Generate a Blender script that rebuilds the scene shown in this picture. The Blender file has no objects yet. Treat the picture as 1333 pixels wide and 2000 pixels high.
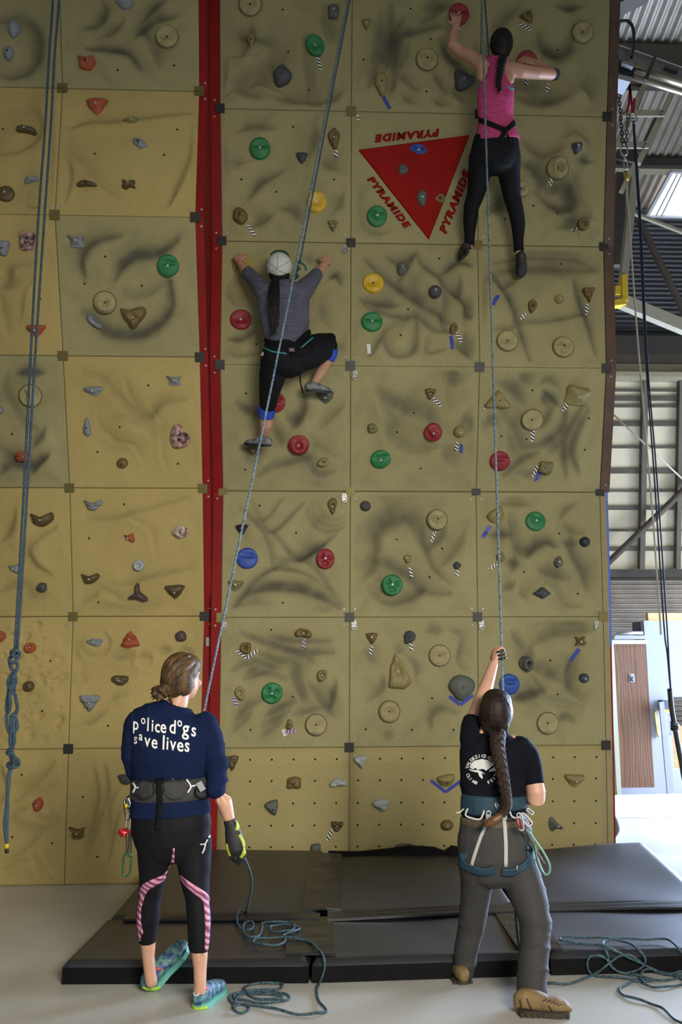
import bpy, bmesh, math, random
import numpy as np
from mathutils import Vector, Matrix, Quaternion
from mathutils.bvhtree import BVHTree

SC = bpy.context.scene
COL = SC.collection
# ---------------------------------------------------------------- camera
F, PITCH, YAW, ROLL, EYE = 1779.2, 0.1662, 0.0439, 0.0047, 1.6183   # focal length in px of a 1333 px wide frame
_cp, _sp, _cy, _sy, _cr, _sr = math.cos(PITCH), math.sin(PITCH), math.cos(YAW), math.sin(YAW), math.cos(ROLL), math.sin(ROLL)
_r = Vector((_cy, -_sy, 0)); _h = Vector((_sy, _cy, 0))
FWD = _h * _cp + Vector((0, 0, _sp)); _u = -_h * _sp + Vector((0, 0, _cp))
RIGHT = _r * _cr - _u * _sr; UP = _r * _sr + _u * _cr
CAMPOS = Vector((0, 0, EYE))
cam = bpy.data.cameras.new('camera'); cam.sensor_fit = 'HORIZONTAL'; cam.sensor_width = 36; cam.lens = F * 36 / 1333
cam.clip_start = 0.05; cam.clip_end = 200
camo = bpy.data.objects.new('camera', cam); COL.objects.link(camo)
camo.matrix_world = Matrix(((RIGHT.x, UP.x, -FWD.x, 0), (RIGHT.y, UP.y, -FWD.y, 0), (RIGHT.z, UP.z, -FWD.z, EYE), (0, 0, 0, 1)))
SC.camera = camo
# ---------------------------------------------------------------- world, lights, exposure
SC.view_settings.view_transform = 'Standard'; SC.view_settings.look = 'None'
SC.view_settings.gamma = 1; SC.view_settings.use_curve_mapping = False
SC.view_settings.exposure = 0.08
W = bpy.data.worlds.new('overcast_sky'); SC.world = W; W.use_nodes = True
W.node_tree.nodes['Background'].inputs[0].default_value = (0.88, 0.94, 1.0, 1)
W.node_tree.nodes['Background'].inputs[1].default_value = 0.85
def area(name, loc, aim, sx, sy, power, col, spread=180):
    l = bpy.data.lights.new(name, 'AREA'); l.shape = 'RECTANGLE'; l.size = sx; l.size_y = sy; l.energy = power; l.color = col
    l.spread = math.radians(spread)
    o = bpy.data.objects.new(name, l); COL.objects.link(o); o.location = loc
    o.rotation_euler = (Vector(aim) - Vector(loc)).to_track_quat('-Z', 'Y').to_euler(); return o
area('open_door_daylight', (7.4, 10.4, 1.9), (1.4, 5.6, 0.3), 4.4, 3.4, 2700, (0.50, 0.66, 1.0))
area('yard_door_daylight', (9.0, 10.6, 2.6), (3.0, 10.4, 0.8), 2.4, 4.0, 330, (0.86, 0.93, 1.0))
area('added_wall_fill', (1.8, -1.2, 3.0), (-0.7, 7.0, 0.3), 2.2, 1.2, 150, (1.0, 0.95, 0.88), 95)  # unseen fill light, added to brighten the lower climbing wall

# ---------------------------------------------------------------- geometry helpers
def ray(px, py):
    return FWD + RIGHT * ((px - 666.5) / F) + UP * ((1000 - py) / F)
def at_y(px, py, Y):
    d = ray(px, py); return CAMPOS + d * (Y / d.y)
def on_z(px, py, z=0.0):
    d = ray(px, py); return CAMPOS + d * ((z - EYE) / d.z)
def pxm(P):                                    # px per metre at point P
    return F / max(0.1, (Vector(P) - CAMPOS).dot(FWD))
def project(A):
    A = np.asarray(A, float) - np.array(CAMPOS)
    zc = A @ np.array(FWD); return 666.5 + F * (A @ np.array(RIGHT)) / zc, 1000 - F * (A @ np.array(UP)) / zc
def hexc(h):
    h = h.lstrip('#'); c = [int(h[i:i + 2], 16) / 255 for i in (0, 2, 4)]
    return tuple(x / 12.92 if x <= 0.04045 else ((x + 0.055) / 1.055) ** 2.4 for x in c)

def obj(name, me, m=None, parent=None, smooth=False, **props):
    o = bpy.data.objects.new(name, me); COL.objects.link(o)
    if m is not None:
        if not len(me.materials): me.materials.append(m)
    if parent is not None: o.parent = parent
    if smooth:
        me.polygons.foreach_set('use_smooth', [True] * len(me.polygons))
    for k, v in props.items(): o[k] = v
    return o
def mesh(name, vs, fs):
    me = bpy.data.meshes.new(name); me.from_pydata([tuple(v) for v in vs], [], fs); me.update(); return me
def thing(name, label, cat, loc=(0, 0, 0), group=None):
    o = bpy.data.objects.new(name, None); COL.objects.link(o); o.location = loc; o.empty_display_size = 0.1
    o['label'] = label; o['category'] = cat
    if group: o['group'] = group
    return o
def tag(o, label, cat, group=None):
    o['label'] = label; o['category'] = cat
    if group: o['group'] = group
    return o
def keep(child, parent):                        # parent without moving (parent is an Empty with a pure translation)
    child.parent = parent; child.matrix_parent_inverse = Matrix.Translation(-Vector(parent.location)); return child

class MB:
    """collects simple solids into one mesh"""
    def __init__(s): s.v = []; s.f = []
    def add(s, vs, fs):
        k = len(s.v); s.v += [Vector(v) for v in vs]; s.f += [tuple(i + k for i in f) for f in fs]; return s
    def box(s, x0, x1, y0, y1, z0, z1):
        return s.add([(x, y, z) for z in (z0, z1) for y in (y0, y1) for x in (x0, x1)],
                     [(0, 2, 3, 1), (4, 5, 7, 6), (0, 1, 5, 4), (2, 6, 7, 3), (0, 4, 6, 2), (1, 3, 7, 5)])
    def bar(s, a, b, w, t, up=(0, 0, 1)):        # rectangular bar from a to b; w across, t along 'up'
        a, b = Vector(a), Vector(b); d = (b - a).normalized(); upv = Vector(up)
        sd = d.cross(upv)
        if sd.length < 1e-4: sd = d.cross(Vector((0, 1, 0)))
        sd.normalize(); u = sd.cross(d).normalized()
        vs = [p + sd * (i * w / 2) + u * (j * t / 2) for p in (a, b) for j in (-1, 1) for i in (-1, 1)]
        return s.add(vs, [(0, 1, 3, 2), (4, 6, 7, 5), (0, 4, 5, 1), (2, 3, 7, 6), (0, 2, 6, 4), (1, 5, 7, 3)])
    def tube(s, pts, r, n=8, closed=False, cap=True):
        pts = [Vector(p) for p in pts]; N = len(pts); rr = r if isinstance(r, (list, tuple)) else [r] * N
        tang = []
        for i in range(N):
            a = pts[(i - 1) % N] if (closed or i > 0) else pts[i]; b = pts[(i + 1) % N] if (closed or i < N - 1) else pts[i]
            t = (b - a); tang.append(t.normalized() if t.length > 1e-9 else Vector((0, 0, 1)))
        ref = Vector((0, 0, 1)) if abs(tang[0].z) < 0.9 else Vector((1, 0, 0))
        nrm = tang[0].cross(ref).normalized(); vs = []
        for i in range(N):
            nrm = (nrm - tang[i] * nrm.dot(tang[i]))
            if nrm.length < 1e-6: nrm = tang[i].orthogonal()
            nrm.normalize(); bn = tang[i].cross(nrm)
            for k in range(n):
                a = 2 * math.pi * k / n; vs.append(pts[i] + (nrm * math.cos(a) + bn * math.sin(a)) * rr[i])
        fs = []
        for i in range(N if closed else N - 1):
            j = (i + 1) % N
            for k in range(n):
                fs.append((i * n + k, i * n + (k + 1) % n, j * n + (k + 1) % n, j * n + k))
        if cap and not closed:
            fs.append(tuple(range(n))[::-1]); fs.append(tuple((N - 1) * n + k for k in range(n)))
        return s.add(vs, fs)
    def prism(s, pts, off):                      # polygon (3D points) extruded by off
        n = len(pts); off = Vector(off); vs = [Vector(p) for p in pts] + [Vector(p) + off for p in pts]
        return s.add(vs, [tuple(range(n))[::-1], tuple(range(n, 2 * n))] + [(i, (i + 1) % n, n + (i + 1) % n, n + i) for i in range(n)])
    def ell(s, c, rx, ry, rz, M=None, nu=16, nv=10):
        vs = []; c = Vector(c)
        for j in range(nv + 1):
            th = math.pi * j / nv
            for i in range(nu):
                a = 2 * math.pi * i / nu
                p = Vector((rx * math.sin(th) * math.cos(a), ry * math.sin(th) * math.sin(a), rz * math.cos(th)))
                vs.append(c + (M @ p if M is not None else p))
        fs = []
        for j in range(nv):
            for i in range(nu):
                q = (j * nu + i, (j + 1) * nu + i, (j + 1) * nu + (i + 1) % nu, j * nu + (i + 1) % nu)
                fs.append(q)
        return s.add(vs, fs)
    def mesh(s, name='m'): 
        me = mesh(name, s.v, s.f); bm = bmesh.new(); bm.from_mesh(me)
        bmesh.ops.remove_doubles(bm, verts=bm.verts, dist=1e-6); bmesh.ops.recalc_face_normals(bm, faces=bm.faces); bm.to_mesh(me); bm.free(); return me
    def build(s, name, m, parent=None, smooth=False, bevel=0.0):
        me = s.mesh(name)
        if bevel:
            bm = bmesh.new(); bm.from_mesh(me)
            bmesh.ops.bevel(bm, geom=list(bm.edges), offset=bevel, segments=2, affect='EDGES', profile=0.6); bm.to_mesh(me); bm.free()
        return obj(name, me, m, parent, smooth)

def spline(pts, n=8, closed=False):
    pts = [Vector(p) for p in pts]; N = len(pts); out = []
    for i in range(N if closed else N - 1):
        p1, p2 = pts[i], pts[(i + 1) % N]
        p0 = pts[(i - 1) % N] if (closed or i > 0) else p1 * 2 - p2
        p3 = pts[(i + 2) % N] if (closed or i + 2 < N) else p2 * 2 - p1
        for k in range(n):
            t = k / n
            out.append(0.5 * ((2 * p1) + (p2 - p0) * t + (2 * p0 - 5 * p1 + 4 * p2 - p3) * t * t + (3 * p1 - p0 - 3 * p2 + p3) * t ** 3))
    if not closed: out.append(pts[-1])
    return out

# ---------------------------------------------------------------- materials
_M = {}
def mat(name, col, rough=0.6, metal=0.0, var=0.0, scale=8.0, bump=0.0, bscale=60.0, col2=None, spec=0.5, coords='Object', stretch=None, emit=None, trans=0.0, detail=4.0, sheen=0.0):
    if name in _M: return _M[name]
    m = bpy.data.materials.new(name); m.use_nodes = True; nt = m.node_tree; b = nt.nodes['Principled BSDF']
    c = hexc(col) if isinstance(col, str) else col
    b.inputs['Base Color'].default_value = (*c, 1); b.inputs['Roughness'].default_value = rough; b.inputs['Metallic'].default_value = metal
    b.inputs['Specular IOR Level'].default_value = spec
    if sheen: b.inputs['Sheen Weight'].default_value = sheen
    tc = nt.nodes.new('ShaderNodeTexCoord'); src = tc.outputs[coords]
    if stretch:
        mp = nt.nodes.new('ShaderNodeMapping'); mp.inputs['Scale'].default_value = stretch; nt.links.new(src, mp.inputs['Vector']); src = mp.outputs[0]
    if var or col2:
        n = nt.nodes.new('ShaderNodeTexNoise'); n.inputs['Scale'].default_value = scale; n.inputs['Detail'].default_value = detail
        nt.links.new(src, n.inputs['Vector'])
        cr = nt.nodes.new('ShaderNodeValToRGB'); cr.color_ramp.elements[0].position = 0.35; cr.color_ramp.elements[1].position = 0.65
        c2 = (hexc(col2) if isinstance(col2, str) else col2) if col2 else tuple(max(0, x * (1 - var)) for x in c)
        c1 = c if col2 else tuple(min(1, x * (1 + var)) for x in c)
        cr.color_ramp.elements[0].color = (*c2, 1); cr.color_ramp.elements[1].color = (*c1, 1)
        nt.links.new(n.outputs['Fac'], cr.inputs[0]); nt.links.new(cr.outputs[0], b.inputs['Base Color'])
    if bump:
        n2 = nt.nodes.new('ShaderNodeTexNoise'); n2.inputs['Scale'].default_value = bscale; n2.inputs['Detail'].default_value = 3
        nt.links.new(src, n2.inputs['Vector'])
        bp = nt.nodes.new('ShaderNodeBump'); bp.inputs['Strength'].default_value = bump; bp.inputs['Distance'].default_value = 0.01
        nt.links.new(n2.outputs['Fac'], bp.inputs['Height']); nt.links.new(bp.outputs[0], b.inputs['Normal'])
    if emit:
        b.inputs['Emission Color'].default_value = (*(hexc(emit[0]) if isinstance(emit[0], str) else emit[0]), 1); b.inputs['Emission Strength'].default_value = emit[1]
    if trans: b.inputs['Transmission Weight'].default_value = trans
    _M[name] = m; return m
def wave_mat(name, c1, c2, scale, rough=0.6, stretch=(1, 1, 1), dist=0.0, rot=(0, 0, 0), coords='Object', sharp=True, wtype='BANDS', dirn='X'):
    if name in _M: return _M[name]
    m = bpy.data.materials.new(name); m.use_nodes = True; nt = m.node_tree; b = nt.nodes['Principled BSDF']
    b.inputs['Roughness'].default_value = rough
    tc = nt.nodes.new('ShaderNodeTexCoord'); mp = nt.nodes.new('ShaderNodeMapping'); mp.inputs['Scale'].default_value = stretch; mp.inputs['Rotation'].default_value = rot
    nt.links.new(tc.outputs[coords], mp.inputs['Vector'])
    w = nt.nodes.new('ShaderNodeTexWave'); w.wave_type = wtype; w.bands_direction = dirn; w.inputs['Scale'].default_value = scale; w.inputs['Distortion'].default_value = dist
    nt.links.new(mp.outputs[0], w.inputs['Vector'])
    cr = nt.nodes.new('ShaderNodeValToRGB'); e = cr.color_ramp.elements
    e[0].color = (*hexc(c1), 1); e[1].color = (*hexc(c2), 1)
    if sharp: e[0].position = 0.47; e[1].position = 0.53
    nt.links.new(w.outputs['Fac'], cr.inputs[0]); nt.links.new(cr.outputs[0], b.inputs['Base Color'])
    _M[name] = m; return m
# ================================================================ the hall
m_floor = mat('polished_concrete', '#b0ada3', 0.34, var=0.10, scale=1.6, bump=0.05, bscale=14, detail=8)
m_cream = mat('cream_painted_steel', '#a09880', 0.55, var=0.06, scale=5)
m_dark = mat('dark_steel', '#3a3731', 0.6, var=0.1, scale=4)
m_brownsteel = mat('primer_brown_steel', '#4c443a', 0.6, var=0.1, scale=4)
m_galv = mat('galvanised_sheet', '#9a9185', 0.45, 0.35, var=0.12, scale=3)
m_galvdark = mat('dull_grey_sheet', '#48484c', 0.5, 0.3, var=0.12, scale=3)
m_white = mat('white_wall_paint', '#87878c', 0.7, var=0.02)
m_black = mat('black_rubber', '#141414', 0.5)
m_chrome = mat('bright_steel', '#b0b0b0', 0.4, 0.85)
m_darkmetal = mat('dark_chain_steel', '#3b3a38', 0.4, 0.7)
m_hole = mat('dark_hole', '#0b0a09', 0.9)

fl = MB().box(-8, 13, -7, 15, -0.2, 0).build('floor', m_floor); fl['kind'] = 'structure'
crack = MB().box(2.2, 8, 9.93, 9.945, -0.01, 0.001).build('floor_joint', m_dark, fl)
lw = MB().box(-8.2, -8.0, -7, 15, 0, 9).build('wall_left', mat('hall_wall', '#8b8677', 0.8, var=0.05)); lw['kind'] = 'structure'

wf = MB().box(-8.2, 13, -7.2, -7.0, 2.9, 14).build('added_header_front', mat('hall_wall', '#8b8677', 0.8, var=0.05)); wf['kind'] = 'structure'  # unseen header, added to keep sky light off the upper climbing wall
wrt = MB().box(13, 13.2, -7, 15, 2.9, 14).build('added_header_right', mat('hall_wall', '#8b8677', 0.8, var=0.05)); wrt['kind'] = 'structure'  # unseen too, added so side light only enters low
def corrugated(name, p0, du, dv, nu_len, nv_len, pitch, amp, m, parent=None, seg=6):
    """p0 corner, du = unit vector along ribs, dv = unit vector across ribs; waves across dv"""
    p0, du, dv = Vector(p0), Vector(du).normalized(), Vector(dv).normalized(); nn = du.cross(dv).normalized()
    n = int(nv_len / pitch * seg); vs = []; fs = []
    for i in range(n + 1):
        t = i * pitch / seg; h = amp * math.sin(2 * math.pi * i / seg + 0.4)
        vs += [p0 + dv * t + nn * h, p0 + dv * t + nn * h + du * nu_len]
    for i in range(n): fs.append((2 * i, 2 * i + 2, 2 * i + 3, 2 * i + 1))
    o = obj(name, mesh(name, vs, fs), m, parent, smooth=True); o['kind'] = 'structure' if parent is None else o.get('kind', 'part')
    if parent is not None: del o['kind']
    return o
YB = 13.6
zA = at_y(1260, 1120, YB).z; zB = at_y(1260, 700, 12.7).z; zC = at_y(1260, 415, 12.7).z
corrugated('wall_back', (-8, YB, 0), (1, 0, 0), (0, 0, 1), 18, zA, 0.071, 0.024, m_galv)
corrugated('wall_back_upper', (-8, 12.75, zB), (1, 0, 0), (0, 0, 1), 18, zC - zB + 0.5, 0.074, 0.024, m_galvdark)
# sloping roof of corrugated sheet, ribs run away from the camera and fall at 16 degrees
rs = Vector((0, -1, 0.29)).normalized()
roof0 = Vector((1.2, 12.9, zC + 0.05))
corrugated('ceiling', roof0 + Vector((9.5, 0, 0)), rs, (-1, 0, 0), 19.5, 20, 0.115, 0.022, m_galv)
def roof_z(y): return roof0.z + (12.9 - y) * 0.29
def on_roof(px, py, below=0.0):
    d = ray(px, py); n = Vector((0, 0.29, 1)).normalized(); q = roof0 - Vector((0, 0, below))
    return CAMPOS + d * ((q - CAMPOS).dot(n) / d.dot(n))
# purlins under the roof
k = 0
for (py, hh, dp, mm, x0) in ((92, 0.30, 0.5, m_brownsteel, 2.6), (312, 0.12, 0.14, m_dark, 3.3), (322, 0.10, 0.16, m_cream, 3.3)):
    P = on_roof(1290, py, 0.05); k += 1
    o = MB().box(x0, 8.5, P.y - 0.06, P.y + dp - 0.06, P.z - hh, P.z + 0.0).build('trim_%d' % k, mm); o['kind'] = 'structure'
# translucent skylight sheet set in the roof
sk = thing('skylight', 'glowing white translucent skylight sheet in the corrugated roof', 'skylight')
c = [on_roof(px, py, 0.16) for px, py in ((1265, 421), (1313, 334), (1420, 337), (1400, 427))]
m_sky = mat('skylight_sheet', '#ffffff', 0.5, emit=('#eef2ff', 1.6))
MB().prism(c, (0, 0, 0.03)).build('sheet', m_sky, sk)
fr = MB()
for a, b in ((0, 1), (1, 2), (2, 3), (3, 0)): fr.bar(c[a], c[b], 0.05, 0.05)
fr.build('frame', mat('skylight_frame', '#c9cbd0', 0.4), sk)
for t in (0.12, 0.2):
    MB().bar(c[0].lerp(c[3], t) - Vector((0, 0, .01)), c[1].lerp(c[2], t) - Vector((0, 0, .01)), 0.018, 0.012).build('rib', mat('skylight_rib', '#8d9094', 0.5), sk)

# folding hangar door of pale insulated panels in a steel grid, leaning in at the top
hd = thing('hangar_door', 'tall hangar door of pale panels in a dark steel grid behind the tower', 'door')
def hdp(px, py):                               # point on the leaning door plane
    t = (1115 - py) / 380.0; return at_y(px, py, 13.45 - 0.7 * max(-0.1, min(1.1, t)))
m_ins = mat('pale_insulation_board', '#d0c8ae', 0.7, var=0.06, scale=2.5)
m_girt = mat('grey_girt', '#5b564d', 0.6, var=0.08, scale=4)
rows = [(736, 762), (765, 778), (781, 792), (796, 826), (830, 872), (876, 918), (922, 957), (961, 990), (995, 1034), (1038, 1070), (1075, 1112)]
colsx = [(1150, 1251), (1258, 1321), (1327, 1420)]
def skew(px, py): return px + (925 - py) * 7 / 370.0
for (a, b) in rows:
    for (x0, x1) in colsx:
        q = [hdp(skew(x0, a), a), hdp(skew(x1, a), a), hdp(skew(x1, b), b), hdp(skew(x0, b), b)]
        MB().prism(q, (0, 0.05, 0)).build('panel', m_ins, hd)
for y0, w in ((763, 3), (779, 8), (794, 4), (828, 9), (874, 4), (920, 10), (959, 4), (992, 8), (1036, 4), (1072, 8)):
    MB().bar(hdp(1150, y0), hdp(1420, y0), 0.09, w / 132.0).build('girt', m_girt, hd)
for x0, w in ((1254, 10), (1324, 9)):
    MB().bar(hdp(skew(x0, 736), 736) - Vector((0, .05, 0)), hdp(skew(x0, 1112), 1112) - Vector((0, .05, 0)), w / 132.0, 0.12, up=(0, 1, 0)).build('upright', m_girt, hd)
pz = [hdp(1140, 1139) - Vector((0, .25, 0)), hdp(1345, 942) - Vector((0, .25, 0))]
tag(MB().tube([pz[0], pz[1]], 0.05, 10).build('brace_pipe', m_brownsteel, None, True), 'long grey diagonal brace pipe across the hangar door', 'pipe')
pz = [at_y(1150, 764, 12.2), at_y(1345, 946, 12.2)]
tag(MB().tube([pz[0], pz[1]], 0.012, 6).build('brace_cable', mat('pale_wire', '#a59b83', 0.5), None, True), 'thin pale brace cable slanting across the hangar door', 'cable')
for i, (a, b, mm, Y, dp) in enumerate(((1112, 1127, m_dark, 13.35, .25), (655, 692, m_dark, 12.6, .3), (692, 708, m_brownsteel, 12.6, .2), (708, 726, m_cream, 12.66, .2), (726, 735, m_cream, 12.5, .35))):
    z0, z1 = at_y(1260, b, Y).z, at_y(1260, a, Y).z
    o = MB().box(1.8, 9, Y, Y + dp, z0, z1).build('trim_%d' % (i + 4), mm); o['kind'] = 'structure'

# white office box with a narrow wood-grain door
YO = 11.7
def oy(px, py, d=0.0): return at_y(px, py, YO + d)
zt = oy(1300, 1212).z; ob = thing('office_wall', 'blank white partition wall beside the brown wood-grain door', 'wall')
def wallbox(x0, x1, z0, z1): MB().box(x0, x1, YO, YO + 0.12, z0, z1).build('wall_panel', m_white, ob)
xa, xb, xc = oy(1269.5, 1400).x, oy(1313, 1430).x, 8.5
zo1, zo0 = oy(1320, 1361).z, oy(1320, 1503).z
wallbox(xa, xb, 0, zt); wallbox(xb, xc, zo1, zt); wallbox(xb, xc, 0, zo0)
MB().box(xa + 0.08, xc, YO + 0.05, YO + 0.14, zt, zt + 0.1).build('top_board', mat('plywood_edge', '#c99b5a', 0.6, var=0.15, scale=6), ob)
ob.location = (0, 0, 0)
bx = MB().box(oy(1258, 1230).x, oy(1268, 1230).x, YO + 0.15, YO + 0.4, oy(1260, 1250).z, oy(1260, 1213).z).build('vent_box', m_galvdark)
tag(bx, 'small dark grey box on end at the corner above the wood door', 'box')
# door
x0, x1 = oy(1205, 1400).x, oy(1270, 1400).x; z0, z1 = oy(1240, 1538).z, oy(1240, 1258).z
m_wood = wave_mat('wood_grain_door', '#4d3019', '#6d4727', 1.7, 0.5, (5.0, 1, 0.5), 12.0, sharp=False)
dr = thing('door_1', 'narrow brown wood-grain door in a cream frame', 'door', (0, 0, 0)); dr['kind'] = 'structure'
del dr['category']
MB().box(x0, x1, YO - 0.02, YO + 0.02, z0, z1).build('door_leaf', m_wood, dr)
m_jamb = mat('cream_door_frame', '#a8a48c', 0.5)
MB().box(x0 - 0.06, x0, YO - 0.04, YO + 0.1, 0, z1 + 0.05).build('door_jamb', m_jamb, dr)
MB().box(x0, x1 + 0.01, YO - 0.04, YO + 0.1, z1, z1 + 0.05).build('door_head', m_jamb, dr)
MB().box(x0, x1 + 0.01, YO - 0.03, YO + 0.1, 0, z0).build('door_sill', m_white, dr)
MB().box(x0 - 0.8, x0 - 0.06, YO, YO + 0.1, 0, z1 + 0.3).build('side_wall', m_jamb, dr)
s0 = oy(1229, 1332).x; s1 = oy(1239.5, 1332).x; zs1, zs0 = oy(1234, 1316).z, oy(1234, 1332.5).z
sg = thing('door_sign', 'small white square sign with a black climber silhouette on the wood door', 'sign', (0, 0, 0))
MB().box(s0, s1, YO - 0.027, YO - 0.0205, zs0, zs1).build('plate', m_white, sg)
sp = [(0.15, 0.1), (0.8, 0.1), (0.62, 0.3), (0.55, 0.42), (0.72, 0.5), (0.7, 0.68), (0.58, 0.66), (0.5, 0.45), (0.36, 0.6), (0.25, 0.9), (0.15, 0.92)]
MB().prism([(s0 + (s1 - s0) * a, YO - 0.0275, zs0 + (zs1 - zs0) * b) for a, b in sp], (0, -0.003, 0)).build('silhouette', m_black, sg)
lf = thing('strip_light', 'silver strip light fixture on top of the wood door frame', 'lamp', (0, 0, 0))
a, b = oy(1199, 1250), oy(1264, 1250); zl0, zl1 = z1 + 0.06, z1 + 0.15
MB().prism([(a.x, YO - .02, zl0), (b.x, YO - .02, zl0), (b.x - .02, YO - .02, zl0 + .05), (a.x + .02, YO - .02, zl0 + .05)], (0, .1, 0)).build('housing', m_chrome, lf)
MB().tube([(a.x + .03, YO, zl1 - .01), (b.x - .05, YO, zl1 - .01)], 0.022, 8).build('tube', m_chrome, lf, True)
# what shows through the opening of the office wall
MB().box(xb - .3, xc, 12.9, 12.95, 0, oy(1320, 1430).z).build('tan_board', mat('tan_board', '#b08a56', 0.6, var=0.1), None)
tag(bpy.data.objects['tan_board'], 'tan wooden board seen low through the gap in the white wall', 'board')
rk = thing('wire_rack', 'white wire rack standing in the gap of the white wall', 'rack', (0, 0, 0))
for i in range(5): MB().tube([oy(1306 + i * 1.6, 1395, -.15), oy(1308 + i * 1.6, 1438, -.15)], 0.004, 5).build('wire', m_white, rk)
for yy in (1395, 1416, 1438): MB().tube([oy(1305, yy, -.15), oy(1316, yy, -.15)], 0.006, 5).build('rail', m_white, rk)
bd = MB().prism([oy(1287, 1372, -.2), oy(1296, 1370, -.2), oy(1316, 1545, -.32), oy(1303, 1550, -.32)], (0, -0.03, 0)).build('leaning_board', m_white)
tag(bd, 'narrow white board leaning on the white wall', 'board')
lb = MB().prism([oy(1277, 1392, -.005), oy(1281, 1386, -.005), oy(1286, 1440, -.005), (oy(1282, 1430, -.005))], (0, -0.04, 0)).build('wooden_hook', mat('yellow_wood', '#b59a55', 0.6, var=.2))
tag(lb, 'slim yellowish wooden piece hanging beside the wood door', 'board')
tb = thing('tool_box', 'small grey and yellow box on the white wall', 'box', (0, 0, 0))
q0, q1 = oy(1290, 1385, -.05), oy(1303, 1367, -.05)
MB().box(q0.x, q1.x, YO - .16, YO - .01, q0.z, q1.z).build('body', m_galvdark, tb); MB().box(q0.x, q1.x, YO - .165, YO - .01, q0.z - .03, q0.z).build('base', mat('safety_yellow', '#c9a62b', .5, var=.06), tb)

# ---------------------------------------------------------------- steel truss and bracket beside the tower
YT = 10.4
def T(px, py, d=0.0): return at_y(px, py, YT + d)
def member(name, pts, w, t, m, parent): 
    return MB().bar(pts[0], pts[1], w, t, up=(0, 1, 0)).build(name, m, parent)
tr = thing('roof_truss', 'cream steel lattice truss with bolted tie plates right of the tower', 'truss')
member('chord', (T(1192, 312), T(1272, 140)), 0.07, 0.07, m_cream, tr)
member('chord', (T(1247, 320), T(1330, 150)), 0.07, 0.07, m_cream, tr)
member('tie_plate', (T(1214, 221.5, -.1), T(1299, 221.5, -.1)), 0.085, 0.03, m_cream, tr)
member('tie_plate', (T(1196, 283.5, -.1), T(1267, 283.5, -.1)), 0.085, 0.03, m_cream, tr)
for px, py in ((1219, 222), (1294, 219), (1290, 225), (1261, 282), (1257, 289)):
    P = T(px, py, -.12); MB().tube([P, P + Vector((0, -.02, 0))], 0.012, 8).build('bolt', m_dark, tr)
member('web', (T(1264, 160, .15), T(1236, 230, .15)), 0.05, 0.05, m_brownsteel, tr)
member('web', (T(1285, 225, .15), T(1250, 300, .15)), 0.05, 0.05, m_brownsteel, tr)
member('knee_brace', (T(1214, 376, -.05), T(1240, 322, -.05)), 0.055, 0.06, m_cream, tr)
member('gusset', (T(1200, 296, .08), T(1245, 305, .08)), 0.2, 0.04, m_brownsteel, tr)
hc = thing('steel_column', 'cream and yellow steel column and rafter right of the tower', 'column')
m_ltan = mat('tan_steel', '#8f8873', 0.55, var=.08, scale=4)
member('shaft', (T(1240, 335), T(1218, 545)), 0.085, 0.12, m_ltan, hc)
member('shaft_side', (T(1212, 340, .15), T(1208, 520, .15)), 0.12, 0.1, m_brownsteel, hc)
m_yel = mat('safety_yellow', '#c9a62b', .5, var=.06)
member('yellow_foot', (T(1218, 540, -.02), T(1219, 590, -.02)), 0.07, 0.13, m_yel, hc)
member('yellow_bracket', (T(1194, 595, -.04), T(1220, 592, -.04)), 0.075, 0.12, m_yel, hc)
member('rafter', (T(1212, 588), T(1400, 665)), 0.15, 0.12, m_cream, hc)
member('junction_box', (T(1206, 560, -.08), T(1206, 577, -.08)), 0.06, 0.08, m_yel, hc)
st = member('strut', (T(1246, 425, .9), T(1345, 625, .9)), 0.07, 0.07, m_brownsteel, None); tag(st, 'dark brown diagonal strut in front of the dark ribbed wall', 'strut')
st = member('thin_rail', (T(1219, 409, .5), T(1340, 456, .5)), 0.035, 0.05, m_cream, None); tag(st, 'thin cream rail slanting below the skylight', 'rail')
st = MB().bar(on_roof(1190, 22, .35), on_roof(1262, -14, .35), 0.22, 0.1).build('rafter_beam', m_brownsteel); tag(st, 'dark brown rafter beam at the top beside the tower', 'beam')

# tube heater
YH = 8.0
def Hh(px, py, d=0.0): return at_y(px, py, YH + d)
ht = thing('tube_heater', 'long silver tube heater with reflector hung under the roof', 'heater')
m_refl = mat('bright_reflector', '#8f8f90', 0.3, 0.75, var=.08, scale=6)
MB().prism([Hh(1180, 76), Hh(1345, 134), Hh(1345, 162), Hh(1180, 105)], (0, 0.03, 0)).build('reflector', m_refl, ht)
MB().tube([Hh(1180, 78, -.02), Hh(1345, 136, -.02)], 0.008, 6).build('reflector_lip', m_chrome, ht)
MB().prism([Hh(1180, 105, .02), Hh(1345, 160, .02), Hh(1345, 168, -.1), Hh(1180, 112, -.1)], (0, 0.02, 0)).build('reflector_fold', m_galvdark, ht)
MB().tube([Hh(1238, 129, -.12), Hh(1345, 167, -.12)], 0.042, 12).build('heating_tube', mat('warm_steel_tube', '#857c68', .3, .7), ht, True)
MB().tube([Hh(1180, 132, -.2), Hh(1345, 184, -.2)], 0.033, 12).build('heating_tube', mat('warm_steel_tube', '#857c68', .3, .7), ht, True)
MB().prism([Hh(1180, 112, -.24), Hh(1242, 132, -.24), Hh(1238, 152, -.24), Hh(1180, 136, -.24)], (0, 0.18, 0)).build('burner_box', mat('navy_black_box', '#15181d', .4), ht)
MB().prism([Hh(1180, 137, -.245), Hh(1236, 151, -.245), Hh(1232, 160, -.245), Hh(1180, 146, -.245)], (0, 0.2, 0)).build('burner_plate', mat('pale_grey_plate', '#9a9ba0', .5), ht)
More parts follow.
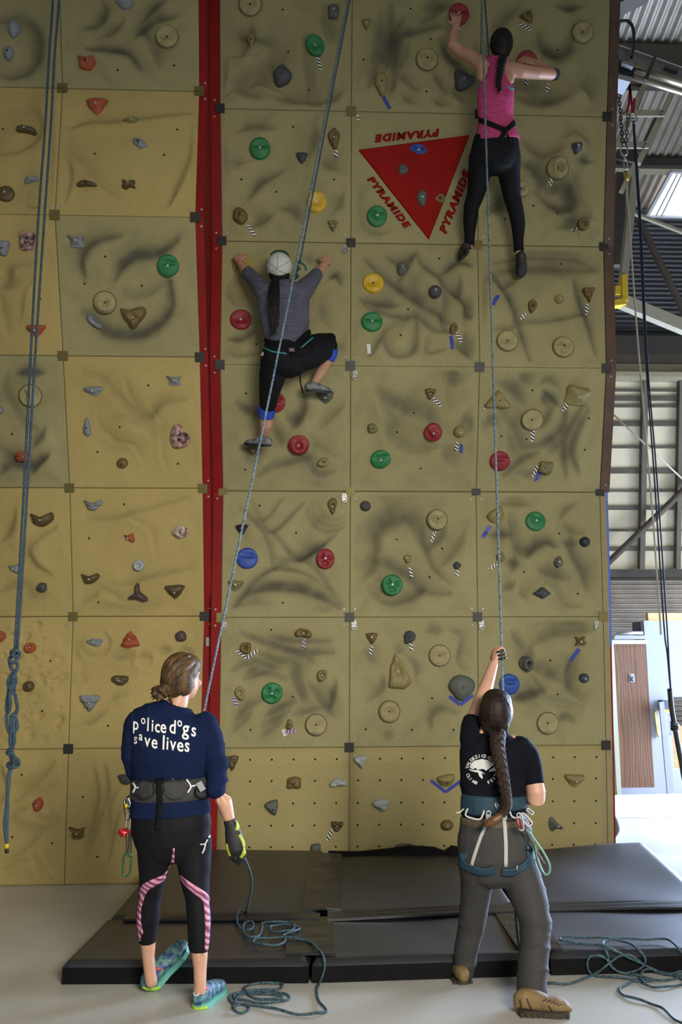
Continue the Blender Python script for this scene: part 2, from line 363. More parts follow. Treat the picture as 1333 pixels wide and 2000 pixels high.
MB().prism([Hh(1217, 117, -.3), Hh(1240, 125, -.3), Hh(1238, 131, -.3), Hh(1216, 123, -.3)], (0, 0.05, 0)).build('coupling', m_white, ht)
MB().bar(Hh(1279, 113, -.3), Hh(1261, 158, -.3), 0.03, 0.05, up=(0, 1, 0)).build('hanger_bracket', m_dark, ht)
MB().prism([Hh(1299, 128, -.04), Hh(1326, 137, -.04), Hh(1325, 142, -.04), Hh(1298, 133, -.04)], (0, 0.02, 0)).build('vent_grille', m_galvdark, ht)
MB().box(Hh(1180, 75).x, Hh(1215, 75).x, YH + .05, YH + .2, Hh(1200, 86).z, Hh(1200, 68).z).build('fan_box', m_galvdark, ht)
ho = MB().tube(spline([Hh(1196, 48, -.1), Hh(1208, 43, -.1), Hh(1226, 41, -.1), Hh(1236, 52, -.1), Hh(1239, 75, -.1), Hh(1237, 100, -.1), Hh(1234, 112, -.12)], 6), 0.016, 8).build('black_hose', m_black, None, True)
tag(ho, 'black curved hose looping above the tube heater', 'hose')
# ================================================================ climbing wall
PR = [(7.36724, 0.0), (7.22488, 0.98982), (7.1091, 1.98309), (7.13221, 2.98282), (6.6803, 3.87489), (6.67518, 4.87487), (6.4347, 5.84552), (6.236, 6.8256)]
PL = [(7.2836, 0.0), (7.21364, 0.99755), (7.19326, 1.99734), (6.94509, 2.96606), (6.57278, 3.89417), (6.18693, 4.81673), (6.18516, 5.81673), (6.0357, 6.8055)]
def prof_y(P, z):
    return float(np.interp(z, [p[1] for p in P], [p[0] for p in P]))
JR = {(1, 0): 428, (1, 1): 682.6, (1, 3): 1184.3, (2, 0): 432, (2, 1): 683.4, (2, 2): 933.4, (2, 3): 1178.8, (3, 0): 435.6, (3, 1): 684.5, (3, 2): 930.3, (3, 3): 1172.2,
      (4, 0): 430, (4, 1): 685, (4, 2): 937.5, (4, 3): 1185, (5, 0): 433.7, (5, 1): 685.7, (5, 2): 933.6, (5, 3): 1179.4, (6, 0): 430, (6, 1): 686.5, (6, 2): 938, (6, 3): 1186.4,
      (0, 0): 421, (0, 1): 681.5, (0, 3): 1189, (7, 0): 429, (7, 1): 688.5, (7, 2): 941, (7, 3): 1194}
JL = {(1, 0): 133.7, (0, 0): 125.4, (2, 0): 142.7, (2, 1): 399.5, (3, 0): 135.8, (3, 1): 396.3, (4, 0): 122.9, (4, 1): 390.7, (5, 0): 107, (5, 1): 381.9, (6, 0): 122, (6, 1): 389.7, (7, 0): 113, (7, 1): 388}
def u_at(px, Y, Z):
    """world x of the point with this depth and height that shows at column px"""
    lo, hi = -6.0, 6.0
    for _ in range(50):
        mid = (lo + hi) / 2
        if project([[mid, Y, Z]])[0][0] < px: lo = mid
        else: hi = mid
    return (lo + hi) / 2
def joints(P, J, cols, u0):
    U = {}
    for r in range(8):
        for c in cols:
            Y, Z = P[r]
            U[r, c] = u_at(J[r, c], Y, Z) if (r, c) in J else None
        for c in cols:
            if U[r, c] is None:
                near = [(abs(c - k), k) for k in cols if U[r, k] is not None]
                if (r, c - 1) in U and (r, c + 1) in U and U[r, c - 1] is not None and U[r, c + 1] is not None: U[r, c] = (U[r, c - 1] + U[r, c + 1]) / 2
                else: k = min(near)[1]; U[r, c] = U[r, k] + (c - k) * 1.0
    return U
UR = joints(PR, JR, [0, 1, 2, 3], -0.62)
UL = joints(PL, JL, [-1, 0, 1], -1.77)
def seg_frame(P, r):
    (y0, z0), (y1, z1) = P[r], P[r + 1]; s = Vector((0, y1 - y0, z1 - z0)).normalized()
    return s, Vector((0, -s.z, s.y))                 # up along the wall, outward normal

# ---- relief strokes, listed per view window of the photograph: (points, width, stain)
WIN = {'A': (0, 0, 3.174), 'B': (0, 420, 3.174), 'C': (0, 940, 3.174), 'D': (0, 1440, 3.03), 'E': (420, 0, 2.563), 'F': (920, 0, 3.228), 'G': (420, 460, 4.0), 'H': (680, 460, 2.563), 'I': (420, 940, 2.563), 'J': (900, 940, 3.078)}
RELIEF = {
'A': '''0,470 80,480 180,440 240,340 230,220 180,150 100,120 0,140|35|.6;640,20 650,80 600,150 540,170|30|.6;760,130 700,190 640,220|30|.4;540,300 640,305 740,315 810,340 870,430|22|.8;1080,100 960,130 880,190 850,220|30|.7;880,200 950,270 985,410|25|.5;1020,0 940,50 880,120|28|.6;
0,960 120,950 220,880 250,790 220,700 130,670 0,680|25|.2;170,1180 170,1270 260,1285|14|.2;330,620 330,900 320,1250|14|.25;430,790 540,750 700,745 900,720 1180,700|22|.3;430,800 420,900 530,1020 620,1130 740,1220|26|.25;1190,790 1180,950 1100,1120 1045,1260|20|.25;410,1240 440,1100 430,1000|16|.2;1050,1270 1160,1060|14|.15''',
'B': '''0,410 50,410 80,320 200,300|30|.4;0,450 70,440 180,370|30|.3;130,640 150,480 200,400|18|.15;0,560 40,740|20|.2;520,370 500,290 530,210 620,150 740,130|30|.7;720,390 760,310 850,250 980,235 1090,160|34|.9;760,450 800,500 900,490 1000,430 1050,420|26|.3;1050,420 1060,560 1000,660 900,730 780,745 650,720 560,630 510,600|34|.8;
110,980 180,975 260,980|24|.9;40,980 30,1060 80,1180 150,1290 210,1330|24|.4;0,1450 80,1520 180,1560 290,1500|28|.7;200,1600 250,1530 300,1490|20|.6;0,1600 60,1550 160,1550|26|.6;210,1430 250,1370 270,1340|28|.6;
520,990 620,1010 700,1100 780,1180 860,1235 930,1245 980,1180 1060,1150 1150,1140|28|.5;600,1260 630,1330 690,1380 740,1410 830,1430 880,1520|18|.3;690,1270 760,1250 850,1290 930,1340 940,1420|16|.25;770,1030 800,1120 850,1190|14|.2;960,1230 1010,1300 1000,1450 1030,1570|14|.2''',
'C': '''0,370 60,300 90,200|30|.25;340,290 230,360 180,430 220,520 300,570|24|.35;0,680 80,645 150,650 190,710 270,730|24|.5;540,225 640,235 760,215 900,175 1170,100|14|.4;700,650 800,635 950,590 1200,535|14|.45;800,230 880,270 940,330 960,480|14|.15;470,770 560,720 630,680 740,740|26|.25;560,810 800,805 1000,770|26|.25;
500,980 500,1040 560,1090 640,1070 680,1000 650,940|16|.2;700,1085 790,1085|20|.4;690,1350 740,1325 790,1330|18|.4;500,1490 560,1490 650,1430|20|.4;1100,1060 1190,1060|16|.4;990,1060 1050,1050|15|.4;500,1180 510,1230 540,1240|18|.3;870,1090 900,1080 940,1100|20|.4''',
'D': '''320,150 250,230 160,320 60,400|18|.25;20,750 150,660 240,560 350,490|16|.25;70,440 170,410|14|.2;200,440 250,490 350,490|14|.25;180,680 210,760 220,820|14|.15;250,670 310,790|14|.15;0,800 100,750 170,740|14|.2;170,350 290,300 360,285|10|.2;200,440 270,420 330,480|10|.2;560,190 575,320 560,450 500,680|18|.25;625,180 635,330 590,480 520,690|18|.25;700,300 650,400 640,560|16|.2;760,400 690,470 640,730|18|.2;0,390 30,300 10,180|20|.2''',
'E': '''150,170 290,220 300,320 200,380 120,430 200,470|45|.45;450,180 470,340 480,500|25|.4;330,490 430,500 520,520|35|.4;180,150 140,260|35|.4;550,40 570,200|30|.3;620,470 560,500|30|.3;880,30 875,120 850,250 800,330 780,420|26|.5;830,60 820,200 790,300|18|.4;940,100 890,160 880,260 850,350|26|.5;1120,130 1020,150 940,180 915,220 900,330 890,440|26|.7;920,370 1010,440|22|.4;930,340 970,230|22|.4;1050,100 1180,10|24|.6;1060,40 1150,0|24|.4;1130,200 1180,290 1240,350|20|.5;1100,370 1160,460|20|.5;1190,440 1240,500|20|.5;940,470 990,510|26|.3;1100,500 1160,520|26|.3;
130,650 190,625 290,640|22|.4;180,980 230,910 320,865|22|.5;190,1130 280,1080|22|.5;330,1040 390,1050 430,1110|22|.5;500,650 480,750|30|.3;540,800 600,840|30|.4;640,980 600,1050|30|.3;90,780 100,830|30|.3;730,920 740,1100 790,1160 860,1160|20|.2''',
'F': '''550,40 620,55 690,40|22|.7;430,240 460,320 520,350 590,330 630,260|40|.8;280,60 210,120 150,180|35|.4;310,610 450,630 600,600|50|.5;690,310 690,500 760,600|25|.15;740,450 760,620|30|.35;330,880 390,940 470,970 560,940|28|.4;600,860 660,830 740,900 740,1000|22|.15;330,1030 400,1060 440,1130 420,1200|45|.7;490,1200 560,1170 620,1200 630,1290 560,1330 460,1260|40|.8;670,1010 740,1020|26|.7;590,1390 640,1410 560,1430|35|.7;170,1210 180,1290 110,1330|40|.5;740,1350 720,1390|30|.4;640,1050 680,1200 730,1330|25|.2''',
'G': '''900,330 950,310 980,380|24|.7;120,350 110,450 180,540|35|.4;120,810 200,805 300,750|30|.6;90,880 180,930 330,920|26|.3;850,440 830,600 900,720|30|.3;730,150 740,210|25|.4;960,830 990,900|18|.4;170,1320 250,1370 350,1390 420,1450|34|.7;560,1420 630,1440 690,1350 700,1260|36|.6;600,1500 680,1400|30|.5;440,1480 500,1580 520,1650|26|.6;740,1560 770,1640 860,1700 930,1740|28|.3;330,1880 420,1820 540,1780 700,1740 760,1820 820,1870 920,1850|28|.6;240,1640 270,1740 340,1760|36|.5;820,1500 900,1420 1000,1330|30|.3''',
'H': '''90,120 170,200 260,270 340,330 430,380 500,430|20|.7;340,90 390,160 470,220 590,340 600,390|18|.5;70,320 160,340 240,350|22|.7;80,350 180,390 280,410 340,400 430,470 500,480|16|.5;330,100 280,180 250,230|16|.4;200,110 260,130 330,90|22|.5;470,190 540,140 620,150|20|.6;500,270 580,340 580,440|16|.5;590,330 600,400 630,390|14|.4;460,230 490,320 470,420 490,480|16|.5;340,400 340,470 320,580 220,590 180,480 300,410|16|.4;180,480 110,600|14|.4;400,500 400,580 480,570|14|.3;590,480 600,600|18|.5;540,540 600,600|18|.6;320,200 330,280 430,330|16|.4;560,220 550,300|16|.4;
740,130 830,110 950,95 1090,100 1190,130 1240,180|18|.3;720,190 760,260 800,330 850,450 910,620|16|.7;790,260 830,220|22|.5;1130,220 1170,380 1240,590|16|.7;850,440 980,430 1080,410 1180,400|14|.4;730,470 840,460|14|.3;690,200 730,240|16|.3;780,170 1000,150 1200,170|42|.45;
150,780 220,830 300,860 390,890 440,950|36|.6;170,850 210,930 230,1020 330,1070 440,1050|30|.4;490,720 560,720|34|.5;590,900 590,1000|26|.5;480,1060 530,1150|32|.4;750,740 830,770 880,850|26|.6;860,700 910,740|20|.5;960,740 1010,720 1060,770|16|.5;980,780 1050,850|14|.9;970,800 1000,860|14|.7;1020,860 970,960|18|.5;1090,870 1070,970 990,1040 870,1060|18|.6;1180,850 1090,1000 1080,1090 1090,1200|18|.6;1200,880 1130,1010 1120,1100 1150,1180|18|.6;760,880 840,960 870,1060|26|.5;700,900 730,960|24|.5;800,1000 830,1100|20|.4;780,1200 860,1130 950,1090|16|.6;840,1190 930,1200 1000,1190|16|.5;1060,1040 1000,1090|18|.4''',
'I': '''170,90 240,190 340,80|12|.3;230,190 290,250 440,110|12|.4;120,130 200,200 260,290 290,430|12|.5;290,250 420,380 600,270|14|.5;430,390 480,350 540,320|26|.7;300,430 400,390 500,430 620,610|14|.5;100,620 180,550 300,530 420,540 540,580 620,630|22|.8;110,600 200,500 300,440 440,460 560,540|12|.5;460,130 480,200 550,250 650,230|12|.4;480,100 500,180 570,220 650,205|10|.3;510,90 530,160 590,190 640,180|10|.3;120,620 200,600 270,620|18|.3;510,620 540,650 580,640|10|.3;
800,330 800,260 850,200 930,170 1000,200 1030,300|45|.6;1040,230 1060,330 1100,430 1180,510|20|.5;770,390 870,420 980,480 1040,540 1170,560|28|.6;750,470 790,400|40|.3;830,600 900,605 1000,570 1040,540|24|.5;1140,410 1200,330 1240,260|30|.3;1090,320 1150,240|26|.4;770,540 840,570|30|.3;
130,760 260,810 400,855 590,860|16|.7;270,780 400,800 580,800|14|.6;220,870 320,900 390,915 430,1030 450,1110|18|.6;170,890 250,920 320,940|16|.6;370,930 410,1040 440,1100|12|.4;80,950 130,920 190,915|16|.4;140,990 210,930|14|.5;170,990 230,960 290,970 350,995|14|.6;400,890 450,880 490,920|14|.4;470,1020 530,1090 600,1180|18|.6;605,1010 570,1150|16|.6;390,1170 470,1150 560,1130|14|.5;250,1180 330,1130 400,1105|16|.6;100,1200 170,1120 240,1095|18|.5;90,1250 180,1160|16|.4;240,1230 310,1190 370,1150|16|.5;230,1280 330,1210|14|.4;
1060,750 1130,750|18|.4;1170,740 1240,780 1220,900 1270,950|14|.4;900,830 940,860|18|.4;970,880 1010,930 1010,980|14|.5;750,850 810,920|16|.4;840,990 830,1040 760,1100|18|.4;1080,1230 1080,1180 1130,1140 1220,1160|16|.5;840,1275 890,1280|18|.4''',
'J': '''250,130 330,125 400,140|26|.4;180,320 290,320|26|.6;300,210 320,350 360,420 430,400|35|.5;400,450 440,400 510,360 560,390|26|.8;320,470 310,530|26|.7;320,610 260,650|24|.5;600,220 630,170 680,140|18|.4;620,240 660,290 740,310|18|.4;640,370 690,370|30|.7;640,390 690,460 740,540 760,640|34|.6;480,530 560,560 640,580|30|.6;510,600 580,650 640,740 720,750|20|.3;370,650 400,700|30|.3;310,910 350,970 400,1010|22|.5;440,970 560,910 700,890 780,890|35|.5;700,1020 660,1120 650,1220 720,1300|34|.7;430,1110 520,1140 580,1180|40|.6;310,1310 400,1290 490,1260|26|.9;420,1170 490,1280|12|.4;590,1440 630,1415 680,1450|20|.6;500,1320 600,1340 720,1360|28|.3;420,1010 400,1080|26|.4''',
}
STROKES = []
for wk, txt in RELIEF.items():
    ox, oyy, s = WIN[wk]
    for st_ in txt.replace('\n', '').split(';'):
        if not st_.strip(): continue
        a, b, c = st_.split('|')
        pts = [Vector((float(q.split(',')[0]) / s + ox, float(q.split(',')[1]) / s + oyy, 0)) for q in a.split()]
        pl = np.array([(p.x, p.y) for p in spline(pts, 4)])
        STROKES.append((pl, float(b) / s, float(c)))
# molded raised forms (centre px, radii px, height m)
BUMPS = [(22, 85, 48, 48, .05), (1125, 290, 30, 34, .04), (175, 1265, 24, 22, .03), (210, 520, 40, 50, .03), (1030, 590, 52, 44, .05), (1150, 620, 25, 60, .03), (960, 590, 40, 60, .03),
         (795, 1085, 50, 45, .035), (500, 1050, 26, 30, .03), (545, 1070, 24, 26, .03), (560, 1125, 60, 18, .035), (835, 560, 26, 36, .03), (780, 660, 28, 24, .025), (900, 530, 20, 24, .03),
         (40, 280, 42, 40, .035), (30, 550, 30, 60, .03), (80, 880, 34, 40, .03), (250, 850, 34, 24, .03), (60, 1050, 40, 50, .03), (280, 1290, 22, 20, .02), (215, 330, 60, 55, .025), (1050, 110, 40, 50, .03),
         (1090, 420, 30, 20, .03), (1000, 1060, 30, 40, .03), (1090, 1090, 22, 34, .03), (1070, 1330, 40, 40, .03), (620, 620, 30, 40, .02), (570, 820, 40, 40, .025), (780, 800, 50, 40, .025), (60, 1590, 30, 26, .03), (40, 1500, 40, 30, .03)]
random.seed(7)
DENTS = [(random.uniform(4, 134), random.uniform(1212, 1456), random.uniform(3, 8), random.uniform(.008, .02)) for _ in range(70)] + \
        [(283, 1292, 12, .03), (321, 1275, 12, .02), (245, 1282, 14, .02), (363, 1278, 12, .02)]

def stain_noise(x, y, s):
    return 0.5 + 0.25 * np.sin(x / s * 1.7 + np.sin(y / s * 1.3) * 2) + 0.25 * np.sin(y / s * 2.1 + np.sin(x / s * 1.9 + 1.0) * 2)
m_panel = bpy.data.materials.new('textured_resin_panel'); m_panel.use_nodes = True
def _panel_nodes():
    nt = m_panel.node_tree; b = nt.nodes['Principled BSDF']; b.inputs['Roughness'].default_value = 0.85; b.inputs['Specular IOR Level'].default_value = 0.2
    L = nt.links.new
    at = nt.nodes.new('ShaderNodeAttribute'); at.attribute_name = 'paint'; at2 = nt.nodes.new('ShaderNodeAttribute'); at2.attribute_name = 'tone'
    tc = nt.nodes.new('ShaderNodeTexCoord'); n1 = nt.nodes.new('ShaderNodeTexNoise'); n1.inputs['Scale'].default_value = 160; n1.inputs['Detail'].default_value = 2
    n2 = nt.nodes.new('ShaderNodeTexNoise'); n2.inputs['Scale'].default_value = 2.2; n2.inputs['Detail'].default_value = 5
    L(tc.outputs['Object'], n1.inputs['Vector']); L(tc.outputs['Object'], n2.inputs['Vector'])
    base = nt.nodes.new('ShaderNodeMix'); base.data_type = 'RGBA'
    base.inputs['A'].default_value = (*hexc('#ab9860'), 1); base.inputs['B'].default_value = (*hexc('#989066'), 1); L(at2.outputs['Fac'], base.inputs['Factor'])
    v = nt.nodes.new('ShaderNodeMix'); v.data_type = 'RGBA'; v.blend_type = 'MULTIPLY'
    cr = nt.nodes.new('ShaderNodeValToRGB'); cr.color_ramp.elements[0].color = (.82, .82, .82, 1); cr.color_ramp.elements[1].color = (1.1, 1.1, 1.1, 1)
    L(n2.outputs['Fac'], cr.inputs[0]); v.inputs['Factor'].default_value = 1; L(base.outputs['Result'], v.inputs['A']); L(cr.outputs[0], v.inputs['B'])
    sp = nt.nodes.new('ShaderNodeMix'); sp.data_type = 'RGBA'; sp.blend_type = 'MULTIPLY'; sp.inputs['Factor'].default_value = 1
    cr2 = nt.nodes.new('ShaderNodeValToRGB'); cr2.color_ramp.elements[0].position = .3; cr2.color_ramp.elements[1].position = .7
    cr2.color_ramp.elements[0].color = (.8, .8, .8, 1); cr2.color_ramp.elements[1].color = (1.08, 1.08, 1.08, 1)
    L(n1.outputs['Fac'], cr2.inputs[0]); L(v.outputs['Result'], sp.inputs['A']); L(cr2.outputs[0], sp.inputs['B'])
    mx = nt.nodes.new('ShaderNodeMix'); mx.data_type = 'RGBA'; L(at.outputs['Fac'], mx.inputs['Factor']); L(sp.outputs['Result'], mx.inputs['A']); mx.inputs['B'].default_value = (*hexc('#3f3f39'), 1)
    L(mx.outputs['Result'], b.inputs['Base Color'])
    bp = nt.nodes.new('ShaderNodeBump'); bp.inputs['Strength'].default_value = .25; bp.inputs['Distance'].default_value = .004; L(n1.outputs['Fac'], bp.inputs['Height']); L(bp.outputs[0], b.inputs['Normal'])
_panel_nodes()
ALLV, ALLF = [], []
def make_panel(P, U, r, c, parent, tone, relief=True, N=88):
    s, nrm = seg_frame(P, r); g = 0.0017
    a = np.array([U[r, c] + g, P[r][0], P[r][1]]); b = np.array([U[r, c + 1] - g, P[r][0], P[r][1]])
    d = np.array([U[r + 1, c] + g, P[r + 1][0], P[r + 1][1]]); e = np.array([U[r + 1, c + 1] - g, P[r + 1][0], P[r + 1][1]])
    sv = np.array(s); a = a + sv * g; b = b + sv * g; d = d - sv * g; e = e - sv * g
    n = N if relief else 8
    uu, vv = np.meshgrid(np.linspace(0, 1, n + 1), np.linspace(0, 1, n + 1))
    pos = (1 - vv)[..., None] * ((1 - uu)[..., None] * a + uu[..., None] * b) + vv[..., None] * ((1 - uu)[..., None] * d + uu[..., None] * e)
    pos = pos.reshape(-1, 3); X, Y = project(pos); hgt = np.zeros(len(pos)); pnt = np.zeros(len(pos))
    if relief:
        mm = 1.0 / pxm(pos.mean(0))
        x0, x1, y0, y1 = X.min(), X.max(), Y.min(), Y.max(); cx, cyy = (x0 + x1) / 2, (y0 + y1) / 2
        for bx_, by_, rx, ry, hh in BUMPS:
            if x0 - 10 < bx_ < x1 + 10 and y0 < by_ < y1:
                q = ((X - bx_) / rx) ** 2 + ((Y - by_) / ry) ** 2; hgt += hh * np.exp(-q ** 1.6)
        for pl, w, stn in STROKES:
            m_ = pl.mean(0)
            if not (x0 - 2 < m_[0] < x1 + 2 and y0 - 2 < m_[1] < y1 + 2): continue
            best = np.full(len(X), 1e9); sgn = np.zeros(len(X)); par = np.zeros(len(X)); NS = len(pl) - 1
            near = (X > pl[:, 0].min() - 6 * w) & (X < pl[:, 0].max() + 6 * w) & (Y > pl[:, 1].min() - 6 * w) & (Y < pl[:, 1].max() + 6 * w)
            ix = np.nonzero(near)[0]
            if not len(ix): continue
            bx2 = np.full(len(ix), 1e9); sg = np.zeros(len(ix)); pr = np.zeros(len(ix)); xx, yy = X[ix], Y[ix]
            for i in range(NS):
                p, q = pl[i], pl[i + 1]; dx, dy = q - p; L2 = dx * dx + dy * dy + 1e-9
                t = np.clip(((xx - p[0]) * dx + (yy - p[1]) * dy) / L2, 0, 1)
                dd = np.hypot(xx - p[0] - t * dx, yy - p[1] - t * dy); better = dd < bx2
                cr_ = (dx * (yy - p[1]) - dy * (xx - p[0])) / math.sqrt(L2)
                bx2 = np.where(better, dd, bx2); sg = np.where(better, cr_, sg); pr = np.where(better, (i + t) / NS, pr)
            up = 1.0 if (pl[-1] - pl[0])[0] >= 0 else -1.0          # the side below the stroke (screen y grows downwards)
            sg = sg * up
            tap = 0.45 + 0.55 * np.sin(np.pi * np.clip(pr, 0.02, .98)) ** .6; ww = w * tap
            hgt[ix] += mm * w * tap * (-0.55 * np.exp(-(bx2 / ww) ** 2) + 0.55 * np.tanh(sg / (1.1 * ww)) * np.exp(-(bx2 / (3.2 * ww)) ** 2))
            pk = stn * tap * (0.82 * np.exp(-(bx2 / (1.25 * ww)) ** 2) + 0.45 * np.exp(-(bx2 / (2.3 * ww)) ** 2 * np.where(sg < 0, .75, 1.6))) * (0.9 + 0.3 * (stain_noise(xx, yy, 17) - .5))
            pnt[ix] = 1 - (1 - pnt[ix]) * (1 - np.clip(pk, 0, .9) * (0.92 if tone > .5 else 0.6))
        for qx, qy, rr, dep in DENTS:
            if x0 < qx < x1 and y0 < qy < y1:
                q = ((X - qx) / (rr * 1.25)) ** 2 + ((Y - qy) / rr) ** 2; hgt -= dep * np.exp(-q ** 2)
        hgt += 0.010 * (stain_noise(X + 50, Y, 38) - .5)
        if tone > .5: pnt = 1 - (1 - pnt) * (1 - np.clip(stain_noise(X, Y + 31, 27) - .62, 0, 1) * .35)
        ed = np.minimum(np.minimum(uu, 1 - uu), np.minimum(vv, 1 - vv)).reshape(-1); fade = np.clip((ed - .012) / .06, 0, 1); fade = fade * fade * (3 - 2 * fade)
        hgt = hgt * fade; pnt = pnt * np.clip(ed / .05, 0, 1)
        hgt = np.clip(hgt, -.045, .09)
    nv = np.array(nrm); pos2 = pos + nv * hgt[:, None]
    k = n + 1; idx = np.arange(k * k).reshape(k, k)
    quads = np.stack([idx[:-1, :-1], idx[:-1, 1:], idx[1:, 1:], idx[1:, :-1]], -1).reshape(-1, 4)
    rim = np.concatenate([idx[0, :], idx[1:, -1], idx[-1, -2::-1], idx[-2:0:-1, 0]]); back = pos[rim] - nv * .05; M = len(rim); o0 = len(pos2)
    side = np.array([(rim[i], o0 + i, o0 + (i + 1) % M, rim[(i + 1) % M]) for i in range(M)])
    vs = np.concatenate([pos2, back]); fs = np.concatenate([quads, side])
    me = bpy.data.meshes.new('panel'); me.from_pydata(vs.tolist(), [], fs.tolist()); me.update()
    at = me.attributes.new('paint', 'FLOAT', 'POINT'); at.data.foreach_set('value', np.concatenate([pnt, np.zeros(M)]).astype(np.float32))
    at = me.attributes.new('tone', 'FLOAT', 'POINT'); at.data.foreach_set('value', np.full(len(vs), tone, np.float32))
    sm = np.zeros(len(fs), bool); sm[:len(quads)] = True; me.polygons.foreach_set('use_smooth', sm)
    o = obj('panel', me, m_panel, parent)
    k0 = len(ALLV); ALLV.extend(pos2.tolist()); ALLF.extend((quads + k0).tolist())
    return o
wl = thing('climbing_wall', 'tan textured climbing wall section left of the red steel channel', 'climbing wall')
wr = thing('climbing_wall', 'taller grey-smudged climbing tower right of the red channel, with the red triangle', 'climbing wall')
TL = {(6, -1): 1, (6, 0): 1, (5, -1): 0, (5, 0): 0, (4, -1): 0, (4, 0): 1, (3, -1): 1, (3, 0): 0}
for r in range(7):
    UL[r, -2] = UL[r, -1] - 1.0; UL[r + 1, -2] = UL[r + 1, -1] - 1.0
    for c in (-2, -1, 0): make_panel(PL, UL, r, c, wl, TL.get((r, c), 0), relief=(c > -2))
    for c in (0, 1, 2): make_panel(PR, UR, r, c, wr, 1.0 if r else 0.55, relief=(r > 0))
for prof_, U_, cs_, par_ in ((PL, UL, (-2, -1, 0), wl), (PR, UR, (0, 1, 2), wr)):      # plain panels above the picture edge
    s_, n_ = seg_frame(prof_, 6)
    for c_ in cs_:
        a_, b_ = Vector((U_[7, c_] + .002, *prof_[7])), Vector((U_[7, c_ + 1] - .002, *prof_[7])); MB().prism([a_ + s_ * .003, b_ + s_ * .003, b_ + s_, a_ + s_], n_ * -.04).build('panel', m_panel, par_)
WALL = BVHTree.FromPolygons(ALLV, ALLF)
def on_wall(px, py):
    d = ray(px, py).normalized(); h = WALL.ray_cast(CAMPOS, d)
    if h[0] is None:
        return at_y(px, py, 6.7), Vector((0, -1, 0)), Vector((0, 0, 1))
    P = h[0]; prof = PL if P.x < UL[3, 1] + .1 else PR
    r = max(0, min(6, int(np.searchsorted([p[1] for p in prof], P.z)) - 1)); s, n = seg_frame(prof, r)
    return P, n, s
def wall_base(P):                                  # drop a point on the flat panel plane; returns distance above it
    prof = PL if P.x < UL[3, 1] + .1 else PR
    r = max(0, min(6, int(np.searchsorted([p[1] for p in prof], P.z)) - 1)); s, n = seg_frame(prof, r)
    return (P - Vector((P.x, prof[r][0], prof[r][1]))).dot(n)
# backing behind the joints
def ribbon(P, u0, u1, off, thick, name, m, parent, zs=None):
    pts = P if zs is None else [(prof_y(P, z), z) for z in zs]
    mb = MB()
    for (ya, za), (yb, zb) in zip(pts[:-1], pts[1:]):
        fu0, fu1 = (u0(za), u0(zb)) if callable(u0) else (u0, u0); gu0, gu1 = (u1(za), u1(zb)) if callable(u1) else (u1, u1)
        q = [(fu0, ya + off, za), (gu0, ya + off, za), (gu1, yb + off, zb), (fu1, yb + off, zb)]
        mb.prism(q, (0, thick, 0))
    return mb.build(name, m, parent)
m_back = mat('dark_joint_backing', '#5a4f38', 0.9)
ribbon(PL, min(UL[r, -2] for r in range(8)), min(UL[r, 1] for r in range(8)), .075, .02, 'backing_board', m_back, wl)
ribbon(PR, max(UR[r, 0] for r in range(8)), min(UR[r, 3] for r in range(8)), .075, .02, 'backing_board', m_back, wr)
# red channel between the two sections
m_red = mat('red_painted_steel', '#7a100d', 0.65, spec=.2, var=.10, scale=6, bump=.03)
zl = [p[1] for p in PL]; zrr = [p[1] for p in PR]
ul = lambda z: float(np.interp(z, zl, [UL[r, 1] for r in range(8)])); ur = lambda z: float(np.interp(z, zrr, [UR[r, 0] for r in range(8)]))
ZS = sorted(set(zl[:-1] + zrr[:-1] + [6.8])); ZS = [z for i, z in enumerate(ZS) if i == 0 or z - ZS[i - 1] > .02]
ribbon(PL, lambda z: ul(z) - .0, lambda z: ul(z) + .058, .002, .05, 'red_channel_flange', m_red, wl, ZS)
ribbon(PR, lambda z: ur(z) - .075, lambda z: ur(z) - .0, .002, .05, 'red_channel_flange', m_red, wr, ZS)
mb = MB()
for za, zb in zip(ZS[:-1], ZS[1:]):
    q = [(ul(za) + .058, prof_y(PL, za) + .004, za), (ur(za) - .075, prof_y(PR, za) + .01, za), (ur(zb) - .075, prof_y(PR, zb) + .01, zb), (ul(zb) + .058, prof_y(PL, zb) + .004, zb)]
    mb.prism(q, (-.02, .06, 0))
mb.build('red_channel_web', m_red, wl)
P, n, s = on_wall(396, 1261); P = Vector((ul(1.84) + .03, prof_y(PL, 1.84), 1.80))
MB().box(P.x - .012, P.x + .012, P.y - .004, P.y + .01, P.z - .033, P.z + .033).build('serial_plate', mat('grey_plate', '#7f8a86', .5), wl)
# right edge of the tower
m_rust = mat('brown_primer_edge', '#523a2b', 0.55, var=.16, scale=7)
m_edge = mat('tan_edge_board', '#8f8159', 0.8, var=.06, scale=9)
u3 = lambda z: float(np.interp(z, zrr, [UR[r, 3] for r in range(8)]))
up_ = [z for z in zrr if z >= 2.98]; low = [z for z in zrr if z <= 2.983]
ribbon(PR, lambda z: u3(z) + .003, lambda z: u3(z) + .078, -.004, .5, 'steel_edge', m_rust, wr, up_)
ribbon(PR, lambda z: u3(z) + .003, lambda z: u3(z) + .05, .001, .5, 'edge_board', m_edge, wr, low)
ribbon(PR, lambda z: u3(z) + .05, lambda z: u3(z) + .066, .002, .4, 'blue_edge_strip', mat('blue_edge_paint', '#3a62c0', .5), wr, [1.75, 1.98309, 2.98282])
ribbon(PR, lambda z: u3(z) + .05, lambda z: u3(z) + .064, .002, .4, 'red_edge_strip', m_red, wr, [0.0, .98982, 1.75])

